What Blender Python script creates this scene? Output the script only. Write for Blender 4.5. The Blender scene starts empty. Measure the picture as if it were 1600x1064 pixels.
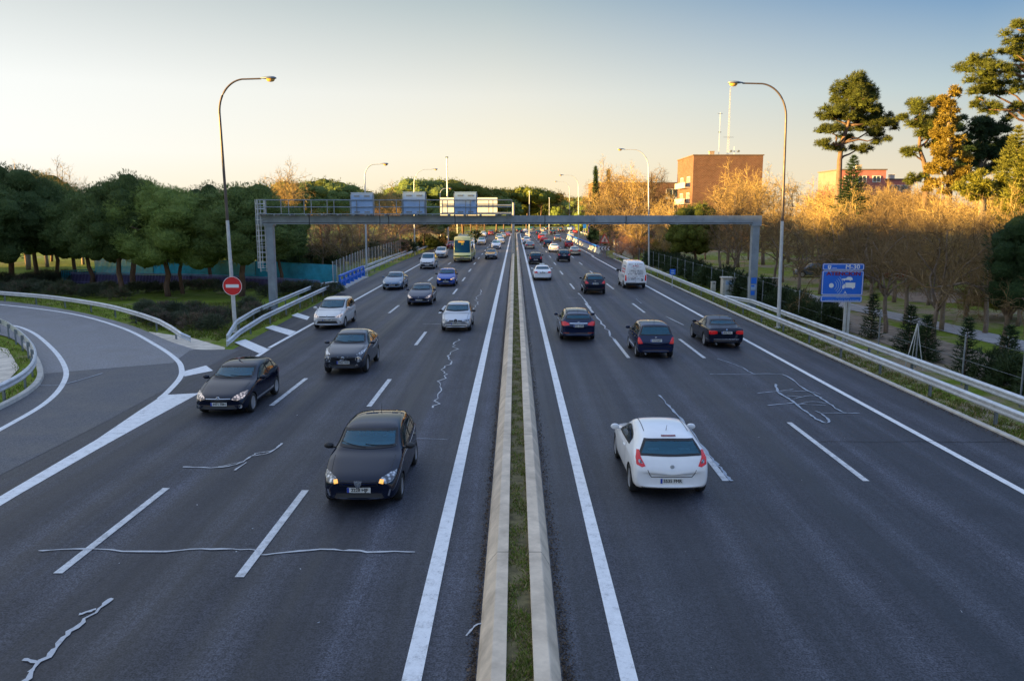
import bpy, bmesh, math, random
import numpy as np
from mathutils import Vector, Matrix
from mathutils.bvhtree import BVHTree
from mathutils.geometry import delaunay_2d_cdt

S = bpy.context.scene
C = S.collection
R = math.radians
random.seed(7)
rng = np.random.default_rng(11)

# ------------------------------------------------------------------ camera
CAM_H, PITCH, YAW, F_PX, W_PX, H_PX = 6.5, 9.0, 0.23, 1244.0, 1600.0, 1064.0
cd = bpy.data.cameras.new('camera')
cam = bpy.data.objects.new('camera', cd)
C.objects.link(cam)
cam.location = (0, 0, CAM_H)
cam.rotation_euler = (R(90 - PITCH), 0, R(YAW))
cd.sensor_width = 36
cd.lens = 36 * F_PX / W_PX
cd.clip_start = 0.1
cd.clip_end = 6000
S.camera = cam

# ------------------------------------------------------------------ sky, sun, exposure
SUN_AZ, SUN_EL = -105.0, 4.5          # azimuth from +Y, negative = left
S.view_settings.view_transform = 'Standard'
S.view_settings.look = 'None'
S.view_settings.gamma = 1
S.view_settings.exposure = 2.35
wd = bpy.data.worlds.new('World')
S.world = wd
wd.use_nodes = True
nt = wd.node_tree
nt.nodes.clear()
sky = nt.nodes.new('ShaderNodeTexSky')
sky.sky_type = 'NISHITA'
sky.sun_disc = False
sky.sun_elevation = R(SUN_EL)
sky.sun_rotation = R(SUN_AZ)
sky.air_density = 1.0
sky.dust_density = 0.6
sky.ozone_density = 2.0
# hand-set sky over the whole dome, brightened overhead as added fill light: white towards the sun on the left, cream ahead, blue on the right (world directions)
EXPO = 2 ** S.view_settings.exposure


def _n(t_, **kw):
    x = nt.nodes.new('ShaderNode' + t_)
    for k_, v_ in kw.items(): setattr(x, k_, v_)
    return x


def _math(op, a_, b_=0.0, clamp=False):
    x = _n('Math', operation=op, use_clamp=clamp)
    for i_, v_ in enumerate((a_, b_)):
        if hasattr(v_, 'is_output'): nt.links.new(v_, x.inputs[i_])
        else: x.inputs[i_].default_value = v_
    return x.outputs[0]


def _ramp(fac, stops):
    x = _n('ValToRGB')
    e_ = x.color_ramp.elements
    while len(e_) < len(stops): e_.new(0.5)
    for i_, (p_, c_) in enumerate(stops):
        e_[i_].position = p_
        e_[i_].color = (*[v_ / 1.0 for v_ in c_], 1)
    nt.links.new(fac, x.inputs[0])
    return x.outputs[0]


def _mix(f_, a_, b_):
    x = _n('Mix', data_type='RGBA')
    for i_, v_ in ((0, f_), (6, a_), (7, b_)):
        if hasattr(v_, 'is_output'): nt.links.new(v_, x.inputs[i_])
        else: x.inputs[i_].default_value = v_
    return x.outputs[2]


tc = _n('TexCoord')
sep = _n('SeparateXYZ')
nt.links.new(tc.outputs['Generated'], sep.inputs[0])
ha = R(-70)
side = _math('ADD', _math('MULTIPLY', sep.outputs[0], math.sin(ha)), _math('MULTIPLY', sep.outputs[1], math.cos(ha)))
el_z = _math('MULTIPLY', sep.outputs[2], 2.0, True)
warm = _ramp(el_z, [(0.0, (1.0, .90, .74)), (.14, (1.0, .985, .96)), (.28, (.97, .97, .94)), (.50, (.62, .655, .64)), (.75, (.72, .80, .92)), (1.0, (1.05, 1.12, 1.22))])
midc = _ramp(el_z, [(0.0, (1.0, .80, .50)), (.14, (.97, .87, .68)), (.28, (.84, .81, .72)), (.50, (.43, .51, .53)), (.72, (.36, .50, .76)), (1.0, (.58, .74, 1.06))])
cool = _ramp(el_z, [(0.0, (.88, .73, .52)), (.13, (.72, .64, .53)), (.27, (.47, .55, .58)), (.50, (.05, .20, .45)), (.72, (.16, .32, .68)), (1.0, (.42, .60, 1.0))])
f1 = _math('DIVIDE', _math('SUBTRACT', side, -0.15), 0.50, True)
f2 = _math('DIVIDE', _math('SUBTRACT', side, 0.35), 0.45, True)
sky_col = _mix(f2, _mix(f1, cool, midc), warm)
sc_ = _n('VectorMath', operation='SCALE')
nt.links.new(sky_col, sc_.inputs[0])
sc_.inputs[3].default_value = 1.0 / EXPO / 0.15
final = _mix(0.94, sky.outputs[0], sc_.outputs[0])
bg = nt.nodes.new('ShaderNodeBackground')
bg.inputs['Strength'].default_value = 0.15
wo = nt.nodes.new('ShaderNodeOutputWorld')
nt.links.new(final, bg.inputs[0])
nt.links.new(bg.outputs[0], wo.inputs[0])

sl = bpy.data.lights.new('sun', 'SUN')
sl.energy = 5.0
sl.angle = R(0.5)
sl.color = (1.0, 0.64, 0.20)
sun = bpy.data.objects.new('sun', sl)
C.objects.link(sun)
az, el = R(SUN_AZ), R(SUN_EL)
SUN_DIR = Vector((math.sin(az) * math.cos(el), math.cos(az) * math.cos(el), math.sin(el)))
sun.rotation_euler = SUN_DIR.to_track_quat('Z', 'Y').to_euler()
sun.location = (-60, -20, 60)

# ------------------------------------------------------------------ picture -> place
_M = (Matrix.Rotation(R(YAW), 3, 'Z') @ Matrix.Rotation(R(90 - PITCH), 3, 'X'))


def ray(px, py):
    return _M @ Vector(((px - W_PX / 2) / F_PX, -(py - H_PX / 2) / F_PX, -1.0))


def G(px, py, z=0.0):
    d = ray(px, py)
    t = (z - CAM_H) / d.z
    return Vector((d.x * t, d.y * t, z))


def PY(px, py, Y):
    d = ray(px, py)
    t = Y / d.y
    return Vector((d.x * t, Y, CAM_H + d.z * t))


# ------------------------------------------------------------------ object helpers
def tag(o, label=None, cat=None, group=None, kind=None):
    if label: o['label'] = label
    if cat: o['category'] = cat
    if group: o['group'] = group
    if kind: o['kind'] = kind
    return o


def thing(name, label, cat, loc=(0, 0, 0), rz=0.0, group=None):
    o = bpy.data.objects.new(name, None)
    C.objects.link(o)
    o.empty_display_size = 0.3
    o.location = loc
    o.rotation_euler = (0, 0, rz)
    return tag(o, label, cat, group)


KIDS = {}


def adopt(o, p):
    o.parent = p
    KIDS.setdefault(p.name, []).append(o)


def link(name, me, parent=None, loc=(0, 0, 0)):
    o = bpy.data.objects.new(name, me)
    C.objects.link(o)
    o.location = loc
    if parent is not None: adopt(o, parent)
    return o


def dup(o, loc=None, rz=None, label=None, scale=None, parent=None):
    c = o.copy()
    C.objects.link(c)
    if parent is not None: adopt(c, parent)
    for k in KIDS.get(o.name, []): dup(k, parent=c)
    if loc is not None: c.location = loc
    if rz is not None: c.rotation_euler = (0, 0, rz)
    if scale is not None: c.scale = scale if hasattr(scale, '__len__') else (scale,) * 3
    if label: c['label'] = label
    return c


class MB:
    def __init__(s): s.v = []; s.f = []; s.m = []

    def add(s, vs, fs, m=0):
        b = len(s.v)
        s.v += [tuple(v) for v in vs]
        s.f += [tuple(b + i for i in f) for f in fs]
        s.m += [m] * len(fs)

    def box(s, c, d, rz=0.0, m=0, rx=0.0):
        x, y, z = d[0] / 2, d[1] / 2, d[2] / 2
        vs = [Vector((a * x, b * y, e * z)) for a in (-1, 1) for b in (-1, 1) for e in (-1, 1)]
        M = Matrix.Rotation(rz, 3, 'Z') @ Matrix.Rotation(rx, 3, 'X')
        vs = [M @ v + Vector(c) for v in vs]
        s.add(vs, [(0, 1, 3, 2), (4, 6, 7, 5), (0, 4, 5, 1), (2, 3, 7, 6), (0, 2, 6, 4), (1, 5, 7, 3)], m)

    def bar(s, a, b, w, h=None, m=0):
        a, b = Vector(a), Vector(b)
        d = (b - a)
        h = h or w
        t = d.normalized()
        up = Vector((0, 0, 1)) if abs(t.z) < 0.95 else Vector((0, 1, 0))
        n = t.cross(up).normalized()
        u = n.cross(t)
        vs = [p + n * (i * w / 2) + u * (j * h / 2) for p in (a, b) for i, j in ((-1, -1), (1, -1), (1, 1), (-1, 1))]
        s.add(vs, [(3, 2, 1, 0), (4, 5, 6, 7), (0, 1, 5, 4), (1, 2, 6, 5), (2, 3, 7, 6), (3, 0, 4, 7)], m)

    def tube(s, path, rad, n=8, m=0, cap=True):
        path = [Vector(p) for p in path]
        if not hasattr(rad, '__len__'): rad = [rad] * len(path)
        vs = []
        for i, p in enumerate(path):
            t = (path[min(i + 1, len(path) - 1)] - path[max(i - 1, 0)]).normalized()
            up = Vector((0, 0, 1)) if abs(t.z) < 0.9 else Vector((0, 1, 0))
            a = t.cross(up).normalized()
            b = a.cross(t)
            vs += [p + (a * math.cos(k * 2 * math.pi / n) + b * math.sin(k * 2 * math.pi / n)) * rad[i] for k in range(n)]
        fs = [(i * n + k, i * n + (k + 1) % n, (i + 1) * n + (k + 1) % n, (i + 1) * n + k) for i in range(len(path) - 1) for k in range(n)]
        if cap:
            fs.append(tuple(range(n - 1, -1, -1)))
            fs.append(tuple((len(path) - 1) * n + k for k in range(n)))
        s.add(vs, fs, m)

    def lathe(s, prof, n=16, axis='Z', c=(0, 0, 0), m=0):
        vs = []
        for r, h in prof:
            for k in range(n):
                a = 2 * math.pi * k / n
                p = (r * math.cos(a), r * math.sin(a), h)
                if axis == 'X': p = (h, r * math.cos(a), r * math.sin(a))
                if axis == 'Y': p = (r * math.sin(a), h, r * math.cos(a))
                vs.append(Vector(p) + Vector(c))
        fs = [(i * n + k, i * n + (k + 1) % n, (i + 1) * n + (k + 1) % n, (i + 1) * n + k) for i in range(len(prof) - 1) for k in range(n)]
        if prof[0][0] > 1e-4: fs.append(tuple(range(n - 1, -1, -1)))
        if prof[-1][0] > 1e-4: fs.append(tuple((len(prof) - 1) * n + k for k in range(n)))
        s.add(vs, fs, m)

    def poly(s, pts, m=0): s.add(pts, [tuple(range(len(pts)))], m)

    def prism(s, pts, d, m=0):
        # extrude polygon pts (3-D) along vector d
        n = len(pts)
        d = Vector(d)
        vs = [Vector(p) for p in pts] + [Vector(p) + d for p in pts]
        s.add(vs, [tuple(range(n - 1, -1, -1)), tuple(range(n, 2 * n))] + [(i, (i + 1) % n, n + (i + 1) % n, n + i) for i in range(n)], m)

    def build(s, name, mats, parent=None, loc=(0, 0, 0), smooth=None):
        me = bpy.data.meshes.new(name)
        me.from_pydata(s.v, [], s.f)
        for mt in (mats if isinstance(mats, (list, tuple)) else [mats]): me.materials.append(mt)
        if any(s.m): me.polygons.foreach_set('material_index', s.m)
        if smooth is not None:
            me.polygons.foreach_set('use_smooth', [True] * len(s.f))
            if smooth < 180: me.set_sharp_from_angle(angle=R(smooth))
        me.update()
        return link(name, me, parent, loc)


def np_mesh(name, V, k, mats, midx=None):
    """V: (n*k, 3) verts, every k consecutive ones a face"""
    me = bpy.data.meshes.new(name)
    n = len(V) // k
    me.vertices.add(len(V))
    me.vertices.foreach_set('co', np.ascontiguousarray(V, dtype=np.float32).ravel())
    me.loops.add(len(V))
    me.loops.foreach_set('vertex_index', np.arange(len(V), dtype=np.int32))
    me.polygons.add(n)
    me.polygons.foreach_set('loop_start', np.arange(0, len(V), k, dtype=np.int32))
    for mt in (mats if isinstance(mats, (list, tuple)) else [mats]): me.materials.append(mt)
    if midx is not None: me.polygons.foreach_set('material_index', np.asarray(midx, dtype=np.int32))
    me.update(calc_edges=True)
    return me


# ------------------------------------------------------------------ materials
class NT:
    def __init__(s, name):
        s.m = bpy.data.materials.new(name)
        s.m.use_nodes = True
        s.t = s.m.node_tree
        s.p = s.t.nodes['Principled BSDF']
        s.out = s.t.nodes['Material Output']

    def n(s, typ, **kw):
        x = s.t.nodes.new('ShaderNode' + typ)
        for k, v in kw.items():
            if hasattr(x, k): setattr(x, k, v)
        return x

    def l(s, a, b): s.t.links.new(a, b)

    def coord(s, which='Object', scale=(1, 1, 1), rot=(0, 0, 0)):
        tc = s.n('TexCoord')
        mp = s.n('Mapping')
        mp.inputs['Scale'].default_value = scale
        mp.inputs['Rotation'].default_value = rot
        s.l(tc.outputs[which], mp.inputs[0])
        return mp.outputs[0]

    def noise(s, co, scale, detail=4, rough=0.6, dist=0.0):
        x = s.n('TexNoise')
        x.inputs['Scale'].default_value = scale
        x.inputs['Detail'].default_value = detail
        x.inputs['Roughness'].default_value = rough
        x.inputs['Distortion'].default_value = dist
        s.l(co, x.inputs['Vector'])
        return x.outputs['Fac']

    def ramp(s, fac, stops, interp='LINEAR'):
        x = s.n('ValToRGB')
        x.color_ramp.interpolation = interp
        e = x.color_ramp.elements
        while len(e) > len(stops): e.remove(e[-1])
        while len(e) < len(stops): e.new(0.5)
        for i, (p, c) in enumerate(stops):
            e[i].position = p
            e[i].color = (c, c, c, 1) if not hasattr(c, '__len__') else (*c[:3], 1)
        s.l(fac, x.inputs[0])
        return x.outputs[0]

    def mix(s, fac, a, b, mode='MIX'):
        x = s.n('Mix')
        x.data_type = 'RGBA'
        x.blend_type = mode
        for i, v in ((0, fac), (6, a), (7, b)):
            sock = x.inputs[i]
            if hasattr(v, 'is_output'): s.l(v, sock)
            elif hasattr(v, '__len__'): sock.default_value = (*v[:3], 1)
            else: sock.default_value = v if i == 0 else (v, v, v, 1)
        return x.outputs[2]

    def math(s, op, a, b=0.0):
        x = s.n('Math')
        x.operation = op
        for i, v in enumerate((a, b)):
            if hasattr(v, 'is_output'): s.l(v, x.inputs[i])
            else: x.inputs[i].default_value = v
        return x.outputs[0]

    def bump(s, h, strength=0.3, dist=0.02):
        x = s.n('Bump')
        x.inputs['Strength'].default_value = strength
        x.inputs['Distance'].default_value = dist
        s.l(h, x.inputs['Height'])
        s.l(x.outputs[0], s.p.inputs['Normal'])

    def set(s, **kw):
        for k, v in kw.items():
            sock = s.p.inputs[k.replace('_', ' ')]
            if hasattr(v, 'is_output'): s.l(v, sock)
            elif hasattr(v, '__len__') and len(v) == 3: sock.default_value = (*v, 1)
            else: sock.default_value = v
        return s


def plain(name, col, rough=0.5, metal=0.0, var=0.12, scale=3.0, coat=0.0, bump=0.0, emit=None, estr=0.0, spec=0.5):
    t = NT(name)
    if var:
        co = t.coord()
        f = t.noise(co, scale, 5, 0.65)
        c = t.ramp(f, [(0.3, [x * (1 - var) for x in col]), (0.7, [min(1, x * (1 + var)) for x in col])])
        t.set(Base_Color=c, Roughness=t.ramp(f, [(0.3, min(1, rough * 1.15)), (0.7, rough * 0.85)]))
        if bump: t.bump(t.noise(co, scale * 12, 4), bump, 0.01)
    else:
        t.set(Base_Color=col, Roughness=rough)
    t.set(Metallic=metal, Coat_Weight=coat, Coat_Roughness=0.04, Specular_IOR_Level=spec)
    if emit: t.set(Emission_Color=emit, Emission_Strength=estr)
    return t.m


def asphalt(name, c0, c1, streak=True, patch=False):
    t = NT(name)
    co = t.coord()
    fine = t.math('ADD', t.math('MULTIPLY', t.noise(co, 30, 2, 0.8), 0.6), t.math('MULTIPLY', t.noise(co, 10, 4, 0.85), 0.4))
    mid = t.noise(co, 0.7, 7, 0.7)
    cs = t.coord(scale=(1.0, 0.015, 1))
    st = t.noise(cs, 0.9, 4, 0.6)
    st2 = t.noise(t.coord(scale=(1.0, 0.03, 1)), 4.5, 3, 0.6)
    col = t.mix(t.ramp(fine, [(0.43, 0), (0.58, 1)]), c0, c1)
    col = t.mix(0.8, col, t.ramp(mid, [(0.3, 0.66), (0.7, 1.30)]), 'MULTIPLY')
    if streak:
        col = t.mix(1.0, col, t.ramp(st, [(0.36, 0.60), (0.5, 1.0), (0.64, 1.32)]), 'MULTIPLY')
        col = t.mix(0.6, col, t.ramp(st2, [(0.38, 0.72), (0.62, 1.22)]), 'MULTIPLY')
        # oil darkened middle of every lane
        sx = t.n('SeparateXYZ')
        t.l(co, sx.inputs[0])
        w_ = t.math('COSINE', t.math('MULTIPLY', t.math('SUBTRACT', sx.outputs[0], 3.4), 2 * math.pi / 3.5))
        w_ = t.math('MULTIPLY', t.math('MAXIMUM', t.math('SUBTRACT', w_, 0.35), 0.0), t.ramp(t.noise(cs, 0.35, 3, 0.6), [(0.35, 0.0), (0.65, 1.0)]))
        col = t.mix(t.math('MULTIPLY', w_, 0.75), col, (0.022, 0.022, 0.027))
        w2 = t.math('COSINE', t.math('MULTIPLY', t.math('SUBTRACT', sx.outputs[0], 4.27), 4 * math.pi / 3.5))
        col = t.mix(0.8, col, t.ramp(w2, [(0.0, 0.86), (0.45, 0.93), (1.0, 1.38)]), 'MULTIPLY')
    vo = t.n('TexVoronoi')
    vo.inputs['Scale'].default_value = 2.2
    t.l(co, vo.inputs['Vector'])
    spk = t.ramp(vo.outputs['Distance'], [(0.014, 1), (0.026, 0)])
    col = t.mix(t.math('MULTIPLY', spk, 0.6), col, (0.45, 0.45, 0.45))
    t.set(Base_Color=col, Roughness=t.ramp(st if streak else mid, [(0.35, 0.5), (0.65, 0.72)]), Specular_IOR_Level=0.45)
    t.bump(fine, 0.5, 0.008)
    return t.m


def paint_mark(name, col, wear=0.35):
    t = NT(name)
    co = t.coord()
    a = t.noise(co, 4, 8, 0.75)
    b = t.noise(co, 40, 4, 0.8)
    f = t.math('ADD', t.math('MULTIPLY', a, 0.6), t.math('MULTIPLY', b, 0.4))
    c = t.ramp(f, [(wear, [x * 0.45 for x in col]), (wear + 0.12, [x * .85 for x in col]), (wear + 0.3, col)])
    t.set(Base_Color=c, Roughness=0.65)
    t.bump(b, 0.2, 0.004)
    return t.m


def foliage(name, dark, light, trans=0.3, rough=0.55):
    t = NT(name)
    g = t.n('NewGeometry')
    co = t.coord()
    f = t.noise(co, 0.9, 3, 0.6)
    c = t.ramp(g.outputs['Random Per Island'], [(0.0, dark), (0.55, [(a + b) / 2 for a, b in zip(dark, light)]), (1.0, light)])
    c = t.mix(0.7, c, t.ramp(f, [(0.3, 0.65), (0.7, 1.3)]), 'MULTIPLY')
    oi = t.n('ObjectInfo')
    c = t.mix(1.0, c, t.ramp(oi.outputs['Random'], [(0.0, (0.72, 0.74, 0.78)), (0.5, (1.0, 1.0, 1.0)), (1.0, (1.28, 1.20, 1.05))]), 'MULTIPLY')
    t.set(Base_Color=c, Roughness=rough, Specular_IOR_Level=0.25)
    tr = t.n('BsdfTranslucent')
    t.l(c, tr.inputs[0])
    mx = t.n('MixShader')
    mx.inputs[0].default_value = trans
    t.l(t.p.outputs[0], mx.inputs[1])
    t.l(tr.outputs[0], mx.inputs[2])
    t.l(mx.outputs[0], t.out.inputs[0])
    return t.m


def bark(name, dark, light):
    t = NT(name)
    co = t.coord(scale=(1, 1, 0.25))
    f = t.noise(co, 9, 6, 0.7)
    t.set(Base_Color=t.ramp(f, [(0.3, dark), (0.7, light)]), Roughness=0.9, Specular_IOR_Level=0.2)
    t.bump(f, 0.8, 0.03)
    return t.m


M = {}
M['asphalt'] = asphalt('asphalt', (0.011, 0.012, 0.017), (0.070, 0.072, 0.090))
M['ramp_asphalt'] = asphalt('ramp asphalt', (0.13, 0.128, 0.135), (0.27, 0.265, 0.275), False)
M['paint'] = paint_mark('road paint', (0.88, 0.87, 0.86), 0.36)
M['paint_worn'] = paint_mark('worn road paint', (0.74, 0.74, 0.74), 0.40)
M['sealant'] = paint_mark('crack sealant', (0.55, 0.56, 0.58), 0.34)
M['sealant_faint'] = paint_mark('faint crack sealant', (0.38, 0.43, 0.50), 0.34)
M['concrete'] = plain('concrete', (0.40, 0.37, 0.33), 0.85, 0, 0.22, 2.5, bump=0.3)
M['concrete_pale'] = plain('pale concrete', (0.50, 0.47, 0.42), 0.85, 0, 0.2, 3, bump=0.3)
M['steel'] = plain('galvanised steel', (0.56, 0.58, 0.60), 0.45, 0.35, 0.18, 2.0)
M['steel_dark'] = plain('weathered steel', (0.25, 0.28, 0.31), 0.5, 0.6, 0.25, 3.0)
M['gantry'] = plain('gantry grey', (0.27, 0.31, 0.345), 0.55, 0.2, 0.22, 1.2)
M['backlit_steel'] = plain('backlit pole steel', (0.11, 0.085, 0.075), 0.5, 0.3, 0.2, 2)  # backlit darkening put into the colour of upper pole and arm
M['blue_rail'] = plain('blue railing paint', (0.015, 0.16, 0.68), 0.45, 0, 0.2, 3)
M['teal_rail'] = plain('teal railing paint', (0.02, 0.36, 0.52), 0.5, 0, 0.3, 1.0)
M['purple_rail'] = plain('purple railing paint', (0.22, 0.19, 0.42), 0.5, 0, 0.3, 1.0)
M['sign_blue'] = plain('sign blue', (0.012, 0.14, 0.66), 0.4, 0, 0.08, 2)
M['sign_white'] = plain('sign white', (0.78, 0.78, 0.78), 0.45, 0, 0.05, 2)
M['sign_red'] = plain('sign red', (0.66, 0.014, 0.020), 0.4, 0, 0.08, 2)
M['sign_darkred'] = plain('lettering dark red', (0.22, 0.004, 0.03), 0.4, 0, 0.05, 2)
M['sign_black'] = plain('sign black', (0.02, 0.02, 0.022), 0.5, 0, 0.05, 2)
M['sign_back'] = plain('sign back pale blue', (0.30, 0.44, 0.66), 0.5, 0.0, 0.10, 1.5)
M['sign_back_white'] = plain('sign back white', (0.82, 0.80, 0.76), 0.5, 0.0, 0.08, 1.0)
M['amber'] = plain('amber lamp glass', (0.75, 0.42, 0.10), 0.15, 0, 0, coat=0.6)
M['dirt'] = plain('dirt', (0.23, 0.18, 0.135), 0.95, 0, 0.3, 1.3, bump=0.4)
M['path'] = plain('pale paving', (0.33, 0.32, 0.32), 0.9, 0, 0.2, 1.5)
# ------------------------------------------------------------------ ground and roads
t = NT('grass and soil')
co = t.coord()
big = t.noise(co, 0.09, 6, 0.7)
mid = t.noise(co, 0.8, 6, 0.7)
fin = t.noise(co, 14, 4, 0.75)
grassc = t.mix(t.ramp(mid, [(0.3, 0), (0.7, 1)]), (0.095, 0.155, 0.010), (0.22, 0.265, 0.028))
grassc = t.mix(0.8, grassc, t.ramp(fin, [(0.3, 0.5), (0.7, 1.4)]), 'MULTIPLY')
dirtc = t.mix(t.ramp(fin, [(0.3, 0), (0.7, 1)]), (0.19, 0.145, 0.095), (0.36, 0.29, 0.20))
sel = t.math('ADD', t.math('MULTIPLY', big, 0.65), t.math('MULTIPLY', mid, 0.35))
sx = t.n('SeparateXYZ')
t.l(co, sx.inputs[0])
sel = t.math('ADD', sel, t.math('SUBTRACT', t.math('MULTIPLY', t.math('MINIMUM', t.math('MAXIMUM', sx.outputs[0], -10.0), 20.0), 0.0022), 0.045))
t.set(Base_Color=t.mix(t.ramp(sel, [(0.47, 0), (0.56, 1)]), grassc, dirtc), Roughness=0.95, Specular_IOR_Level=0.2)
t.bump(fin, 0.6, 0.05)
M['ground'] = t.m
b = MB()
b.poly([(-2500, -300, -0.06), (2500, -300, -0.06), (2500, 4000, -0.06), (-2500, 4000, -0.06)])
tag(b.build('ground', M['ground']), kind='structure')

# road axis: straight, then a bend to the right
BEND_S, BEND_R, S_END = 262.0, 125.0, 420.0


def road_frame(s):
    if s <= BEND_S: return Vector((0, s, 0)), 0.0
    a = (s - BEND_S) / BEND_R
    return Vector((BEND_R * (1 - math.cos(a)), BEND_S + BEND_R * math.sin(a), 0)), a


def RP(s, o, z=0.0):
    p, a = road_frame(s)
    return (p.x + o * math.cos(a), p.y - o * math.sin(a), z)


def to_so(x, y):
    """place -> (distance along the road, offset, heading)"""
    if y <= BEND_S: return y, x, 0.0
    cx, cy = BEND_R, BEND_S
    a = math.atan2(y - cy, cx - x)
    return BEND_S + a * BEND_R, BEND_R - math.hypot(x - cx, y - cy), a


def steps(s0, s1):
    out, s = [], s0
    while s < s1 - 0.01:
        out.append(s)
        s += 6 if (s < BEND_S - 6 or s > S_END) else 4
    return out + [s1]


def ribbon(mb, s0, s1, o0, o1, z=0.0, m=0):
    ss = steps(s0, s1)
    f0 = o0 if callable(o0) else (lambda s: o0)
    f1 = o1 if callable(o1) else (lambda s: o1)
    vs = []
    for s in ss: vs += [RP(s, f0(s), z), RP(s, f1(s), z)]
    mb.add(vs, [(2 * i, 2 * i + 1, 2 * i + 3, 2 * i + 2) for i in range(len(ss) - 1)], m)


def lerp_tab(tab):
    xs, ys = zip(*tab)
    return lambda s: float(np.interp(s, xs, ys))


def prof_strip(mb, s0, s1, prof, m=0):
    """sweep an (offset, z) outline along the road"""
    ss = steps(s0, s1)
    k = len(prof)
    vs = [RP(s, o, z) for s in ss for o, z in prof]
    mb.add(vs, [(i * k + j, i * k + j + 1, (i + 1) * k + j + 1, (i + 1) * k + j) for i in range(len(ss) - 1) for j in range(k - 1)], m)


LEFT_EDGE = lerp_tab([(0, -12.05), (30, -12.05), (110, -12.6), (300, -12.6)])
LEFT_RAIL = lerp_tab([(0, -14.0), (36, -14.35), (56, -15.2), (80, -16.0), (110, -16.6), (420, -16.6)])
b = MB()
ribbon(b, -20, S_END, lambda s: LEFT_RAIL(s) + 0.7, 14.5)
road = tag(b.build('motorway_road', M['asphalt']), kind='structure')
b = MB()
ribbon(b, 128, S_END, 14.5, lambda s: 14.5 + min(6.5, max(0.02, (s - 128) * 0.12)), 0.0)
tag(b.build('exit_road', M['asphalt']), kind='structure')

# slip road on the left: outline read off the photograph, laid on the ground
def smooth_path(pts, n=8, closed=False):
    P = [Vector(p) for p in pts]
    out = []
    N = len(P)
    for i in range(N if closed else N - 1):
        p0, p1, p2, p3 = (P[(i - 1) % N], P[i], P[(i + 1) % N], P[(i + 2) % N]) if closed else (P[max(i - 1, 0)], P[i], P[i + 1], P[min(i + 2, N - 1)])
        for k in range(n):
            u = k / n
            out.append(0.5 * ((2 * p1) + (p2 - p0) * u + (2 * p0 - 5 * p1 + 4 * p2 - p3) * u * u + (3 * p1 - p0 - 3 * p2 + p3) * u ** 3))
    if not closed: out.append(P[-1])
    return out


def gpath(px, z=0.0, n=8): return smooth_path([G(x, y, z) for x, y in px], n)


def line_strip(mb, path, w, m=0):
    """flat strip of width w (or list of widths) along a ground path"""
    n = len(path)
    W = w if hasattr(w, '__len__') else [w] * n
    vs = []
    for i, p in enumerate(path):
        t_ = (path[min(i + 1, n - 1)] - path[max(i - 1, 0)])
        nn = Vector((-t_.y, t_.x, 0)).normalized()
        vs += [p - nn * W[i] / 2, p + nn * W[i] / 2]
    mb.add(vs, [(2 * i, 2 * i + 1, 2 * i + 3, 2 * i + 2) for i in range(n - 1)], m)


def fill_flat(mb, pts, m=0, mins=None):
    """triangulate a simple ground polygon"""
    p2 = [Vector((p.x, p.y)) for p in pts]
    n = len(p2)
    v, e, f, *_ = delaunay_2d_cdt(p2, [(i, (i + 1) % n) for i in range(n)], [], 1, 1e-4)
    mb.add([(q.x, q.y, pts[0].z) for q in v], f, m)


outer_edge = [(-420, 450), (-160, 462), (0, 470), (110, 485), (200, 507), (262, 532), (300, 545), (352, 546)]
inner_edge = [(-380, 500), (-120, 506), (0, 523), (38, 545), (57, 568), (62, 590), (45, 612), (0, 637), (-110, 690), (-420, 830)]
b = MB()
po = gpath(outer_edge, 0.006)
pi_ = gpath(inner_edge, 0.006)
o_right = [Vector((-13.4, G(352, 546).y, 0.006)), Vector((-13.0, 24, 0.006)), Vector((-13.0, 9, 0.006)), Vector((-24, 6, 0.006))]
fill_flat(b, po + o_right + pi_[::-1])
M['ramp_mix'] = asphalt('slip road asphalt', (0.040, 0.042, 0.050), (0.125, 0.128, 0.142), False)
tag(b.build('slip_road', M['ramp_mix']), kind='structure')
# paler older surfacing on the upper half of the slip road
b = MB()
join = [G(x, y, 0.010) for x, y in [(270, 567), (100, 581), (64, 584)]]
up_out = gpath(outer_edge[:-1] + [(296, 548)], 0.010)
up_in = gpath([(-380, 500), (-120, 506), (0, 523), (38, 545), (57, 568), (62, 584)], 0.010)
fill_flat(b, up_out + join[:2] + up_in[::-1])
tag(b.build('slip_road_old_surface', M['ramp_asphalt']), kind='structure')
# sandy verge at the nose and on the island
b = MB()
fill_flat(b, [G(x, y, -0.02) for x, y in [(232, 518), (300, 528), (352, 543), (345, 560), (290, 568), (255, 545)]])
fill_flat(b, [G(x, y, -0.02) for x, y in [(-60, 528), (12, 545), (30, 575), (10, 597), (-80, 615), (-200, 600)]])
M['sand'] = plain('sandy soil', (0.62, 0.54, 0.44), 0.95, 0, 0.3, 1.2, bump=0.5)
tag(b.build('sandy_ground', M['sand']), kind='structure')
b = MB()
path = gpath([(40, 540), (58, 566), (63, 590), (46, 612), (0, 638), (-60, 664)], 0.0)
pr = [(-0.12, 0), (-0.10, 0.13), (0.10, 0.13), (0.12, 0)]


def sweep(mb, path, prof, m=0, closed=False):
    n, k = len(path), len(prof)
    vs = []
    for i, p in enumerate(path):
        t_ = path[min(i + 1, n - 1)] - path[max(i - 1, 0)]
        nn = Vector((t_.y, -t_.x, 0)).normalized()
        vs += [p + nn * o + Vector((0, 0, z)) for o, z in prof]
    kk = k if closed else k - 1
    mb.add(vs, [(i * k + j, i * k + (j + 1) % k, (i + 1) * k + (j + 1) % k, (i + 1) * k + j) for i in range(n - 1) for j in range(kk)], m)
    if closed:
        mb.add(vs[:k], [tuple(range(k))], m)
        mb.add(vs[-k:], [tuple(range(k - 1, -1, -1))], m)


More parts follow.
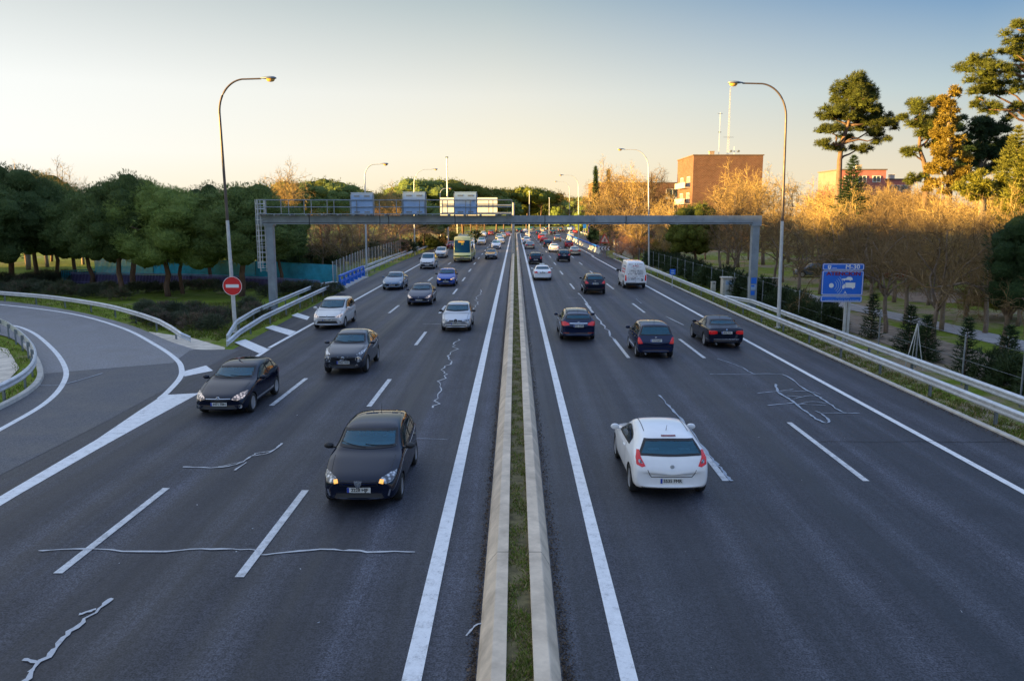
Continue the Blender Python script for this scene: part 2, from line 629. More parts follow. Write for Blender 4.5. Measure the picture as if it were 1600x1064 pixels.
sweep(b, path, pr)
prof_strip(b, 4, 118, [(14.5, 0.0), (14.5, 0.05), (14.53, 0.07), (14.66, 0.07), (14.70, -0.06)])
tag(b.build('kerb', M['concrete_pale']), kind='structure')

# ------------------------------------------------------------------ painted markings
b = MB()
Z1, Z2 = 0.012, 0.016
ribbon(b, 6, S_END, -1.60, -1.32, Z1)
ribbon(b, 6, S_END, 1.49, 1.74, Z1)
ribbon(b, 6, 126, 11.95, 12.15, Z1)
ribbon(b, 126, S_END, 12.3, 12.48, Z1)
ribbon(b, G(422, 544).y, S_END, lambda s: LEFT_EDGE(s) - 0.1, lambda s: LEFT_EDGE(s) + 0.1, Z1)
s = G(1357, 752).y
for o in (5.2, 8.66):
    q = s - 17.0 * 2
    while q < S_END - 20:
        wid = lerp_tab([(0, 0), (90, 0), (130, 0.25), (500, 0.25)])
        oo = o + wid(q)
        ribbon(b, q, q + 5.6, oo - 0.08, oo + 0.08, Z1, 1)
        q += 17.0
for o, s in ((-5.0, G(370, 902).y), (-8.38, G(88, 896).y)):
    q = s - 12.95 * 2
    while q < S_END - 20:
        wid = lerp_tab([(0, 0), (50, 0), (110, -0.45), (500, -0.45)])
        oo = o + wid(q)
        ribbon(b, q, q + 4.6, oo - 0.085, oo + 0.085, Z1, 1)
        q += 12.95
# slip road edge lines and the painted nose
line_strip(b, gpath([(-300, 463), (-100, 470), (0, 476), (110, 490), (190, 512), (245, 540), (276, 562), (284, 578), (280, 592), (262, 612), (250, 622)], Z1), 0.22)
line_strip(b, gpath([(-300, 498), (-120, 500), (0, 506), (46, 517), (82, 545), (102, 575), (98, 600), (70, 630), (0, 671), (-120, 735)], Z1), 0.20)
fill_flat(b, [G(x, y, 0.009) for x, y in [(255, 617), (312, 614), (240, 653), (150, 703), (30, 772), (0, 790), (-140, 870), (-145, 860), (0, 775), (150, 687), (212, 645)]])
line_strip(b, gpath([(312, 614), (420, 545)], 0.0145, 1), 0.20)
for q in ([(287, 580), (322, 571), (333, 579), (288, 588)], [(366, 535), (383, 530), (418, 545), (405, 552)], [(414, 512), (426, 508), (463, 518), (452, 524)], [(455, 493), (465, 489), (484, 495), (480, 500)]):
    fill_flat(b, [G(x, y, 0.0085) for x, y in q])
tag(b.build('road_markings', [M['paint'], M['paint_worn']]), kind='structure')

# sealed cracks and joints
b = MB()


NCR = [0]


def crack(pts, w=0.06, jag=0.06, m=0, n=5):
    NCR[0] += 1
    p = smooth_path([G(x, y, Z2 + NCR[0] * 0.0004) for x, y in pts], n)
    q = [v + Vector((random.gauss(0, jag), random.gauss(0, jag), 0)) for v in p]
    line_strip(b, q, [w * random.uniform(0.35, 1.45) for _ in q], m)


crack([(60, 860), (130, 857), (240, 861), (330, 857), (400, 859), (415, 866), (500, 857), (560, 860), (648, 862)], 0.055, 0.02)
crack([(172, 934), (155, 950), (115, 980), (85, 1010), (60, 1035), (33, 1064), (10, 1090)], 0.075, 0.035)
crack([(123, 959), (150, 951)], 0.06, 0.01)
crack([(36, 1029), (60, 1036)], 0.06, 0.01)
crack([(286, 729), (340, 730), (375, 723), (395, 712), (420, 707), (441, 692)], 0.05, 0.015)
crack([(340, 729), (380, 720), (400, 708), (425, 704), (438, 694)], 0.035, 0.015)
crack([(367, 734), (385, 722)], 0.045, 0.01)
crack([(678, 637), (682, 622), (690, 610), (686, 598), (697, 588), (692, 577), (704, 566), (700, 556), (712, 545), (708, 538), (718, 530)], 0.055, 0.07, 0, 4)
crack([(735, 496), (741, 482), (745, 474), (743, 467), (751, 458), (754, 452)], 0.055, 0.09, 0, 4)
crack([(904, 458), (912, 468), (921, 480), (938, 502), (950, 516), (957, 530)], 0.10, 0.05)
crack([(886, 465), (912, 466)], 0.05, 0.01)
crack([(1030, 617), (1045, 634), (1060, 650), (1080, 672), (1102, 705), (1118, 722), (1130, 736), (1143, 751)], 0.07, 0.02, 1)
crack([(1120, 560), (1150, 570), (1170, 580), (1179, 584)], 0.05, 0.02, 1)
crack([(1110, 584), (1160, 585), (1222, 585), (1255, 606), (1280, 620), (1300, 633), (1318, 644), (1345, 645)], 0.06, 0.02, 1)
crack([(1212, 600), (1216, 612), (1235, 624), (1250, 636), (1272, 652), (1288, 660), (1296, 658), (1286, 648), (1275, 642)], 0.08, 0.015, 1)
crack([(1184, 614), (1215, 611), (1240, 608)], 0.06, 0.01, 1)
crack([(1201, 633), (1242, 629)], 0.06, 0.01, 1)
for a in ([(1218, 612), (1262, 611), (1282, 616)], [(1240, 623), (1265, 618), (1285, 621)], [(1245, 632), (1270, 627), (1298, 632)], [(1248, 631), (1290, 633)], [(1228, 618), (1255, 620)], [(1285, 645), (1325, 645)]):
    crack(a, 0.035, 0.012, 1)
crack([(994, 467), (1002, 474)], 0.05, 0.01, 1)
crack([(1040, 494), (1068, 508)], 0.07, 0.01, 0)
crack([(660, 506), (690, 506)], 0.06, 0.01, 0)
crack([(730, 992), (742, 977), (770, 970)], 0.03, 0.01, 0)
crack([(640, 684), (700, 686)], 0.02, 0.01, 1)
crack([(60, 602), (100, 600), (160, 583)], 0.05, 0.01, 1)
for _ in range(70):
    x, y = random.uniform(-13, 13), random.uniform(11, 45)
    if abs(x) < 1: continue
    b.poly([(x + random.uniform(-.03, .03), y + random.uniform(-.05, .05), Z2) for _ in range(3)], random.choice((0, 1)))
# longitudinal construction joints, transverse day joints and tyre rubber
M['joint'] = plain('asphalt joint', (0.020, 0.021, 0.024), 0.8, 0, 0.3, 4)
for y, x0, x1 in ((G(900, 455).y, 1.9, 14.3), (G(700, 468).y, -14.4, -1.8), (G(1200, 690).y, 8.8, 14.3)):
    line_strip(b, smooth_path([Vector((x0 + (x1 - x0) * i / 8, y + random.uniform(-.05, .05), Z2 - 0.002)) for i in range(9)], 3), 0.03, 2)
tag(b.build('crack_seal_markings', [M['sealant'], M['sealant_faint'], M['joint']]), kind='structure')

# ------------------------------------------------------------------ central reservation: two kerbs, grass between
M['kerbwall'] = plain('median kerb concrete', (0.62, 0.50, 0.37), 0.9, 0, 0.28, 1.6, bump=0.35)
LK = [(-0.55, 0.0), (-0.50, 0.10), (-0.34, 0.30), (-0.325, 0.315), (-0.125, 0.315), (-0.115, 0.2)]
RK = [(0.25, 0.2), (0.26, 0.315), (0.48, 0.315), (0.50, 0.30), (0.63, 0.08), (0.66, 0.0)]
for nm, prof, lb in (('median_kerb', LK, 'pale concrete median kerb beside the oncoming carriageway'), ('median_kerb', RK, 'pale concrete median kerb beside the carriageway with white hatchback')):
    b = MB()
    s = 6.0
    while s < BEND_S + 110:          # cast in lengths, with a narrow open joint between them
        e = s + (7.98 if s < 190 else 11.98)
        prof_strip(b, s, e, prof)
        s = e + 0.02
    tag(b.build(nm, M['kerbwall']), lb, 'kerb', 'kerbs of the central reservation')
b = MB()
ribbon(b, 6, S_END - 40, -0.125, 0.265, 0.255)
M['median_soil'] = plain('mossy soil', (0.115, 0.092, 0.035), 0.95, 0, 0.6, 5, bump=0.8)
tag(b.build('median_soil_ground', M['median_soil']), kind='structure')

M['grass_blade'] = foliage('grass blades', (0.050, 0.095, 0.008), (0.18, 0.23, 0.03), 0.25)
M['grass_dry'] = foliage('dry grass', (0.16, 0.12, 0.05), (0.36, 0.29, 0.14), 0.25)


def blades(n, sampler, h=(0.05, 0.14), w=0.012):
    P = sampler(n)
    n = len(P)
    a = rng.uniform(0, 2 * np.pi, n)
    hh = rng.uniform(h[0], h[1], n)
    ww = w * rng.uniform(0.6, 1.6, n)
    lean = rng.normal(0, 0.6, (n, 2)) * hh[:, None]
    dx, dy = np.cos(a) * ww, np.sin(a) * ww
    V = np.empty((n, 3, 3))
    V[:, 0] = P + np.stack([dx, dy, np.zeros(n)], 1)
    V[:, 1] = P - np.stack([dx, dy, np.zeros(n)], 1)
    V[:, 2] = P + np.stack([lean[:, 0], lean[:, 1], hh], 1)
    return V.reshape(-1, 3)


def strip_sampler(y0, y1, x0, x1, z, power=1.7, clump=0.0):
    def f(n):
        u = rng.uniform(0, 1, n) ** power
        y = y0 + (y1 - y0) * u
        x = rng.uniform(0, 1, n) * (x1 - x0) + x0
        if clump:
            k = np.sin(x * 9 + y * 2.3) + np.sin(y * 5.1 - x * 4) + rng.normal(0, 0.5, n)
            keep = k > clump
            x, y = x[keep], y[keep]
        return np.stack([x, y, np.full(len(x), z)], 1)
    return f


V = np.concatenate([blades(30000, strip_sampler(9.5, 120, -0.12, 0.26, 0.25, 2.2, -0.3), (0.02, 0.07), 0.011),
                    blades(26000, strip_sampler(16, 90, 14.72, 15.9, -0.05, 1.5, -0.6), (0.05, 0.16), 0.016),
                    blades(9000, strip_sampler(42, 68, -16.2, -14.8, -0.05, 1.0, -0.4), (0.06, 0.2), 0.02)])
me = np_mesh('grass', V, 3, [M['grass_blade'], M['grass_dry']], (rng.uniform(0, 1, len(V) // 3) > 0.62).astype(int))
tag(link('grass', me), kind='stuff')


def poly_sampler(pts, z=-0.05):
    xs = [p.x for p in pts]
    ys = [p.y for p in pts]

    def f(n):
        x = rng.uniform(min(xs), max(xs), n)
        y = rng.uniform(min(ys), max(ys), n)
        ins = np.zeros(n, bool)
        j = len(pts) - 1
        for i in range(len(pts)):
            c = ((ys[i] > y) != (ys[j] > y)) & (x < (xs[j] - xs[i]) * (y - ys[i]) / (ys[j] - ys[i] + 1e-9) + xs[i])
            ins ^= c
            j = i
        x, y = x[ins], y[ins]
        k = np.sin(x * 1.9 + y * 1.3) + np.sin(y * 1.1 - x * 1.7) + rng.normal(0, 0.8, len(x))
        x, y = x[k > -0.9], y[k > -0.9]
        return np.stack([x, y, np.full(len(x), z)], 1)
    return f


V = np.concatenate([blades(60000, poly_sampler([G(a, c) for a, c in [(225, 506), (285, 524), (340, 532), (420, 490), (395, 470), (300, 476), (200, 490)]]), (0.05, 0.22), 0.022),
                    blades(26000, poly_sampler([G(a, c) for a, c in [(-40, 464), (0, 468), (110, 482), (200, 504), (245, 523), (240, 506), (200, 476), (60, 466), (-40, 456)]]), (0.06, 0.2), 0.022),
                    blades(16000, poly_sampler([G(a, c) for a, c in [(-30, 524), (0, 526), (34, 546), (52, 570), (57, 590), (40, 608), (0, 632), (-40, 640), (-10, 612), (22, 590), (20, 560), (-30, 538)]]), (0.04, 0.15), 0.018)])
me = np_mesh('verge_grass', V, 3, [M['grass_blade'], M['grass_dry']], (rng.uniform(0, 1, len(V) // 3) > 0.82).astype(int))
tag(link('verge_grass', me), kind='stuff')

# leaf litter and grit swept against the kerbs
M['litter'] = foliage('leaf litter', (0.05, 0.035, 0.025), (0.24, 0.17, 0.11), 0.0, 0.9)
V = np.concatenate([blades(9000, lambda n: np.stack([-0.57 - np.abs(rng.normal(0, 0.06, n)), 9.5 + 110 * rng.uniform(0, 1, n) ** 2.2, np.full(n, 0.006)], 1), (0.004, 0.02), 0.018),
                    blades(9000, lambda n: np.stack([0.68 + np.abs(rng.normal(0, 0.09, n)), 9.5 + 110 * rng.uniform(0, 1, n) ** 2.2, np.full(n, 0.006)], 1), (0.004, 0.02), 0.018),
                    blades(5000, lambda n: np.stack([14.46 - np.abs(rng.normal(0, 0.12, n)), 14 + 80 * rng.uniform(0, 1, n) ** 1.6, np.full(n, 0.006)], 1), (0.004, 0.02), 0.02)])
tag(link('leaf_litter', np_mesh('leaf_litter', V, 3, M['litter'])), kind='stuff')

# park on the right: earth strip and paved path
b = MB()
fill_flat(b, [Vector((x, y, -0.03)) for x, y in [(19.3, 6), (22.5, 6), (22.3, 60), (21, 78), (19.0, 78), (18.9, 40)]])
fill_flat(b, [Vector((x, y, -0.03)) for x, y in [(30, 60), (44, 56), (60, 62), (60, 68), (44, 66), (31, 68)]])
tag(b.build('dirt_ground', M['dirt']), kind='structure')
b = MB()
line_strip(b, smooth_path([Vector((27, 4, -0.02)), Vector((26.2, 25, -0.02)), Vector((25.3, 45, -0.02)), Vector((23.6, 62, -0.02)), Vector((22, 90, -0.02))]), 2.2)
tag(b.build('path', M['path']), kind='structure')

# unseen rise added out of frame to the left: it keeps the evening sun off the carriageways
def sun_block_hill(name, cx, y0, y1, half, top):
    b = MB()
    ny, nx = 40, 10
    vs = []
    for i in range(ny + 1):
        u = i / ny
        y = y0 + (y1 - y0) * u
        env = max(0.0, min(1, u / 0.12, (1 - u) / 0.12))
        env = env * env * (3 - 2 * env)
        for j in range(nx + 1):
            w = j / nx * 2 - 1
            h = top * env * (math.cos(w * math.pi) * 0.5 + 0.5) * (1 + 0.02 * math.sin(i * 1.7 + j) + 0.02 * math.sin(i * 0.6))
            vs.append((cx + w * half, y, h - 0.2))
    b.add(vs, [(i * (nx + 1) + j, i * (nx + 1) + j + 1, (i + 1) * (nx + 1) + j + 1, (i + 1) * (nx + 1) + j) for i in range(ny) for j in range(nx)])
    return tag(b.build(name, M['ground'], smooth=180), kind='structure')


sun_block_hill('sun_block_hill', -190, -190, 80, 60, 24.0)
# ------------------------------------------------------------------ guard rails
WB = [(0.0, 0.155), (0.05, 0.13), (0.085, 0.10), (0.085, 0.055), (0.03, 0.02), (0.03, -0.02), (0.085, -0.055), (0.085, -0.10), (0.05, -0.13), (0.0, -0.155)]
WB = WB + [(-0.012, -0.155), (-0.012, 0.155)]


def guardrail(label, path, side=1, zc=None, every=4.0, mat='steel', blocks=True):
    """W-beam rail facing `side` (+1: towards +offset of the path direction) on steel posts"""
    path = [Vector(p) for p in path]
    root = thing('guard_rail', label, 'guard rail', (path[0].x, path[0].y, 0), 0, 'guard rails along the carriageways')
    o = path[0].copy()
    o.z = 0
    loc = [p - o for p in path]
    b = MB()
    sweep(b, loc, [(x * side, z) for x, z in WB], 0, True)
    b.build('rail', M[mat], root, smooth=30)
    d, nxt, npost = 0.0, 0.3, 0
    for i in range(len(loc) - 1):
        seg = (loc[i + 1] - loc[i])
        L = seg.length
        while nxt < d + L and npost < 98:
            p = loc[i] + seg * ((nxt - d) / L)
            ang = math.atan2(seg.y, seg.x)
            h = p.z
            if h > 0.3:
                tdir = Vector((seg.y, -seg.x, 0)).normalized() * side
                b = MB()
                q = p - tdir * 0.10
                b.box((q.x, q.y, (h + 0.12) / 2 - 0.1), (0.10, 0.012, h + 0.32), ang)
                for sgn in (-1, 1):
                    f = q + tdir * 0.0 + seg.normalized() * (0.05 * sgn)
                    b.box((f.x, f.y, (h + 0.12) / 2 - 0.1), (0.012, 0.07, h + 0.32), ang)
                if blocks: b.box((p.x - tdir.x * 0.045, p.y - tdir.y * 0.045, h), (0.16, 0.06, 0.2), ang)
                b.build('post', M['steel_dark'], root)
                npost += 1
            nxt += every
        d += L
    return root


def road_path(s0, s1, off, z=0.58, st=6.0):
    n = max(2, int((s1 - s0) / st))
    f = off if callable(off) else (lambda s: off)
    return [Vector(RP(s0 + (s1 - s0) * i / n, f(s0 + (s1 - s0) * i / n), z)) for i in range(n + 1)]


guardrail('long double wave steel guard rail along the right hand verge beside the grass strip', road_path(8, 122, 14.95), -1)
Yj = G(1125, 478).y
guardrail('second steel guard rail set back in front of the hedge and gantry leg', [Vector((16.25, 8, 0.6)), Vector((16.25, 30, 0.6)), Vector((16.25, Yj - 2.5, 0.6)), Vector((15.15, Yj + 0.2, 0.6))], -1)
pr = road_path(G(352, 541).y + 6.5, 69, lambda s: LEFT_RAIL(s) + 0.15)
tip = G(354, 540)
pr = [Vector((tip.x, tip.y, 0.10)), Vector((tip.x - 0.05, tip.y + 2.2, 0.36))] + pr
guardrail('steel guard rail with ramped end beside the no entry sign', pr, 1)
pb = [Vector((tip.x - 0.35, tip.y + 1.0, 0.22)), Vector((tip.x - 0.9, tip.y + 4.0, 0.6))] + [Vector((LEFT_RAIL(y) - 1.1, y, 0.62)) for y in (tip.y + 9, 52, 60, 66)] + [Vector((LEFT_RAIL(69) - .1, 69, 0.62))]
guardrail('rear steel guard rail bent around the left gantry leg', pb, 1)
guardrail('far left steel guard rail running from the blue railing past the bus', road_path(83.5, 255, lambda s: LEFT_RAIL(s) + 0.15), 1)
guardrail('second far left guard rail standing behind the first beyond the blue railing', road_path(86, 160, lambda s: LEFT_RAIL(s) - 0.9, 0.62), 1)
guardrail('distant guard rail sweeping round the outside of the far bend', road_path(256, 405, -16.4, 0.62), 1)
guardrail('short guard rail along the far exit road on the right', road_path(220, 300, 21.6, 0.6), -1)
# slip road rails
rp = gpath([(-260, 440), (-100, 449), (0, 458), (80, 465), (160, 477), (215, 491), (250, 503)], 0.6, 5)
rp += [G(x, y, z) for x, y, z in [(268, 513, 0.52), (284, 524, 0.36), (298, 530, 0.15)]]
guardrail('pale blue grey guard rail curving along the outside of the slip road', rp, 1)
rp = gpath([(-160, 470), (-60, 483), (0, 502), (20, 513), (36, 526), (49, 541), (54, 555), (50, 571), (33, 588), (0, 606), (-60, 634), (-200, 700)], 0.6, 5)
guardrail('guard rail bending tightly around the inner island of the slip road', rp, -1, every=2.5)

# blue bridge parapet on the left
root = thing('bridge_parapet', 'bright blue steel bridge parapet between two left guard rails', 'parapet', (LEFT_RAIL(70), 70, 0))
b = MB()
pts = [Vector((LEFT_RAIL(70 + i * 2.2) + 0.2, 70 + i * 2.2, 0)) for i in range(7)]
O = Vector(root.location)
for z, w, h in ((1.12, 0.2, 0.16), (0.62, 0.14, 0.2)):
    for p, q in zip(pts, pts[1:]): b.bar(p - O + Vector((0, 0, z)), q - O + Vector((0, 0, z)), w, h)
b.build('rail', M['blue_rail'], root)
for p in pts:
    b = MB()
    b.prism([p - O + Vector(v) for v in ((-0.45, 0, 0), (0.12, 0, 0), (0.12, 0, 0.62), (0.05, 0, 1.06), (-0.05, 0, 1.06), (-0.12, 0, 0.5))], (0, 0.34, 0))
    b.build('post', M['blue_rail'], root)
b = MB()
for p, q in zip(pts, pts[1:]): b.bar(p - O + Vector((0.1, 0, 0.05)), q - O + Vector((0.1, 0, 0.05)), 0.9, 0.12)
b.build('footing', M['concrete_pale'], root)

# fence of bars (pedestrian underpass) and wire fences
def bar_fence(label, pts, h, mat, pitch=0.14, infill=None, name='railing_fence', z0=-0.06, bw=0.035):
    pts = [Vector(p) for p in pts]
    root = thing(name, label, 'railing', (pts[0].x, pts[0].y, 0))
    O = Vector((pts[0].x, pts[0].y, 0))
    b, c = MB(), MB()
    for a, e in zip(pts, pts[1:]):
        a, e = a - O, e - O
        for z in (h - 0.03, 0.18):
            b.bar(a + Vector((0, 0, z)), e + Vector((0, 0, z)), 0.07, 0.06)
        n = max(1, int((e - a).length / pitch))
        for i in range(n + 1):
            p = a.lerp(e, i / n)
            c.bar(p + Vector((0, 0, z0)), p + Vector((0, 0, h - 0.06)), bw, bw)
    b.build('rail', M[mat], root)
    o = c.build('bars', M[mat], root)
    if infill:
        b = MB()
        for a, e in zip(pts, pts[1:]):
            b.bar(a - O + Vector((0, 0.12, h * 0.42)), e - O + Vector((0, 0.12, h * 0.42)), 0.06, h * 0.84)
        b.build('infill_panel', M[infill], root)
    return root


M['teal_panel'] = plain('teal underpass wall', (0.012, 0.16, 0.21), 0.6, 0, 0.4, 0.3)
M['purple_panel'] = plain('purple underpass wall', (0.055, 0.045, 0.16), 0.6, 0, 0.4, 0.3)
bar_fence('teal barred railing above the sunken footpath behind the pines', [G(150, 430), G(240, 428), G(400, 434), G(525, 443)], 1.75, 'teal_rail', 0.12, None, bw=0.065)
bar_fence('purple barred railing along the sunken footpath in front of the teal one', [G(110, 443), G(300, 446), G(420, 452), G(500, 458)], 1.05, 'purple_rail', 0.15, 'purple_panel')
bar_fence('short dark teal railing panel at the left end of the footpath', [G(98, 444), G(150, 440)], 1.25, 'teal_rail', 0.16, 'teal_panel')

t = NT('wire mesh')
wv = t.n('TexWave')
wv.inputs['Scale'].default_value = 6
cx = t.coord(rot=(0, R(45), 0))
t.l(cx, wv.inputs['Vector'])
wv2 = t.n('TexWave')
wv2.inputs['Scale'].default_value = 6
t.l(t.coord(rot=(0, R(-45), 0)), wv2.inputs['Vector'])
mm = t.math('MAXIMUM', wv.outputs['Fac'], wv2.outputs['Fac'])
t.set(Base_Color=(0.30, 0.31, 0.32), Roughness=0.5, Metallic=0.6, Alpha=t.ramp(mm, [(0.90, 0.10), (0.97, 0.75)]))
M['mesh'] = t.m


def wire_fence(label, pts, h, every=3.0, mesh=True, pm='steel'):
    pts = [Vector(p) for p in pts]
    O = pts[0].copy()
    root = thing('wire_fence', label, 'fence', O)
    n = 0
    nxt = 0.0
    d = 0.0
    w = MB()
    for a, e in zip(pts, pts[1:]):
        a, e = a - O, e - O
        L = (e - a).length
        while nxt <= d + L and n < 98:
            p = a.lerp(e, (nxt - d) / L)
            b = MB()
            b.tube([p + Vector((0, 0, -0.1)), p + Vector((0, 0, h))], 0.035, 6)
            b.lathe([(0.045, h), (0.03, h + 0.03), (0.0, h + 0.04)], 6, 'Z', (p.x, p.y, 0))
            b.build('post', M[pm], root)
            n += 1
            nxt += every
        d += L
        for z in (h - 0.05, h * 0.5, 0.12):
            w.tube([a + Vector((0, 0, z)), e + Vector((0, 0, z))], 0.005, 4, 1)
        if mesh: w.add([a + Vector((0, 0, 0.02)), e + Vector((0, 0, 0.02)), e + Vector((0, 0, h - 0.05)), a + Vector((0, 0, h - 0.05))], [(0, 1, 2, 3)])
    w.build('wire_mesh', [M['mesh'], M['steel_dark']], root)
    return root


wire_fence('tall wire mesh fence on pale posts behind the far left guard rails', [G(521, 452), (-18.0, 95, 0), (-18.4, 140, 0), (-18.6, 215, 0)], 2.4, 2.4)
wire_fence('wire mesh fence on thin posts in front of the right hand hedge', [(17.4, 16, 0), (17.3, 60, 0), (17.0, 110, 0)], 1.9, 3.6, False, 'steel_dark')

# ------------------------------------------------------------------ street lamps
def street_lamp(label, base, top_z, reach, dirx, lean=0.0, two_tone=True, rz=0.0):
    root = thing('street_lamp', label, 'street lamp', base, rz, 'street lamps along the motorway')
    h1 = top_z - reach * 0.75
    b = MB()
    split = h1 * 0.52
    b.lathe([(0.16, -0.06), (0.16, 0.02), (0.12, 0.05), (0.115, 0.06)], 12)
    b.tube([(0, 0, 0), (lean * 0.5, 0, split)], [0.115, 0.09], 12, 0)
    b.tube([(lean * 0.5, 0, split), (lean, 0, h1)], [0.082, 0.062], 12, 1)
    b.build('pole', [M['steel'], M['backlit_steel'] if two_tone else M['steel']], root, smooth=40)
    b = MB()
    pth = []
    for i in range(15):
        a = i / 14 * math.pi / 2 * 0.94
        pth.append((lean + dirx * (reach * 0.62) * (1 - math.cos(a)), 0, h1 + (top_z - h1) * math.sin(a)))
    e = Vector(pth[-1])
    tip = Vector((lean + dirx * reach, 0, top_z + 0.02))
    pth.append(tip)
    b.tube(pth, [0.062 - 0.02 * i / 15 for i in range(16)], 10)
    b.build('arm', M['backlit_steel'] if two_tone else M['steel'], root, smooth=50)
    # cobra head: flattened tapered shell with the glass bowl below
    prof = [(0.0, 0.045, 0.04), (0.10, 0.07, 0.06), (0.30, 0.15, 0.10), (0.52, 0.19, 0.115), (0.72, 0.16, 0.10), (0.84, 0.08, 0.05)]
    vs, n = [], 12
    for d, w, h in prof:
        for k in range(n):
            a = 2 * math.pi * k / n
            z = math.sin(a) * h
            vs.append((tip.x + dirx * (d - 0.04), math.cos(a) * w, tip.z + (z if z > 0 else z * 0.45) + 0.02))
    b = MB()
    b.add(vs, [(i * n + k, i * n + (k + 1) % n, (i + 1) * n + (k + 1) % n, (i + 1) * n + k) for i in range(len(prof) - 1) for k in range(n)] + [tuple(range(n)), tuple(range((len(prof) - 1) * n, len(prof) * n))])
    hd = b.build('lamp_head', M['steel_dark'], root, smooth=60)
    b = MB()
    vs = []
    for i, rr in enumerate((1.0, 0.9, 0.6, 0.0)):
        for k in range(n):
            a = 2 * math.pi * k / n
            vs.append((tip.x + dirx * 0.50 + 0.24 * rr * math.cos(a), 0.145 * rr * math.sin(a), tip.z - 0.02 - (0.0, 0.07, 0.13, 0.15)[i]))
    b.add(vs, [(i * n + k, (i + 1) * n + k, (i + 1) * n + (k + 1) % n, i * n + (k + 1) % n) for i in range(3) for k in range(n)])
    b.build('glass_bowl', M['amber'], hd, smooth=60)
    return root


def lamp_at(label, bx, by, tx, ty, hx, **k):
    """base pixel, top-of-arc pixel, head pixel x"""
    base = G(bx, by)
    top = PY(tx, ty, base.y)
    head = PY(hx, ty, base.y)
    dirx = 1 if head.x > top.x else -1
    street_lamp(label, base, top.z, abs(head.x - top.x), dirx, top.x - base.x, **k)


lamp_at('tall street lamp with backlit dark upper pole beside the no entry sign', 368, 519, 340, 124, 408)
lamp_at('tall street lamp between the two right guard rails leaning slightly outward', 1216, 512, 1231, 131, 1160)
lamp_at('grey street lamp behind the left sign panel of the gantry', 573, 430, 569.5, 257, 595, two_tone=False)
lamp_at('street lamp behind the white van near the orange trees', 1014, 418, 1014, 234, 975, two_tone=False)
lamp_at('far grey street lamp behind the middle sign panel of the gantry', 648, 398, 646.5, 265, 676, two_tone=False)
lamp_at('distant street lamp on the right beside the exit road barrier', 904, 387, 904, 274, 880, two_tone=False)
lamp_at('very distant lamp right of the far bend with short arm', 890, 372, 890, 284, 871, two_tone=False)
lamp_at('small distant street lamp left of the tall camera mast', 689, 382, 687.5, 295, 700, two_tone=False)
lamp_at('tiny distant lamp seen above the far gantry panel', 715, 375, 713, 288, 724, two_tone=False)

# tall camera mast
bp = G(700, 388)
root = thing('camera_mast', 'tall thin grey mast with a camera on top left of the bus', 'mast', bp)
zt = PY(700, 247, bp.y).z
b = MB()
b.tube([(0, 0, -0.05), (0, 0, zt)], [0.22, 0.10], 10)
b.build('pole', M['steel'], root, smooth=40)
b = MB()
b.box((0, 0, zt + 0.12), (0.5, 0.35, 0.2))
b.tube([(0.1, -0.3, zt + 0.16), (0.1, 0.2, zt + 0.16)], 0.11, 8)
b.build('camera_head', M['steel_dark'], root)
bp = G(742, 402)
for (px, py, zpx, lb) in ((827, 372, 300, 'thin grey pole by the median near the far bend'), (858, 366, 310, 'thin distant pole beside the far dark wood')):
    q = G(px, py)
    b = MB()
    b.tube([q + Vector((0, 0, -0.05)), (q.x, q.y, PY(px, zpx, q.y).z)], [0.16, 0.09], 8)
    b.lathe([(0.3, 0), (0.3, 0.08), (0.12, 0.25)], 8, 'Z', (q.x, q.y, PY(px, zpx, q.y).z))
    tag(b.build('thin_pole', M['steel'], smooth=40), lb, 'pole')

# ------------------------------------------------------------------ gantry over both carriageways
GY = G(424, 483).y
GXL, GXR = PY(424, 400, GY).x, PY(1178, 400, GY).x
zb0, zb1 = PY(800, 350.5, GY).z, PY(800, 337, GY).z
root = thing('sign_gantry', 'long grey steel gantry beam spanning both carriageways', 'gantry', (0, GY, 0))
b = MB()
L0, L1 = GXL - 0.9, GXR + 0.35
nseg = 6
for i in range(nseg):
    a, e = L0 + (L1 - L0) * i / nseg, L0 + (L1 - L0) * (i + 1) / nseg
    b.box(((a + e) / 2, 0, (zb0 + zb1) / 2), (e - a - 0.012, 0.55, zb1 - zb0))
    if i: b.box((a, 0, (zb0 + zb1) / 2), (0.10, 0.60, zb1 - zb0 + 0.05))
bm_ = b.build('beam', M['gantry'], root)
b = MB()
for i in range(1, nseg):
    a = L0 + (L1 - L0) * i / nseg
    for dx in (-0.11, 0.11):
        for dz in (0.08, 0.24, 0.40, 0.56):
            b.lathe([(0.028, 0.0), (0.028, -0.03), (0.0, -0.03)], 6, 'Y', (a + dx, -0.275, zb0 + dz * (zb1 - zb0) / 0.62))
b.build('bolts', M['steel_dark'], bm_)
b = MB()
for x in (-14, -9.2, -8.6, -4.1, 2.0, 7.5): b.tube([(x, -0.29, zb1 + 0.05), (x + 0.02, -0.30, (zb0 + zb1) / 2), (x, -0.29, zb0 - 0.12)], 0.022, 5)
b.tube([(L0 + 0.5, -0.29, zb0 + 0.10), (-8, -0.29, zb0 + 0.07), (0, -0.29, zb0 + 0.10), (L1 - 0.6, -0.29, zb0 + 0.08)], 0.018, 5)
b.build('cable', M['sign_black'], bm_)
for x, sgn in ((GXL, -1), (GXR, 1)):
    b = MB()
    b.prism([(x - 0.24, -0.24, -0.1), (x + 0.24, -0.24, -0.1), (x + 0.24, 0.24, -0.1), (x - 0.24, 0.24, -0.1)], (0, 0, zb0 - 0.12 + 0.1))
    b.box((x, 0, zb0 - 0.06), (0.66, 0.62, 0.11))
    b.box((x, 0, 0.03), (0.85, 0.85, 0.06))
    b.build('leg', M['gantry'], root)
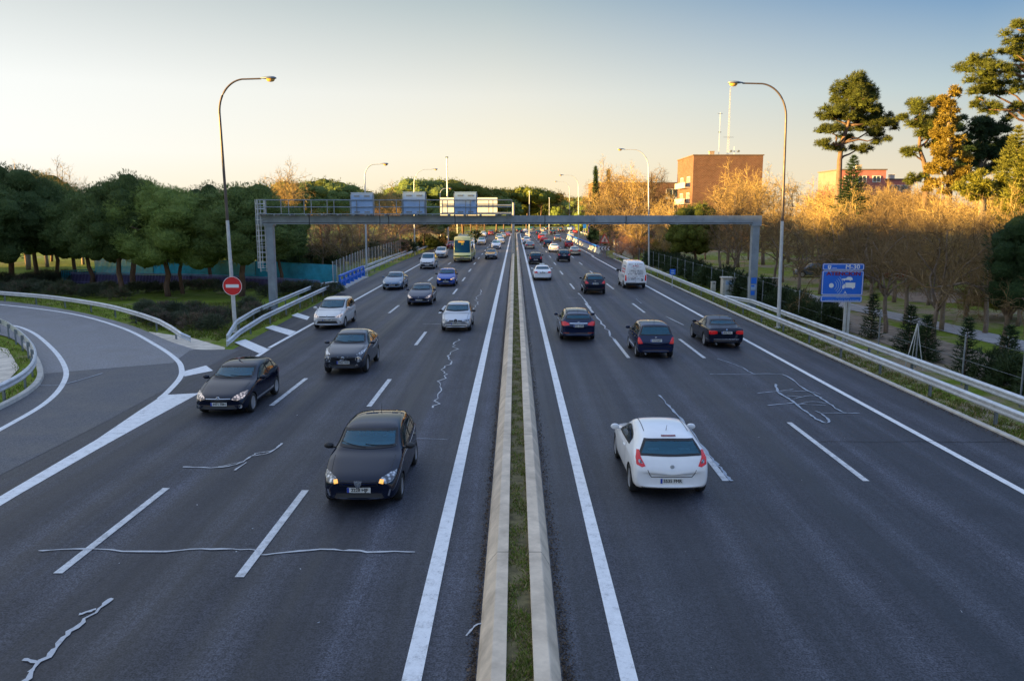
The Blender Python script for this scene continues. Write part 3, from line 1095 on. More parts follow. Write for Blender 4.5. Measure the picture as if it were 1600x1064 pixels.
# graffiti wrap on right leg
b = MB()
for i, (z, h, c) in enumerate(((2.0, 0.42, 0), (1.55, 0.36, 1), (1.16, 0.3, 0), (1.64, 0.12, 0))):
    b.box((GXR - 0.02 * i, -0.246 - 0.002 * i, z), (0.38 - 0.05 * i, 0.006, h), m=c)
b.build('sprayed_patch', [M['blue_rail'], M['sign_back']], root)
# walkway with railings on the left half
wx0, wx1 = GXL - 0.5, PY(800, 330, GY).x
zw = zb1 + 0.10
b = MB()
b.box(((wx0 + wx1) / 2, -0.35, zw), (wx1 - wx0, 0.95, 0.06))
n = int((wx1 - wx0) / 1.05)
for i in range(n + 1):
    x = wx0 + (wx1 - wx0) * i / n
    b.box((x, -0.30, zb1 + 0.035), (0.12, 1.0, 0.068))
b.build('walkway', M['gantry'], root)
zr = PY(600, 313, GY).z
b, c = MB(), MB()
for yy in (-0.8, 0.12):
    for z in (zr, (zr + zw) / 2):
        b.tube([(wx0, yy, z), (wx1, yy, z)], 0.03, 6)
    m_ = int((wx1 - wx0) / 1.5)
    for i in range(m_ + 1):
        x = wx0 + (wx1 - wx0) * i / m_ + (0.25 if yy > 0 else 0)
        c = MB()
        c.bar((min(x, wx1), yy, zw + 0.03), (min(x, wx1), yy, zr), 0.05)
        c.build('railing_post', M['steel_dark'], root)
b.build('handrail', M['steel_dark'], root, smooth=50)
# caged ladder at the left leg
lx0, lx1 = PY(401, 350, GY).x, PY(416, 350, GY).x
zl0, zl1 = PY(405, 418, GY).z, PY(405, 312, GY).z
b = MB()
for x in (lx0, (lx0 * 2 + lx1) / 3, (lx0 + 2 * lx1) / 3, lx1):
    b.bar((x, -0.45 if x not in (lx0, lx1) else -0.1, zl0), (x, -0.45 if x not in (lx0, lx1) else -0.1, zl1), 0.035)
z = zl0
while z < zl1 + 0.01:
    b.tube([(lx0, -0.1, z), (lx0 + 0.1, -0.42, z), ((lx0 + lx1) / 2, -0.5, z), (lx1 - 0.1, -0.42, z), (lx1, -0.1, z)], 0.02, 5)
    z += 0.36
b.build('ladder_cage', M['steel'], root)
b = MB()
for x in (lx0 + 0.12, lx1 - 0.12): b.bar((x, 0.05, zl0 - 0.3), (x, 0.05, zl1), 0.045)
z = zl0 - 0.2
while z < zl1: b.bar((lx0 + 0.12, 0.05, z), (lx1 - 0.12, 0.05, z), 0.025); z += 0.3
b.build('ladder', M['steel'], root)

# variable sign cabinets seen from behind
def sign_cabinet(label, x0, x1, y0, y1):
    a, e = PY(x0, y1, GY + 0.25), PY(x1, y0, GY + 0.25)
    w, h = e.x - a.x, e.z - a.z
    root = thing('sign_cabinet', label, 'sign cabinet', ((a.x + e.x) / 2, GY + 0.35, a.z), 0, 'matrix sign cabinets on the gantry')
    b = MB()
    b.box((0, 0, h / 2), (w, 0.35, h))
    b.box((0, 0.0, h + 0.02), (w + 0.08, 0.42, 0.04))
    b.build('case', M['sign_back'], root)
    for ix in (-1, 1):
        for z in (h * 0.13, h * 0.86):
            b = MB()
            b.box((ix * w * 0.24, -0.18, z), (w * 0.26, 0.03, 0.10))
            b.build('vent', M['steel_dark'], root)
    b = MB()
    for ix in (-1, 1): b.box((ix * (w / 2 + 0.04), -0.02, h * 0.45), (0.07, 0.2, h * 1.0))
    b.build('bracket', M['gantry'], root)
    return root


sign_cabinet('pale blue sign cabinet back, leftmost of three on the gantry', 550, 582, 302, 336)
sign_cabinet('pale blue sign cabinet back, middle of three on the gantry', 631, 664, 301, 336)
sign_cabinet('pale blue sign cabinet back with a hanging cable, in front of the white panel', 711, 744, 301, 336)

# cantilever sign beyond it
PYY = 128.0
root = thing('cantilever_sign', 'white sign panels seen from behind on a tall median post', 'road sign', (PY(802, 380, PYY).x, PYY, 0))
b = MB()
b.tube([(0, 0, -0.05), (0, 0, PY(802, 317, PYY).z)], [0.24, 0.2], 10)
b.build('post', M['concrete_pale'], root, smooth=40)
O = Vector(root.location)
b = MB()
for y in (321, 333): b.tube([PY(802, y, PYY) - O, PY(690, y, PYY) - O], 0.12, 8)
b.build('arm', M['steel_dark'], root, smooth=40)
for x0, x1 in ((688, 729), (731, 777)):
    a, e = PY(x0, 346, PYY + 0.3) - O, PY(x1, 309, PYY + 0.3) - O
    b = MB()
    b.box(((a.x + e.x) / 2, 0.3, (a.z + e.z) / 2), (e.x - a.x, 0.08, e.z - a.z))
    pn = b.build('sign_panel', M['sign_back_white'], root)
    b = MB()
    for z in ((a.z * 2 + e.z) / 3, (a.z + 2 * e.z) / 3 + 0.3): b.box(((a.x + e.x) / 2, 0.23, z), (e.x - a.x - 0.1, 0.06, 0.08))
    b.build('stiffener', M['steel_dark'], pn)

# ------------------------------------------------------------------ lettering helper
def text_mesh(txt, size, thick=0.004):
    cu = bpy.data.curves.new('text', 'FONT')
    cu.body = txt
    cu.size = size
    cu.align_x = 'CENTER'
    cu.align_y = 'CENTER'
    cu.extrude = thick / 2
    cu.resolution_u = 3
    o = bpy.data.objects.new('text', cu)
    C.objects.link(o)
    dg = bpy.context.evaluated_depsgraph_get()
    me = bpy.data.meshes.new_from_object(o.evaluated_get(dg))
    bpy.data.objects.remove(o)
    return me


def add_text(mb, txt, size, c, m=0, sx=1.0, bold=0.0):
    """letters standing in the x-z plane facing -y, centred on c"""
    me = text_mesh(txt, size)
    for off in ((0, 0),) if not bold else ((-bold, 0), (bold, 0), (0, bold * 0.6), (0, -bold * 0.6)):
        k = 0.0007 * (0 if not bold else [(-bold, 0), (bold, 0), (0, bold * 0.6), (0, -bold * 0.6)].index(off))
        vs = [Vector((v.co.x * sx + c[0] + off[0], c[1] - v.co.z - k, v.co.y + c[2] + off[1])) for v in me.vertices]
        mb.add(vs, [tuple(p.vertices) for p in me.polygons], m)
    bpy.data.meshes.remove(me)


def rrect(x0, x1, z0, z1, r, y, n=5):
    pts = []
    for cx, cz, a0 in ((x1 - r, z1 - r, 0), (x0 + r, z1 - r, 90), (x0 + r, z0 + r, 180), (x1 - r, z0 + r, 270)):
        for i in range(n + 1):
            a = R(a0 + 90 * i / n)
            pts.append((cx + r * math.cos(a), y, cz + r * math.sin(a)))
    return pts


def frame_ring(mb, x0, x1, z0, z1, r, w, y, m=0):
    a, e = rrect(x0, x1, z0, z1, r, y), rrect(x0 + w, x1 - w, z0 + w, z1 - w, max(r - w, 0.01), y)
    n = len(a)
    mb.add(a + e, [(i, (i + 1) % n, n + (i + 1) % n, n + i) for i in range(n)], m)


# speed camera warning sign on the right
sb = G(1320, 538)
SY = 41.0
a, e = PY(1283, 472, SY), PY(1350, 412, SY)
w, h = e.x - a.x, e.z - a.z
root = thing('road_sign', 'blue speed radar warning sign headed ATENCION behind the right guard rails', 'road sign', ((a.x + e.x) / 2, SY, 0), R(-4))
z0 = a.z
b = MB()
for (p0, p1) in ((0.0, 0.165), (0.178, 0.815), (0.828, 1.0)):
    o_ = 0.012 if p0 == 0.0 else -0.0
    b.prism(rrect(-w / 2 - o_, w / 2 - o_, z0 + p0 * h, z0 + p1 * h, 0.09, 0.0), (0, 0.05, 0))
b.build('sign_panel', M['sign_blue'], root)
b = MB()
for (p0, p1) in ((0.0, 0.165), (0.178, 0.815), (0.828, 1.0)):
    o_ = 0.012 if p0 == 0.0 else 0.0
    frame_ring(b, -w / 2 - o_ + 0.025, w / 2 - o_ - 0.025, z0 + p0 * h + 0.02, z0 + p1 * h - 0.02, 0.07, 0.028, -0.004)
zz = lambda f: z0 + f * h
# crest, dash, M-30
b.prism([(x, -0.003, zz(z)) for x, z in ((-0.78, 0.955), (-0.62, 0.955), (-0.62, 0.885), (-0.66, 0.862), (-0.70, 0.85), (-0.74, 0.862), (-0.78, 0.885))], (0, -0.003, 0))
b.prism([(x, -0.007, zz(z)) for x, z in ((-0.75, 0.935), (-0.65, 0.935), (-0.69, 0.90), (-0.69, 0.87), (-0.71, 0.87), (-0.71, 0.90))], (0, -0.002, 0), m=2)
b.box((-0.44, -0.005, zz(0.883)), (0.22, 0.004, 0.018))
add_text(b, 'M-30', 0.30, (0.46, -0.006, zz(0.912)), 0, 1.15, 0.008)
add_text(b, 'ATENCION', 0.28, (0.03, -0.006, zz(0.735)), 1, 1.2, 0.014)
# radar dot and waves
n = 20
b.poly([(-0.55 + 0.12 * math.cos(2 * math.pi * i / n), -0.004, zz(0.43) + 0.12 * math.sin(2 * math.pi * i / n)) for i in range(n)])
for rr in (0.24, 0.35, 0.46, 0.57):
    arc = [R(-50 + 100 * i / 12) for i in range(13)]
    vs = [(-0.55 + q * math.cos(t_), -0.004, zz(0.43) + q * math.sin(t_)) for q in (rr, rr + 0.028) for t_ in arc]
    b.add(vs, [(i, i + 1, 13 + i + 1, 13 + i) for i in range(12)], 3)
# car and lorry seen from the side
b.poly([(x + 0.23, -0.004, zz(0.575) + z) for x, z in ((-0.26, 0.0), (0.26, 0.0), (0.27, 0.06), (0.22, 0.13), (0.16, 0.16), (0.02, 0.16), (-0.06, 0.09), (-0.24, 0.07), (-0.28, 0.04))])
for x in (-0.15, 0.15): b.poly([(x + 0.23 + 0.04 * math.cos(i * math.pi / 5), -0.006, zz(0.575) + 0.04 * math.sin(i * math.pi / 5)) for i in range(10)])
b.poly([(x + 0.33, -0.004, zz(0.36) + z) for x, z in ((-0.18, 0.03), (0.31, 0.03), (0.31, 0.29), (-0.18, 0.29))])
b.poly([(x + 0.33, -0.0055, zz(0.36) + z) for x, z in ((-0.34, 0.03), (-0.20, 0.03), (-0.20, 0.22), (-0.25, 0.21), (-0.29, 0.14), (-0.33, 0.12))])
for x in (-0.27, 0.20): b.poly([(x + 0.33 + 0.055 * math.cos(i * math.pi / 5), -0.007, zz(0.36) + 0.03 + 0.055 * math.sin(i * math.pi / 5)) for i in range(10)])
# motorbike
for x in (-0.06, 0.07): b.poly([(x + 0.16 + 0.030 * math.cos(i * math.pi / 4), -0.004, zz(0.225) + 0.030 * math.sin(i * math.pi / 4)) for i in range(8)], 3)
b.poly([(x * .65 + 0.16, -0.006, zz(0.225) + z * .65) for x, z in ((-0.08, 0.03), (0.08, 0.03), (0.03, 0.10), (0.01, 0.19), (-0.03, 0.20), (-0.03, 0.10))])
add_text(b, 'VELOCIDAD', 0.11, (0.06, -0.006, zz(0.115)), 3, 1.2)
add_text(b, 'CONTROLADA POR RADAR', 0.11, (0.02, -0.006, zz(0.045)), 3, 1.22)
b.build('sign_face', [M['sign_white'], M['sign_darkred'], M['sign_blue'], M['sign_back']], root)
for x in (0.27, 0.45):
    b = MB()
    b.box((x, 0.13, (z0 + h * 0.9) / 2 - 0.1), (0.11, 0.14, z0 + h * 0.9 + 0.1))
    b.build('post', M['steel'], root)

# no entry sign
q = G(362, 524)
zc = PY(363, 447, q.y + 0.6)
rad = (PY(377.5, 447, q.y + 0.6).x - PY(348, 447, q.y + 0.6).x) / 2
root = thing('no_entry_sign', 'round red no entry sign with a white bar beside the left lamp', 'road sign', (zc.x, q.y + 0.6, 0), R(3))
b = MB()
n = 32
disc = [(rad * math.cos(2 * math.pi * i / n), 0, zc.z + rad * math.sin(2 * math.pi * i / n)) for i in range(n)]
b.prism(disc, (0, 0.03, 0))
b.build('disc', M['sign_red'], root)
b = MB()
ring = [(k * math.cos(2 * math.pi * i / n), -0.004, zc.z + k * math.sin(2 * math.pi * i / n)) for k in (rad, rad * 0.955) for i in range(n)]
b.add(ring, [(i, (i + 1) % n, n + (i + 1) % n, n + i) for i in range(n)])
b.prism(rrect(-rad * 0.68, rad * 0.68, zc.z - rad * 0.17, zc.z + rad * 0.17, 0.03, -0.002), (0, -0.003, 0))
b.build('bar', M['sign_white'], root)
b = MB()
b.box((0.05, 0.07, (zc.z + rad * 0.6) / 2), (0.09, 0.05, zc.z + rad * 0.6))
b.build('post', M['steel'], root)

# warning triangle and chevrons at the exit
q = PY(945, 391, 122)
root = thing('warning_sign', 'red bordered warning triangle above a black and white chevron panel at the exit', 'road sign', (q.x, 122, 0))
O = Vector(root.location)
p = [PY(x, y, 122) - O for x, y in ((936, 380), (953.5, 380), (944.6, 365))]
b = MB()
b.prism(p, (0, 0.05, 0))
b.build('triangle', M['sign_red'], root)
cen = (p[0] + p[1] + p[2]) / 3
b = MB()
b.prism([cen + (v - cen) * 0.66 + Vector((0, -0.004, 0)) for v in p], (0, -0.004, 0))
b.prism([cen + Vector((x, -0.012, z)) for x, z in ((-0.05, -0.30), (0.12, -0.30), (0.12, -0.05), (0.22, -0.05), (0.05, 0.28), (-0.05, 0.1), (-0.12, 0.02), (-0.05, -0.02))], (0, -0.004, 0), 1)
b.build('triangle_face', [plain('sign pale', (0.75, 0.66, 0.55), 0.5), M['sign_black']], root)
a, e = PY(934, 391.5, 122) - O, PY(953, 385.5, 122) - O
b = MB()
b.box(((a.x + e.x) / 2, 0.05, (a.z + e.z) / 2), (e.x - a.x, 0.05, e.z - a.z))
b.build('chevron_panel', M['sign_white'], root)
b = MB()
hh, zc_ = (e.z - a.z) / 2, (a.z + e.z) / 2
for i in range(4):
    x = a.x + 0.25 + i * 0.46
    for s_ in (-1, 1):
        b.prism([(x, 0.02, zc_), (x + 0.2, 0.02, zc_), (x + 0.40, 0.02, zc_ + s_ * hh * 0.9), (x + 0.2, 0.02, zc_ + s_ * hh * 0.9)][::s_], (0, -0.004, 0))
b.build('chevrons', M['sign_black'], root)
b = MB()
for x in (-0.5, 0.5): b.box((x, 0.12, p[2].z * 0.45), (0.09, 0.07, p[2].z * 0.9))
b.build('post', M['steel_dark'], root)
# small blue kilometre marker
q = PY(1051, 425, G(1051, 450).y)
root = thing('marker_sign', 'small square blue marker sign above the right guard rail', 'road sign', (q.x, q.y, 0))
b = MB()
b.box((0, 0, q.z), (0.5, 0.03, 0.5))
b.build('panel', M['sign_blue'], root)
b = MB()
b.box((0, -0.018, q.z + 0.1), (0.26, 0.004, 0.1)); b.box((0, -0.018, q.z - 0.1), (0.3, 0.004, 0.12))
b.build('panel_marks', M['sign_back'], root)
b = MB()
b.box((0, 0.05, q.z / 2), (0.06, 0.05, q.z))
b.build('post', M['steel'], root)
# blue sign panel far right under the beam and small ones
for x0, x1, y0, y1, Y, lb in ((919, 927, 352, 363, 190, 'tall dark blue sign panel at the far exit road'), (911, 916, 350, 357, 230, 'tiny blue direction sign at the far right of the bend')):
    a, e = PY(x0, y1, Y), PY(x1, y0, Y)
    root = thing('direction_sign', lb, 'road sign', ((a.x + e.x) / 2, Y, 0))
    b = MB()
    b.box((0, 0, (a.z + e.z) / 2), (e.x - a.x, 0.06, e.z - a.z))
    b.build('panel', M['sign_blue'], root)
    b = MB()
    for s_ in (-1, 1): b.box((s_ * (e.x - a.x) * 0.35, 0.09, e.z / 2 - 0.1), (0.12, 0.1, e.z))
    b.build('post', M['steel'], root)

# ------------------------------------------------------------------ exit road: barrier with blue rail, teal railing with pale bars
root = thing('concrete_barrier', 'pale concrete barrier with a blue top rail dividing off the exit road', 'barrier', (14.1, 132, 0))
b = MB()
bp = [(0.30, 0), (0.28, 0.1), (0.12, 0.35), (0.08, 0.8), (-0.08, 0.8), (-0.12, 0.35), (-0.28, 0.1), (-0.30, 0)]
sweep(b, [Vector((0, y, 0)) for y in (0, 20, 40, 60, 84)], bp, 0, True)
b.build('wall', M['concrete_pale'], root)
b = MB()
b.box((0, 42, 1.12), (0.22, 84, 0.2))
for i in range(29): b.box((0, i * 3 + 0.1, 0.92), (0.1, 0.1, 0.26))
b.build('top_rail', M['blue_rail'], root)
q0, q1 = PY(988, 405, 122), PY(926, 378, 200)
root = bar_fence('teal topped railing with pale vertical bars beside the exit road', [(PY(988, 405, 118).x, 118, 0), (PY(926, 378, 205).x, 205, 0)], 1.6, 'concrete_pale', 0.6, 'concrete_pale', 'exit_railing', bw=0.14)
e = Vector((PY(926, 378, 205).x - root.location.x, 87, 0))
b = MB()
b.bar((0, 0, 1.75), e + Vector((0, 0, 1.75)), 0.16, 0.3)
b.build('top_rail', M['teal_rail'], root)
for i in range(15):
    p = e * (i / 14)
    b = MB()
    b.bar(p + Vector((0, 0, 0)), p + Vector((0, 0, 1.62)), 0.12, 0.12)
    b.build('post', M['concrete_pale'], root)

# roadside cabinets at the right gantry leg
q = G(1160, 466)
root = thing('utility_cabinet', 'pale concrete electrical cabinet with grey door beside the right gantry leg', 'cabinet', (16.9, q.y + 1.0, 0))
b = MB()
b.box((0, 0, 0.75), (0.95, 0.75, 1.5)); b.box((0, 0, 1.55), (1.1, 0.9, 0.1))
b.build('housing', M['concrete_pale'], root)
b = MB()
b.box((0.05, -0.385, 0.78), (0.7, 0.02, 1.2))
b.build('door', M['steel'], root)
b = MB()
b.box((0.05, -0.40, 1.15), (0.6, 0.012, 0.3))
b.build('poster', M['sign_back'], root)
root = thing('marker_post', 'short white concrete post beside the electrical cabinet', 'post', (16.3, q.y + 3.2, 0))
b = MB()
b.box((0, 0, 0.5), (0.34, 0.3, 1.0)); b.box((0, 0, 1.02), (0.38, 0.34, 0.05)); b.box((0.03, -0.155, 0.9), (0.1, 0.01, 0.1), m=1)
b.build('shaft', [M['concrete_pale'], M['sign_black']], root)
root = thing('garden_wall', 'low brick wall with coping behind the right gantry leg', 'wall', (19.8, q.y + 3.5, 0))
M['brick_plain'] = plain('rough brick', (0.34, 0.25, 0.19), 0.9, 0, 0.25, 6, bump=0.4)
b = MB()
b.box((0, 0, 0.62), (3.8, 0.3, 1.3))
b.build('wall', M['brick_plain'], root)
b = MB()
b.box((0, 0, 1.31), (3.95, 0.4, 0.08))
b.build('coping', M['concrete_pale'], root)
# A-frame stay near the blue sign (thin pale tripod)
q = Vector((17.0, 33.4, 0))
root = thing('tripod_stay', 'thin pale steel tripod stay right of the blue radar sign', 'stay', q)
for dx, dy in ((-0.42, 0), (0.0, 0.3), (0.33, -0.1)):
    b = MB()
    b.tube([(dx, dy, -0.05), (0, 0, 1.95)], 0.02, 6)
    b.build('leg', M['steel'], root)

# ------------------------------------------------------------------ buildings
def bricks(name, c1, c2, mort, sc=1.0):
    t = NT(name)
    br = t.n('TexBrick')
    br.inputs['Scale'].default_value = 1.0
    br.inputs['Brick Width'].default_value = 0.50 * sc
    br.inputs['Row Height'].default_value = 0.22 * sc
    br.inputs['Mortar Size'].default_value = 0.018 * sc
    br.inputs['Color1'].default_value = (*c1, 1)
    br.inputs['Color2'].default_value = (*c2, 1)
    br.inputs['Mortar'].default_value = (*mort, 1)
    tc = t.n('TexCoord')
    sp = t.n('SeparateXYZ')
    cb = t.n('CombineXYZ')
    t.l(tc.outputs['Object'], sp.inputs[0])
    t.l(t.math('ADD', sp.outputs[0], sp.outputs[1]), cb.inputs[0])
    t.l(sp.outputs[2], cb.inputs[1])
    t.l(cb.outputs[0], br.inputs['Vector'])
    f = t.noise(tc.outputs['Object'], 0.5, 5, 0.7)
    t.set(Base_Color=t.mix(0.7, br.outputs[0], t.ramp(f, [(0.3, 0.75), (0.7, 1.2)]), 'MULTIPLY'), Roughness=0.9, Specular_IOR_Level=0.2)
    return t.m


M['brick'] = bricks('red brick', (0.17, 0.082, 0.052), (0.13, 0.060, 0.040), (0.22, 0.16, 0.12))
M['brick_pink'] = plain('salmon render', (0.52, 0.17, 0.14), 0.85, 0, 0.15, 0.5)
M['render_pale'] = plain('pale render', (0.52, 0.44, 0.38), 0.85, 0, 0.15, 0.6)
M['roof'] = plain('roof felt', (0.16, 0.12, 0.10), 0.9, 0, 0.2, 1)
M['glass_dark'] = plain('window glass', (0.03, 0.06, 0.07), 0.08, 0, 0, spec=0.8)
M['frame_white'] = plain('white frame', (0.7, 0.68, 0.64), 0.5, 0, 0.05)


def win(root, c, w, h, face='Y', shutters=False):
    """window with frame and pane; face 'Y': looks to -y, 'X': looks to -x"""
    b = MB()
    g = MB()
    t_ = 0.12
    for (dx, dz, ww, hh) in ((-w / 2, 0, t_, h + t_ * .98), (w / 2, 0, t_, h + t_ * .98), (0, h / 2, w - t_, t_), (0, -h / 2, w - t_, t_), (0, 0, t_ * 0.7, h - t_)):
        if face == 'Y': b.box((c[0] + dx, c[1] - 0.05, c[2] + dz), (ww, 0.16, hh))
        else: b.box((c[0] - 0.05, c[1] + dx, c[2] + dz), (0.16, ww, hh))
    g.box(c, (w - t_, 0.05, h - t_) if face == 'Y' else (0.05, w - t_, h - t_))
    f = b.build('window', M['frame_white'], root)
    g.build('pane', M['glass_dark'], f)


BY = 150.0
x0, x1 = PY(1082, 300, BY).x, PY(1190, 300, BY).x
zt = PY(1100, 243, BY).z
dep = 14.5
root = thing('brick_building', 'tall windowless red brick block with antennas on its flat roof', 'building', (x0, BY, 0))
b = MB()
b.box(((x1 - x0) / 2, dep / 2, zt / 2 - 0.1), (x1 - x0, dep, zt + 0.1))
b.build('wall', M['brick'], root)
b = MB()
b.box(((x1 - x0) / 2, dep / 2, zt + 0.06), (x1 - x0 + 0.3, dep + 0.3, 0.2))
rf = b.build('roof', M['roof'], root)
b = MB()
b.box((4.2, 4, zt + 0.55), (0.9, 0.9, 0.8)); b.box((4.2, 4, zt + 0.99), (1.05, 1.05, 0.1))
b.build('chimney', M['brick_plain'], rf)
for i, z in enumerate((3.6, 6.6, 9.6, 12.6)):
    for y in (3.5, 9.5):
        win(root, (-0.01, y, z), 2.2, 1.7, 'X')
    b = MB()
    b.box((-0.55, 6.5, z - 1.15), (1.1, 9.5, 0.16))
    b.box((-1.06, 6.5, z - 0.62), (0.06, 9.5, 0.9))
    b.build('balcony', M['render_pale'], root)


def antenna(label, px, ytop, ybot, Y, kind):
    q = PY(px, ybot, Y)
    zt_ = PY(px, ytop, Y).z
    root = thing('roof_antenna', label, 'antenna', (q.x, Y, q.z - 0.25), 0, 'antennas on the brick block')
    H = zt_ - q.z
    b = MB()
    if kind == 'lattice':
        for sx, sy in ((-.2, -.12), (.2, -.12), (0, .22)): b.bar((sx, sy, 0), (sx * .4, sy * .4, H), 0.05)
        n = int(H / 0.5)
        for i in range(n):
            k = 1 - 0.6 * i / n
            b.bar((-.2 * k, -.12 * k, i * .5), (.2 * k, -.12 * k, i * .5 + .5), 0.03)
            b.bar((.2 * k, -.12 * k, i * .5), (0, .22 * k, i * .5 + .5), 0.03)
        b.tube([(0, 0, H), (0.3, 0, H + 0.25), (1.2, 0, H + 0.35)], 0.03, 5)
    else:
        b.tube([(0, 0, 0), (0, 0, H)], 0.05, 6)
    b.build('mast', M['steel'], root)
    b = MB()
    if kind == 'yagi':
        b.bar((-0.5, 0, H - 0.2), (0.5, 0, H - 0.2), 0.05)
        for i in range(6): b.bar((-0.45 + i * .18, -0.3, H - 0.2), (-0.45 + i * .18, 0.3, H - 0.2), 0.03)
        b.bar((-0.3, 0, H * .55), (0.3, 0, H * .55), 0.12)
    elif kind == 'lattice':
        b.bar((-1.0, 0, H * .28), (1.0, 0, H * .28), 0.05)
        for i in range(7): b.bar((-0.9 + i * .3, -0.35, H * .28), (-0.9 + i * .3, 0.35, H * .28), 0.03)
    else:
        b.bar((-0.7, 0, H * .5), (0.9, 0, H * .5), 0.05)
        for x in (-.6, .8): b.tube([(x, -.2, H * .5), (x, .2, H * .5)], 0.22, 8)
    b.build('aerial', M['steel_dark'], root)


antenna('slim aerial mast with small top aerial, left one on the brick block', 1123, 174, 242, 154, 'yagi')
antenna('tall lattice aerial mast on the brick block roof', 1137, 136, 242, 155, 'lattice')
antenna('short aerial with two round dishes at the right on the brick block', 1147, 227, 242, 153, 'dish')

WY = 205.0
x0, x1 = PY(926, 300, WY).x, PY(1066, 300, WY).x
zt = PY(1000, 286, WY).z
root = thing('brick_building', 'lower long brick wing with a white framed terrace window behind bare trees', 'building', (x0, WY, 0))
b = MB()
b.box(((x1 - x0) / 2, 6, zt / 2 - 0.1), (x1 - x0, 12, zt + 0.1))
b.build('wall', M['brick'], root)
b = MB()
b.box(((x1 - x0) / 2, 6, zt + 0.05), (x1 - x0 + 0.3, 12.3, 0.18))
b.build('roof', M['roof'], root)
q = PY(1051, 302, WY)
for z in (q.z, q.z - 3.4, q.z - 6.8):
    win(root, (q.x - x0, -0.03, z), 3.2, 2.0)
    win(root, (q.x - x0 - 9, -0.03, z), 3.2, 2.0)
    b = MB()
    b.box((q.x - x0, -0.45, z - 1.25), (3.6, 0.8, 0.5))
    b.build('balcony', M['frame_white'], root)

for (xa, xb, yt, Y, mt, lb) in ((1312, 1385, 266, 175, 'brick_pink', 'distant salmon pink block seen between the tall pines'), (1388, 1425, 281, 182, 'brick_pink', 'low distant salmon block right of the taller one')):
    a, e = PY(xa, yt, Y), PY(xb, yt, Y)
    root = thing('apartment_block', lb, 'building', (a.x, Y, 0))
    W_, z_ = e.x - a.x, a.z
    b = MB()
    b.box((W_ / 2, 6, z_ / 2 - 0.1), (W_, 12, z_ + 0.1))
    b.build('wall', M[mt], root)
    b = MB()
    b.box((W_ / 2, 6, z_ + 0.1), (W_ + 0.4, 12.4, 0.25))
    rf = b.build('roof', M['roof'], root)
    b = MB()
    b.box((W_ * 0.65, 6, z_ + 0.75), (1.0, 1.0, 1.2)); b.box((W_ * 0.65, 6, z_ + 1.4), (1.2, 1.2, 0.12))
    b.build('chimney', M['render_pale'], rf)
    for i in range(3): win(root, (W_ * (0.2 + 0.3 * i), -0.03, z_ - 1.9), 1.6, 1.3)
# ------------------------------------------------------------------ vegetation
M['pine'] = foliage('pine needles', (0.080, 0.138, 0.042), (0.27, 0.34, 0.10), 0.12)
M['aleppo'] = foliage('aleppo pine needles', (0.045, 0.066, 0.012), (0.19, 0.20, 0.038), 0.25)
M['rust_leaf'] = foliage('rust coloured leaves', (0.14, 0.100, 0.018), (0.32, 0.245, 0.045), 0.35)
M['gold_leaf'] = foliage('yellow green leaves', (0.10, 0.11, 0.015), (0.28, 0.27, 0.04), 0.35)
M['conifer'] = foliage('dark conifer', (0.012, 0.032, 0.014), (0.05, 0.085, 0.030), 0.15)
M['spruce_gold'] = foliage('golden conifer', (0.10, 0.12, 0.02), (0.26, 0.25, 0.05), 0.25)
M['hedge'] = foliage('hedge leaves', (0.014, 0.035, 0.014), (0.06, 0.085, 0.03), 0.15)
M['bush'] = foliage('grey green bush', (0.045, 0.065, 0.035), (0.13, 0.145, 0.085), 0.2)
M['bush_green'] = foliage('green bush', (0.03, 0.06, 0.012), (0.13, 0.17, 0.03), 0.25)
M['bush_brown'] = foliage('brown heather', (0.09, 0.07, 0.05), (0.20, 0.15, 0.11), 0.2)
M['bark_pine'] = bark('pine bark', (0.10, 0.06, 0.045), (0.23, 0.15, 0.11))
M['bark_grey'] = bark('grey bark', (0.13, 0.10, 0.08), (0.28, 0.22, 0.17))


def twig_mat(name, dark, light):
    t = NT(name)
    g = t.n('NewGeometry')
    t.set(Base_Color=t.ramp(g.outputs['Random Per Island'], [(0, dark), (1, light)]), Roughness=0.8, Specular_IOR_Level=0.2)
    return t.m


M['twig'] = twig_mat('bare twigs', (0.10, 0.068, 0.035), (0.27, 0.18, 0.08))
M['twig_gold'] = twig_mat('golden twigs', (0.26, 0.175, 0.065), (0.47, 0.33, 0.125))
M['twig_pink'] = twig_mat('reddish twigs', (0.28, 0.14, 0.09), (0.46, 0.25, 0.15))


def unit(v): return v / np.maximum(np.linalg.norm(v, axis=-1, keepdims=True), 1e-9)


def tufts(P, D, n, ln, spread, w, g=rng):
    """needle tufts: n narrow triangles at each point P fanning about direction D"""
    P = np.repeat(P, n, 0)
    D = np.repeat(D, n, 0)
    d = unit(D + g.normal(0, spread, P.shape))
    L = ln * g.uniform(0.6, 1.25, len(P))[:, None]
    s = unit(np.cross(d, g.normal(0, 1, P.shape))) * (w * g.uniform(0.7, 1.3, len(P)))[:, None]
    base = P - d * L * 0.25
    V = np.stack([base - s * 0.6, base + s * 0.6, P + d * L * 0.55 + s * 0.5, P + d * L], 1)
    return V.reshape(-1, 3)


def blob_points(c, r, n, g=rng, low=-0.35, up=0.0):
    """points and outward directions on a lumpy ellipsoid shell (upper part kept)"""
    d = unit(g.normal(0, 1, (n * 3, 3)))
    d = d[d[:, 2] > low][:n]
    k = g.uniform(0.72, 1.03, len(d))[:, None]
    P = np.asarray(c) + d * np.asarray(r) * k
    D = unit(d / np.asarray(r) + np.array([0, 0, up]))
    return P, D


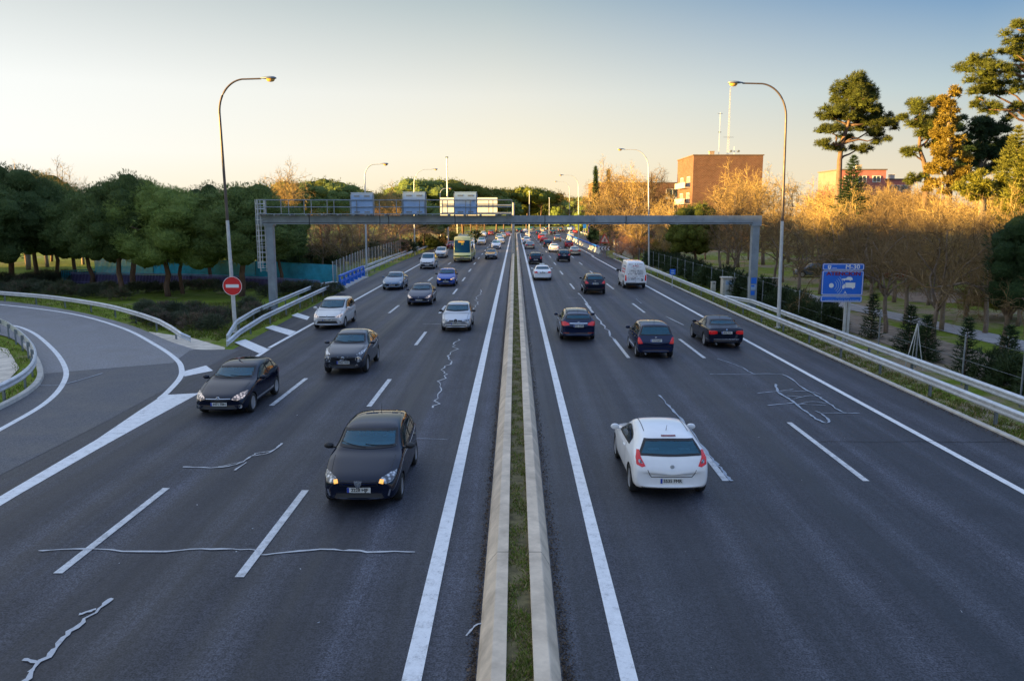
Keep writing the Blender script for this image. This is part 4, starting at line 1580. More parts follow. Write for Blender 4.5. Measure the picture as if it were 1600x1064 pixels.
def core(c, r, g, nu=9, nv=14, rough=0.16):
    """lumpy closed shell under the needles: dense inner foliage"""
    th = np.linspace(0, math.pi, nu + 1)
    ph = np.linspace(0, 2 * math.pi, nv + 1)[:-1]
    k = 1 + g.normal(0, rough, (nu + 1, nv))
    k[0] = k[0, 0]
    k[-1] = k[-1, 0]
    x = np.sin(th)[:, None] * np.cos(ph)[None] * k
    y = np.sin(th)[:, None] * np.sin(ph)[None] * k
    z = np.cos(th)[:, None] * np.ones(nv)[None] * k
    P = np.stack([x, y, z], -1) * np.asarray(r) + np.asarray(c)
    a, b_ = P[:-1], P[1:]
    q = np.stack([a, b_, np.roll(b_, -1, 1), np.roll(a, -1, 1)], 2)
    return q.reshape(-1, 3)


def segs_mesh(segs, n=3, m=0):
    """segments (p0, p1, r0, r1) -> quads of n-sided sticks"""
    A = np.array([s[0] for s in segs], float)
    B = np.array([s[1] for s in segs], float)
    r0 = np.array([s[2] for s in segs])[:, None]
    r1 = np.array([s[3] for s in segs])[:, None]
    t_ = unit(B - A)
    ref = np.where(np.abs(t_[:, 2:3]) > 0.9, np.array([[1.0, 0, 0]]), np.array([[0, 0, 1.0]]))
    u = unit(np.cross(t_, ref))
    v = np.cross(t_, u)
    Q = []
    for k in range(n):
        a0, a1 = 2 * math.pi * k / n, 2 * math.pi * (k + 1) / n
        o0 = u * math.cos(a0) + v * math.sin(a0)
        o1 = u * math.cos(a1) + v * math.sin(a1)
        Q.append(np.stack([A + o0 * r0, A + o1 * r0, B + o1 * r1, B + o0 * r1], 1))
    return np.concatenate([q[:, None] for q in Q], 1).reshape(-1, 3)


def wobble_path(a, e, n, amp, g):
    a, e = np.asarray(a, float), np.asarray(e, float)
    pts = [a + (e - a) * i / n + (g.normal(0, amp, 3) if 0 < i < n else 0) for i in range(n + 1)]
    return pts


def path_segs(pts, r0, r1):
    n = len(pts) - 1
    return [(pts[i], pts[i + 1], r0 + (r1 - r0) * i / n, r0 + (r1 - r0) * (i + 1) / n) for i in range(n)]


def trunk_mesh(name, paths, mat, n=8):
    b = MB()
    for pts, r0, r1 in paths:
        k = len(pts)
        b.tube([Vector(p) for p in pts], [r0 + (r1 - r0) * i / (k - 1) for i in range(k)], n)
    me = bpy.data.meshes.new(name)
    me.from_pydata(b.v, [], b.f)
    me.materials.append(mat)
    me.polygons.foreach_set('use_smooth', [True] * len(b.f))
    return me


class Plant:
    """prototype = trunk mesh + crown mesh; place() links a thing with its two parts"""
    def __init__(s, name, trunk, crown): s.name, s.trunk, s.crown = name, trunk, crown

    def place(s, label, cat, loc, rz=0.0, sc=1.0, group=None):
        root = thing(s.name, label, cat, loc, rz, group)
        root.scale = sc if hasattr(sc, '__len__') else (sc,) * 3
        if s.trunk: link('trunk', s.trunk, root)
        link('crown', s.crown, root)
        return root


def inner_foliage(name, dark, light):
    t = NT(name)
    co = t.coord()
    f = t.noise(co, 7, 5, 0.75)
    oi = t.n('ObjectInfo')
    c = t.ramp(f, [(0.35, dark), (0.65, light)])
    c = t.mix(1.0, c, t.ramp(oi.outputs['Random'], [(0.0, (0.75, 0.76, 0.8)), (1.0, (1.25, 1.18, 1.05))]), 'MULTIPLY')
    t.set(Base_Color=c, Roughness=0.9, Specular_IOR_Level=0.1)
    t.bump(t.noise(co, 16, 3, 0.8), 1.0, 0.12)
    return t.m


INNER = {}


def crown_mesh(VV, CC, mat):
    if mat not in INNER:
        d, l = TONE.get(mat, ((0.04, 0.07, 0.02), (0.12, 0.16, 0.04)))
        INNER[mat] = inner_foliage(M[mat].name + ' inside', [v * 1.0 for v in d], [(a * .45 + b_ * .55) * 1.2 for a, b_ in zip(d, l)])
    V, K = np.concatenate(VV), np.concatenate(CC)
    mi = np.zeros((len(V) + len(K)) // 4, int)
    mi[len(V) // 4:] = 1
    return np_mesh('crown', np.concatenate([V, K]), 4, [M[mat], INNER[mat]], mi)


TONE = {'pine': ((0.050, 0.085, 0.028), (0.20, 0.25, 0.075)), 'pine_light': ((0.070, 0.115, 0.032), (0.25, 0.31, 0.085)), 'pine_dark': ((0.036, 0.066, 0.024), (0.14, 0.18, 0.060)),
        'aleppo': ((0.045, 0.066, 0.012), (0.19, 0.20, 0.038)), 'conifer': ((0.012, 0.032, 0.014), (0.05, 0.085, 0.030)), 'rust_leaf': ((0.14, 0.100, 0.018), (0.32, 0.245, 0.045)), 'gold_leaf': ((0.10, 0.11, 0.015), (0.28, 0.27, 0.04))}


def stone_pine(seed, H=9.0, Wd=8.0, zc=2.7, mat='pine', nclump=62, lean=0.3, ntuft=230, blades_=6, ln=0.19, w=0.019):
    g = np.random.default_rng(seed)
    top = np.array([g.normal(0, lean), g.normal(0, lean), zc + (H - zc) * 0.35])
    paths = [(wobble_path((0, 0, -0.15), top, 5, 0.10, g), 0.23, 0.14)]
    for i in range(7):
        a = i * 0.9 + g.uniform(0, 0.6)
        rr = Wd * 0.36
        e = (top[0] + rr * math.cos(a), top[1] + rr * math.sin(a), zc + (H - zc) * g.uniform(0.35, 0.75))
        st = np.array([0, 0, 0]) + top * g.uniform(0.62, 1.0)
        paths.append((wobble_path(st, e, 4, 0.12, g), 0.09, 0.03))
    cz = zc + (H - zc) * 0.42
    VV, CC = [], []
    for i in range(nclump):
        # clumps spread evenly over the dome, with an undulating underside
        u, th = (i + 0.5) / nclump, i * 2.39996 + g.normal(0, 0.25)
        dz = 1 - 1.9 * u + g.normal(0, 0.05)
        dz = max(-0.92, min(1, dz))
        q = math.sqrt(max(0, 1 - dz * dz))
        if dz < 0: q = max(q, g.uniform(0.55, 0.95))
        d = np.array([q * math.cos(th), q * math.sin(th), dz])
        k = g.uniform(0.64, 0.90)
        rad = np.array([Wd / 2, Wd / 2, (H - cz) if d[2] > 0 else (cz - zc)])
        c = np.array([top[0], top[1], cz]) + d * rad * k
        r = g.uniform(0.85, 1.5) * Wd / 8
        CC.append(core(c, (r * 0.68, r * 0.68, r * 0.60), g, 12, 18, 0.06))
        P, D = blob_points(c, (r, r, r * 0.9), ntuft, g, -0.4, 0.45)
        VV.append(tufts(P, D, blades_, ln, 0.38, w, g))
    # inner fill so the crown is not hollow
    P = np.array([top[0], top[1], cz]) + unit(g.normal(0, 1, (2200, 3))) * np.array([Wd / 2, Wd / 2, (H - zc) / 2]) * g.uniform(0.3, 0.75, (2200, 1))
    VV.append(tufts(P, unit(g.normal(0, 1, P.shape)), 5, 0.45, 0.8, 0.06, g))
    return Plant('pine_tree', trunk_mesh('trunk', paths, M['bark_pine']), crown_mesh(VV, CC, mat))


def clump_tree(name, seed, trunk, limbs, blobs, mat, dens=1.0, ln=0.42, w=0.035, up=0.35, bark_='bark_pine', sub=0.36, spread=0.5):
    """trunk: list of points; limbs: (t along trunk, end); blobs: (x, y, z, rx, rz)"""
    g = np.random.default_rng(seed)
    tp = [np.array(p, float) for p in trunk]
    paths = [(tp, 0.34, 0.12)]
    for b_ in blobs:
        j = min(len(tp) - 1, max(1, int(np.argmin([np.linalg.norm(p - np.array(b_[:3])) + (3 if p[2] > b_[2] else 0) for p in tp]))))
        paths.append((wobble_path(tp[j], (b_[0], b_[1], b_[2] - b_[4] * 0.2), 4, 0.12, g), 0.12, 0.035))
    VV, CC = [], []
    for (x, y, z, rx, rz) in blobs:
        n = max(6, int(14 * (rx * rx + rx * rz) / 4))
        for i in range(n):
            d = unit(g.normal(0, 1, 3))
            c = np.array([x, y, z]) + d * np.array([rx, rx, rz]) * g.uniform(0.45, 0.98)
            r = sub * g.uniform(0.7, 1.4) * (0.6 + 0.28 * rx)
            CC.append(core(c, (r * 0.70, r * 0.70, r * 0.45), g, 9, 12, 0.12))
            P, D = blob_points(c, (r * 1.15, r * 1.15, r * 0.8), int(20 * dens), g, -0.6, up)
            VV.append(tufts(P, D, 6, ln, spread, w, g))
    return Plant(name, trunk_mesh('trunk', paths, M[bark_]), crown_mesh(VV, CC, mat))


def bare_tree(name, seed, H=8.0, spread=3.2, zfork=2.2, mat='twig', nl=7, twig_r=0.0055, dens=1.12, upright=0.5):
    g = np.random.default_rng(seed)
    trunk_top = np.array([g.normal(0, 0.25), g.normal(0, 0.25), zfork])
    paths = [(wobble_path((0, 0, -0.15), trunk_top, 4, 0.05, g), 0.17, 0.12)]
    segs = []

    def grow(p, d, L, r, lev):
        n = (0, 5, 4, 3, 2)[lev]
        pts = [p]
        for i in range(n):
            d = unit(d + g.normal(0, 0.22 + 0.05 * lev, 3) + np.array([0, 0, 0.06 * upright]))
            pts.append(pts[-1] + d * L / n)
        if lev == 1: paths.append((pts, r, r * 0.35))
        else: segs.extend(path_segs(pts, r, max(r * 0.5, twig_r * 0.6)))
        if lev >= 4: return
        k = max(2, int(round([0, 9, 7, 6][lev] * dens)))
        for i in range(k):
            q = g.uniform(0.2, 1.0) * n
            a = min(int(q), n - 1)
            st = pts[a] + (pts[a + 1] - pts[a]) * (q - a)
            ax = unit(np.cross(d, g.normal(0, 1, 3)))
            nd = unit(d * g.uniform(0.35, 0.9) + ax * g.uniform(0.6, 1.0) + np.array([0, 0, 0.15 * upright]))
            grow(st, nd, L * g.uniform(0.30, 0.55), max(r * 0.40, twig_r), lev + 1)

    for i in range(nl):
        a = 2 * math.pi * i / nl + g.uniform(-0.3, 0.3)
        L = math.hypot(spread, H - zfork) * g.uniform(0.55, 0.8)
        d = unit(np.array([math.cos(a) * spread, math.sin(a) * spread, (H - zfork) * g.uniform(0.5, 1.2)]))
        st = trunk_top * g.uniform(0.8, 1.0)
        grow(st, d, L, 0.075, 1)
    return Plant(name, trunk_mesh('trunk', paths, M['bark_grey'], 7), np_mesh('crown', segs_mesh(segs), 4, M[mat]))


def conifer(name, seed, H=3.0, Wd=1.4, mat='conifer', z0=0.15, layers=16, ln=0.26, w=0.022, per=9, droop=-0.1):
    g = np.random.default_rng(seed)
    PP, DD = [], []
    for i in range(layers):
        u = i / (layers - 1)
        z = z0 + (H - z0) * u
        rr = Wd / 2 * (1 - u) ** 0.8 * g.uniform(0.75, 1.15) + 0.05
        k = max(4, int(per * (1 - u * 0.6)))
        for j in range(k):
            a = 2 * math.pi * j / k + g.uniform(0, 0.6)
            R_ = rr * g.uniform(0.75, 1.15)
            d = np.array([math.cos(a), math.sin(a), 0.35 + droop])
            for q in np.linspace(0.25, 1.0, max(3, int(R_ / 0.13))):
                PP.append([d[0] * R_ * q, d[1] * R_ * q, z + d[2] * R_ * q * 0.6 + g.normal(0, 0.03)])
                DD.append(unit(d + np.array([0, 0, 0.25])))
    V = tufts(np.array(PP), np.array(DD), 9, ln, 0.55, w, g)
    return Plant(name, trunk_mesh('trunk', [([(0, 0, -0.1), (0, 0, H * 0.5), (0, 0, H * 0.93)], 0.035 * H / 3 + 0.02, 0.01)], M['bark_grey'], 6), np_mesh('crown', V, 4, M[mat]))


def bush_mesh(seed, r=0.8, h=0.9, mat='bush', n=260, ln=0.22, w=0.014, mat2=None, bl=9):
    g = np.random.default_rng(seed)
    VV = []
    for i in range(7):
        a, k = g.uniform(0, 6.28), g.uniform(0, 0.6) * r
        c = (k * math.cos(a), k * math.sin(a), h * g.uniform(0.15, 0.4))
        P, D = blob_points(c, (r * 0.6, r * 0.6, h * 0.62), n // 7, g, -0.15, 0.5)
        VV.append(tufts(P, D, bl, ln, 0.5, w, g))
    V = np.concatenate(VV)
    mi = (np.repeat(g.uniform(0, 1, len(V) // (4 * bl)), bl) > 0.7).astype(int) if mat2 else None
    me = np_mesh('bush', V, 4, [M[mat], M[mat2]] if mat2 else M[mat], mi)
    return me


# --- left: clipped stone pines
M['pine_light'] = foliage('light pine needles', (0.11, 0.18, 0.048), (0.33, 0.41, 0.11), 0.12)
M['pine_dark'] = foliage('dark pine needles', (0.060, 0.108, 0.036), (0.20, 0.26, 0.085), 0.12)
pines = [stone_pine(31, 9, 8.6, 2.1, 'pine_light'), stone_pine(32, 9, 7.6, 2.5), stone_pine(33, 9.3, 8.4, 2.2, 'pine_dark'), stone_pine(34, 8.6, 7.2, 2.4)]
PINE_L = [
    (263, 462, 286, 160, 333, 0, 'round dense stone pine with a forked trunk nearest the slip road'),
    (191, 462, 276, 108, 255, 1, 'tall leaning stone pine just left of the round one by the slip road'),
    (377, 462, 288, 318, 482, 3, 'wide stone pine behind the lamp and no entry sign'),
    (143, 444, 305, 84, 196, 3, 'stone pine in front of the left end of the teal railing'),
    (89, 438, 282, 40, 150, 1, 'dark stone pine in the second row near the left picture edge'),
    (17, 444, 262, -70, 108, 2, 'large dark stone pine at the left picture edge'),
    (208, 448, 280, 150, 290, 3, 'stone pine standing right behind the leaning pine'),
    (286, 458, 300, 235, 345, 1, 'slim trunked stone pine hidden behind the round one'),
    (-45, 452, 270, -130, 45, 2, 'stone pine partly outside the left picture edge'),
    (330, 436, 292, 285, 400, 2, 'stone pine beyond the teal railing right of the round one'),
    (440, 440, 318, 395, 490, 3, 'stone pine behind the caged ladder of the gantry'),
]
for (px, py, pt, xa, xb, k, lb) in PINE_L:
    q = G(px, py)
    H = PY(px, pt, q.y).z
    W_ = PY(xb, 350, q.y).x - PY(xa, 350, q.y).x
    p = pines[k]
    base_h, base_w = ((9, 8.2), (9, 7.6), (9.3, 8.4), (8.6, 7.2))[k]
    p.place(lb, 'pine tree', (q.x, q.y, -0.06), random.uniform(0, 6.28), (W_ / base_w, W_ / base_w, H / base_h), 'stone pines beside the slip road')

for i, (px, py, pt, w, lb) in enumerate([(58, 428, 300, 130, 'dark pine of the back row between the two left edge pines'), (118, 427, 308, 120, 'dark pine of the back row behind the short teal panel'), (425, 428, 312, 120, 'dark pine of the back row behind the gantry ladder foot')]):
    q = G(px, py)
    k = 2
    base_h, base_w = ((9, 8.2), (9, 7.6), (9.3, 8.4), (8.6, 7.2))[k]
    W_ = w * q.y / F_PX
    pines[k].place(lb, 'pine tree', (q.x, q.y, -0.06), random.uniform(0, 6.28), (W_ / base_w, W_ / base_w, PY(px, pt, q.y).z / base_h), 'stone pines beside the slip road')

# --- farther left: pines and bare trees up to the skyline
far_pine = stone_pine(41, 12, 11, 4.5, 'pine', 70, 0.5, 50, 6, 0.36, 0.035)
far_pine2 = stone_pine(42, 12, 13, 5.5, 'aleppo', 70, 0.5, 50, 6, 0.36, 0.035)
umbrella = stone_pine(43, 12, 13, 9.0, 'aleppo', 45, 0.4, 18, 7, 0.6, 0.06)
bareA = bare_tree('bare_tree', 51, 9, 3.0, 2.9, 'twig', 7)
bareB = bare_tree('bare_tree', 52, 9, 2.7, 3.0, 'twig_gold', 7, upright=0.8)
bareC = bare_tree('bare_tree', 53, 9, 3.2, 2.7, 'twig', 8, upright=0.6)
bareP = bare_tree('bare_tree', 54, 7, 3.2, 1.2, 'twig_pink', 8, upright=0.5)


def spot(plant, px, ytop, Y, baseH, label, cat='tree', group=None, wide=1.0, zb=-0.06):
    q = PY(px, ytop, Y)
    k = (q.z - zb) / baseH
    return plant.place(label, cat, (q.x, Y, zb), random.uniform(0, 6.28), (k * wide, k * wide, k), group)


gfar = 'pines along the far left skyline'
for i, (px, yt, Y, w, lb) in enumerate([
    (30, 275, 105, 1.2, 'dark pine crown on the skyline above the leftmost stone pines'), (70, 292, 112, 1.1, 'pine crown showing between the left edge pine and its neighbour'),
    (395, 298, 140, 1.2, 'pine crown behind the lamp post of the no entry sign'),
    (455, 286, 150, 1.3, 'pine on the skyline behind the caged ladder'), (500, 286, 165, 1.3, 'flat topped pine on the skyline left of the first sign cabinet'),
    (530, 289, 160, 1.2, 'pine on the skyline touching the first sign cabinet'), (560, 300, 180, 1.2, 'pine on the skyline behind the first sign cabinet'),
    (655, 282, 190, 1.5, 'big golden topped pine behind the middle sign cabinet'), (690, 285, 200, 1.5, 'big pine left of the camera mast'),
    (722, 294, 210, 1.3, 'pine right of the camera mast'), (745, 306, 270, 1.5, 'pine behind the left half of the white panels'), (775, 308, 300, 1.5, 'pine behind the right half of the white panels'), (800, 306, 340, 1.5, 'pine behind the top of the cantilever post'), (660, 318, 150, 1.2, 'low pine below the middle sign cabinet')]):
    spot(far_pine if i % 2 else far_pine2, px, yt, Y, 12, lb, 'pine tree', gfar, w)
for px, yt, Y, lb in ((735, 296, 300, 'flat umbrella pine on the far skyline left of the white panels'), (757, 298, 310, 'round umbrella pine on the far skyline above the white panels'), (823, 297, 330, 'flat umbrella pine on a thin trunk above the far median'), (845, 301, 330, 'low umbrella pine right of the flat one on the far skyline'), (787, 300, 330, 'pale umbrella pine above the end of the gantry walkway')):
    spot(umbrella, px, yt, Y, 12, lb, 'pine tree', 'umbrella pines on the far skyline')
gb = 'bare trees beyond the left verge'
for i, (px, yt, Y, w, lb) in enumerate([
    (440, 256, 135, 1.0, 'tall bare tree rising above the skyline left of the gantry'), (425, 268, 140, 0.9, 'bare tree beside the tall one on the left skyline'),
    (28, 252, 95, 1.3, 'sunlit bare tree above the left edge pines'), (60, 262, 100, 1.0, 'sunlit bare tree top right of the left edge pines'), (118, 270, 105, 0.9, 'small sunlit bare tree between two left pines'),
    (485, 330, 100, 1.3, 'brown bare tree behind the gantry walkway at left'), (515, 322, 112, 1.3, 'brown bare tree left of the first sign cabinet'),
    (545, 326, 104, 1.3, 'brown bare tree below the first sign cabinet'), (585, 318, 120, 1.4, 'brown bare tree right of the first sign cabinet'),
    (615, 312, 135, 1.4, 'tawny bare tree between the first two sign cabinets'), (640, 322, 140, 1.4, 'tawny bare tree below the middle sign cabinet'),
    (600, 288, 160, 1.2, 'golden bare tree on the skyline between two sign cabinets'), (575, 292, 165, 1.1, 'golden bare tree on the skyline right of the first cabinet'),
    (665, 330, 165, 1.4, 'bare tree between the middle cabinet and camera mast'), (625, 292, 170, 1.2, 'golden round bare tree left of the big golden pine'),
    (715, 338, 215, 1.5, 'bare tree behind the far guard rail right of the mast'), (745, 342, 260, 1.6, 'bare tree behind the far guard rail beyond the coach'), (690, 334, 190, 1.4, 'bare tree behind the wire fence by the camera mast'), (535, 340, 92, 1.2, 'pinkish bare tree above the green shrubs'), (500, 345, 92, 1.2, 'leaning bare tree above the green shrubs')]):
    pl = (bareP if i % 3 == 2 else bareA if i % 3 else bareC) if i > 4 else bareB
    if yt in (288, 292): pl = bareB
    spot(pl, px, yt, Y, 7 if pl is bareP else 9, lb, 'tree', gb, w)

# --- far wood closing the view, read as one dark mass
g = np.random.default_rng(77)
VV = []
for i in range(240):
    px = g.uniform(690, 960)
    Y = g.uniform(440, 560)
    yt = 302 + g.uniform(0, 16) + (6 if px > 830 else 0)
    q = PY(px, yt, Y)
    r = g.uniform(3.5, 6.0)
    for z in np.linspace(1.5, max(3, q.z - r * 0.7), 4):
        P, D = blob_points((q.x + g.normal(0, 1), Y + g.normal(0, 2), z), (r, r, r * 0.8), 60, g, -0.6, 0.4)
        VV.append(tufts(P, D, 4, 1.2, 0.6, 0.30, g))
me = np_mesh('distant_woods', np.concatenate(VV), 4, M['aleppo'])
tag(link('distant_woods', me), 'dark pine wood closing the view beyond the far bend', kind='stuff')

# --- shrubs on the left
bs = [bush_mesh(61, 0.9, 0.95, 'bush', 300), bush_mesh(62, 1.0, 0.85, 'bush', 300, mat2='bush_brown'), bush_mesh(63, 0.9, 0.9, 'bush_brown', 260, mat2='bush')]
bg_ = [bush_mesh(64, 1.6, 1.9, 'bush_green', 420, 0.34, 0.03), bush_mesh(65, 1.7, 2.1, 'hedge', 420, 0.34, 0.03)]


def bush_at(me, px, py, r, label, group, h=1.0):
    q = G(px, py)
    o = link('shrub', me, None, (q.x, q.y, -0.1))
    o.rotation_euler = (0, 0, random.uniform(0, 6.28))
    o.scale = (r, r, r * h)
    return tag(o, label, 'shrub', group)


near_b = [(222, 497), (240, 505), (262, 510), (285, 508), (312, 500), (338, 506), (275, 495), (300, 490), (250, 492), (325, 515), (345, 498), (300, 514), (232, 486), (390, 500), (405, 492), (388, 487)]
for i, (x, y) in enumerate(near_b):
    bush_at(bs[i % 3], x, y, random.uniform(0.95, 1.25), 'low grey green rosemary shrub in the bed between slip road and no entry sign', 'rosemary shrubs in the bed by the no entry sign', 1.0)
for i, x in enumerate(range(-40, 200, 15)):
    bush_at(bs[i % 2], x, 457 + random.uniform(-5, 5) + max(0, (x - 60) * 0.05), random.uniform(1.1, 1.5), 'dark rosemary shrub in the long clump behind the slip road rail', 'shrubs behind the slip road guard rail', 0.95)
for i, x in enumerate(range(-30, 110, 16)):
    bush_at(bs[(i + 1) % 2], x, 447 + random.uniform(-5, 5), random.uniform(1.2, 1.7), 'dark shrub under the left edge pines', 'shrubs under the left edge pines')
for i, x in enumerate(range(205, 400, 17)):
    bush_at(bs[i % 2], x, 453 + random.uniform(-3, 4), random.uniform(1.0, 1.4), 'dark shrub in the row in front of the purple railing', 'shrubs in front of the purple railing', 0.9)
for i, x in enumerate(range(425, 520, 15)):
    bush_at(bs[i % 2], x, 462 + random.uniform(-4, 3), random.uniform(1.1, 1.5), 'dark shrub beside the gantry leg behind the left guard rails', 'shrubs beside the left gantry leg', 0.9)
for i in range(34):
    x = 445 + i * 9.0
    y = 428 - (x - 445) * 0.17 + random.uniform(-3, 3)
    bush_at(bg_[i % 2], x, y, random.uniform(1.0, 1.5), 'tall green shrub in the thicket behind the left wire fence', 'green thicket behind the left wire fence', 1.0)

# --- right hand side: hedge, small conifers, park trees
hd = [bush_mesh(71, 0.9, 1.5, 'hedge', 380, 0.26, 0.022), bush_mesh(72, 0.85, 1.35, 'hedge', 380, 0.26, 0.022)]
i = 0
for (y0, y1, x0, st, sc) in ((14, 30.5, 18.6, 0.95, 1.0), (44.5, 56, 18.2, 1.0, 1.15), (57, 108, 18.0, 1.6, 1.35)):
    y = y0
    while y < y1:
        o = link('hedge_shrub', hd[i % 2], None, (x0 + random.uniform(-0.3, 0.5), y, -0.1))
        o.rotation_euler = (0, 0, random.uniform(0, 6))
        o.scale = (sc, sc, sc * random.uniform(0.85, 1.15))
        tag(o, 'dark hedge shrub behind the right wire fence', 'shrub', 'hedge shrubs behind the right guard rail')
        i += 1
        y += st
cs = [conifer('small_conifer', 81, 3.0, 1.5), conifer('small_conifer', 82, 2.6, 1.3), conifer('small_conifer', 83, 3.1, 1.1, per=7)]
for (px, yt, X, k, lb) in ((1361, 462, 19.0, 2, 'narrow dark young conifer right of the blue radar sign'), (1421, 480, 18.8, 0, 'bushy dark young conifer, left of a close pair'), (1447, 496, 18.5, 1, 'bushy dark young conifer, right of a close pair'), (1511, 500, 18.3, 2, 'slender dark young conifer with a ragged tip beside the hedge'), (1577, 512, 19.5, 1, 'young conifer above the hedge at the right picture edge')):
    Y = X * F_PX / (px - 805) * 0.99
    z = PY(px, yt, Y).z
    bh = (3.0, 2.6, 3.1)[k]
    cs[k].place(lb, 'conifer', (X, Y, -0.1), random.uniform(0, 6), (1, 1, (z + .1) / bh))

gp = 'bare park trees beyond the right hedge'
PARK = [  # px, base y (0 = from depth), top y, depth
    (1400, 302, 44), (1476, 298, 38.5), (1590, 300, 35.5), (1526, 296, 50), (1335, 305, 56), (1375, 300, 52), (1430, 296, 48), (1490, 290, 45), (1560, 292, 44), (1610, 300, 47),
    (1255, 312, 62), (1290, 300, 66), (1325, 296, 74), (1385, 292, 72), (1440, 285, 70), (1500, 284, 66), (1560, 284, 68), (1230, 310, 78), (1275, 292, 88), (1350, 286, 95), (1415, 284, 92), (1475, 280, 90), (1530, 278, 92), (1590, 280, 90), (1640, 290, 70), (1300, 276, 112), (1330, 282, 104), (1362, 274, 118), (1395, 278, 110), (1425, 276, 106), (1345, 284, 84), (1385, 280, 82), (1445, 282, 80), (1285, 284, 96), (1510, 280, 76), (1555, 282, 78), (1410, 290, 60), (1465, 292, 58)]
PARK += [(px_, 283 + (px_ % 7), 140 + (px_ % 5) * 5) for px_ in range(1292, 1450, 17)]
names = ['with a thick leaning trunk', 'with a straight dark trunk', 'with low spreading limbs', 'with upright fine twigs', 'with a slim grey trunk']
for i, (px, yt, Y) in enumerate(PARK):
    pl = (bareA, bareC, bareA, bareB)[i % 4] if Y < 70 else (bareB, bareA, bareC)[i % 3]
    row = 'in the front row' if Y < 45 else 'in the second row' if Y < 57 else 'in the third row' if Y < 76 else 'in the back row'
    side = ('near the radar sign' if px < 1350 else 'near the conifer pair' if px < 1465 else 'near the slender conifer' if px < 1550 else 'at the right edge')
    spot(pl, px, yt, Y, 9, f'bare park tree {names[i % 5]} {row} {side}', 'tree', gp, 0.95 if Y < 60 else 1.05)

# tall pines and other evergreens rising behind the park
def rel(pxs, Y, px0, zb=0.0):
    """crown blobs from the photograph: (px, py, rx, ry in px, depth offset) -> metres about the trunk foot"""
    x0 = PY(px0, 300, Y).x
    k = Y / F_PX
    return [((PY(px, py, Y + dy).x - x0), dy, PY(px, py, Y + dy).z - zb, rx * k, ry * k) for px, py, rx, ry, dy in pxs]


def tall_tree(name, label, cat, seed, px0, Y, trunk_px, blobs, mat, **kw):
    x0 = PY(px0, 300, Y).x
    tr = [(0, 0, -0.1)] + [(PY(px, py, Y).x - x0, 0, PY(px, py, Y).z) for px, py in trunk_px]
    p = clump_tree(name, seed, tr, [], rel(blobs, Y, px0), mat, **kw)
    return p.place(label, cat, (x0, Y, -0.06))


tall_tree('pine_tree', 'tall pine with a reddish trunk and clumped dark crown standing alone on the right skyline', 'pine tree', 91, 1308, 78,
          [(1310, 300), (1312, 250), (1315, 225), (1325, 195), (1335, 160)],
          [(1335, 130, 30, 16, 0), (1322, 150, 28, 18, 1.5), (1350, 150, 26, 18, -1), (1330, 172, 36, 14, 0), (1292, 178, 22, 13, 0.5), (1300, 205, 24, 13, -1), (1290, 222, 16, 11, 0), (1355, 180, 30, 18, 1.5), (1372, 196, 30, 14, 0), (1395, 188, 18, 12, 0.5), (1345, 228, 14, 11, 0), (1370, 212, 20, 10, -0.5), (1318, 212, 16, 10, 1), (1312, 230, 14, 8, 0), (1336, 145, 30, 20, 2), (1340, 190, 30, 16, 2)],
          'aleppo', dens=3.2, ln=0.27, w=0.021)
tall_tree('pine_tree', 'tall pine with a thin curved pale trunk right of the lone tall pine', 'pine tree', 92, 1447, 76,
          [(1447, 300), (1449, 275), (1443, 250), (1436, 230), (1440, 190)],
          [(1440, 165, 26, 12, 0), (1455, 178, 28, 16, 1), (1430, 182, 20, 14, -1), (1445, 205, 30, 14, 0), (1425, 235, 14, 10, 0), (1430, 275, 18, 12, 0), (1470, 195, 26, 20, 2), (1460, 220, 18, 10, 1)],
          'aleppo', dens=3.2, ln=0.27, w=0.021)
tall_tree('leafy_tree', 'rust and gold leaved tree with a narrow pointed crown between the tall pines', 'tree', 93, 1482, 70,
          [(1483, 300), (1484, 250), (1483, 200), (1482, 150)],
          [(1484, 145, 14, 14, 0), (1480, 165, 18, 14, 0), (1486, 185, 22, 14, 0), (1474, 205, 18, 14, 0.5), (1490, 212, 22, 15, 0), (1478, 235, 26, 15, 0), (1498, 245, 18, 14, 0), (1470, 262, 26, 16, 0), (1492, 270, 26, 14, 0), (1475, 288, 30, 12, 0)],
          'rust_leaf', dens=2.2, ln=0.26, w=0.055, up=0.1, bark_='bark_grey', spread=0.9)
tall_tree('leafy_tree', 'dark broad evergreen behind the rust leaved tree', 'tree', 94, 1530, 84,
          [(1530, 300), (1532, 260), (1535, 220)],
          [(1520, 195, 28, 18, 0), (1550, 200, 30, 20, 0), (1530, 225, 34, 18, 0), (1560, 225, 26, 20, 1), (1515, 250, 22, 16, 0), (1545, 255, 34, 18, 0), (1575, 240, 26, 22, 0)],
          'conifer', dens=2.2, ln=0.3, w=0.04, bark_='bark_grey')
tall_tree('pine_tree', 'huge pine with spreading limbs and golden lit clumps at the top right corner', 'pine tree', 95, 1640, 58,
          [(1640, 300), (1636, 200), (1630, 120), (1615, 60)],
          [(1590, 42, 28, 14, 0), (1610, 60, 34, 18, 1), (1580, 70, 16, 14, 0), (1595, 95, 24, 18, 0), (1540, 90, 24, 13, 0), (1520, 105, 24, 12, 0.5), (1560, 110, 30, 14, -1), (1535, 128, 32, 13, 0), (1570, 138, 24, 12, 0), (1530, 150, 24, 13, 0), (1545, 168, 20, 9, 0), (1605, 125, 24, 16, 1), (1592, 170, 14, 14, 0), (1625, 90, 26, 26, 0)],
          'aleppo', dens=3.4, ln=0.24, w=0.019)
sp = conifer('conifer', 96, 16, 8.5, 'spruce_gold', 1.0, 42, 0.38, 0.04, 22)
spot(sp, 1592, 200, 64, 16, 'golden lit spruce with a pointed tip at the right picture edge', 'conifer')
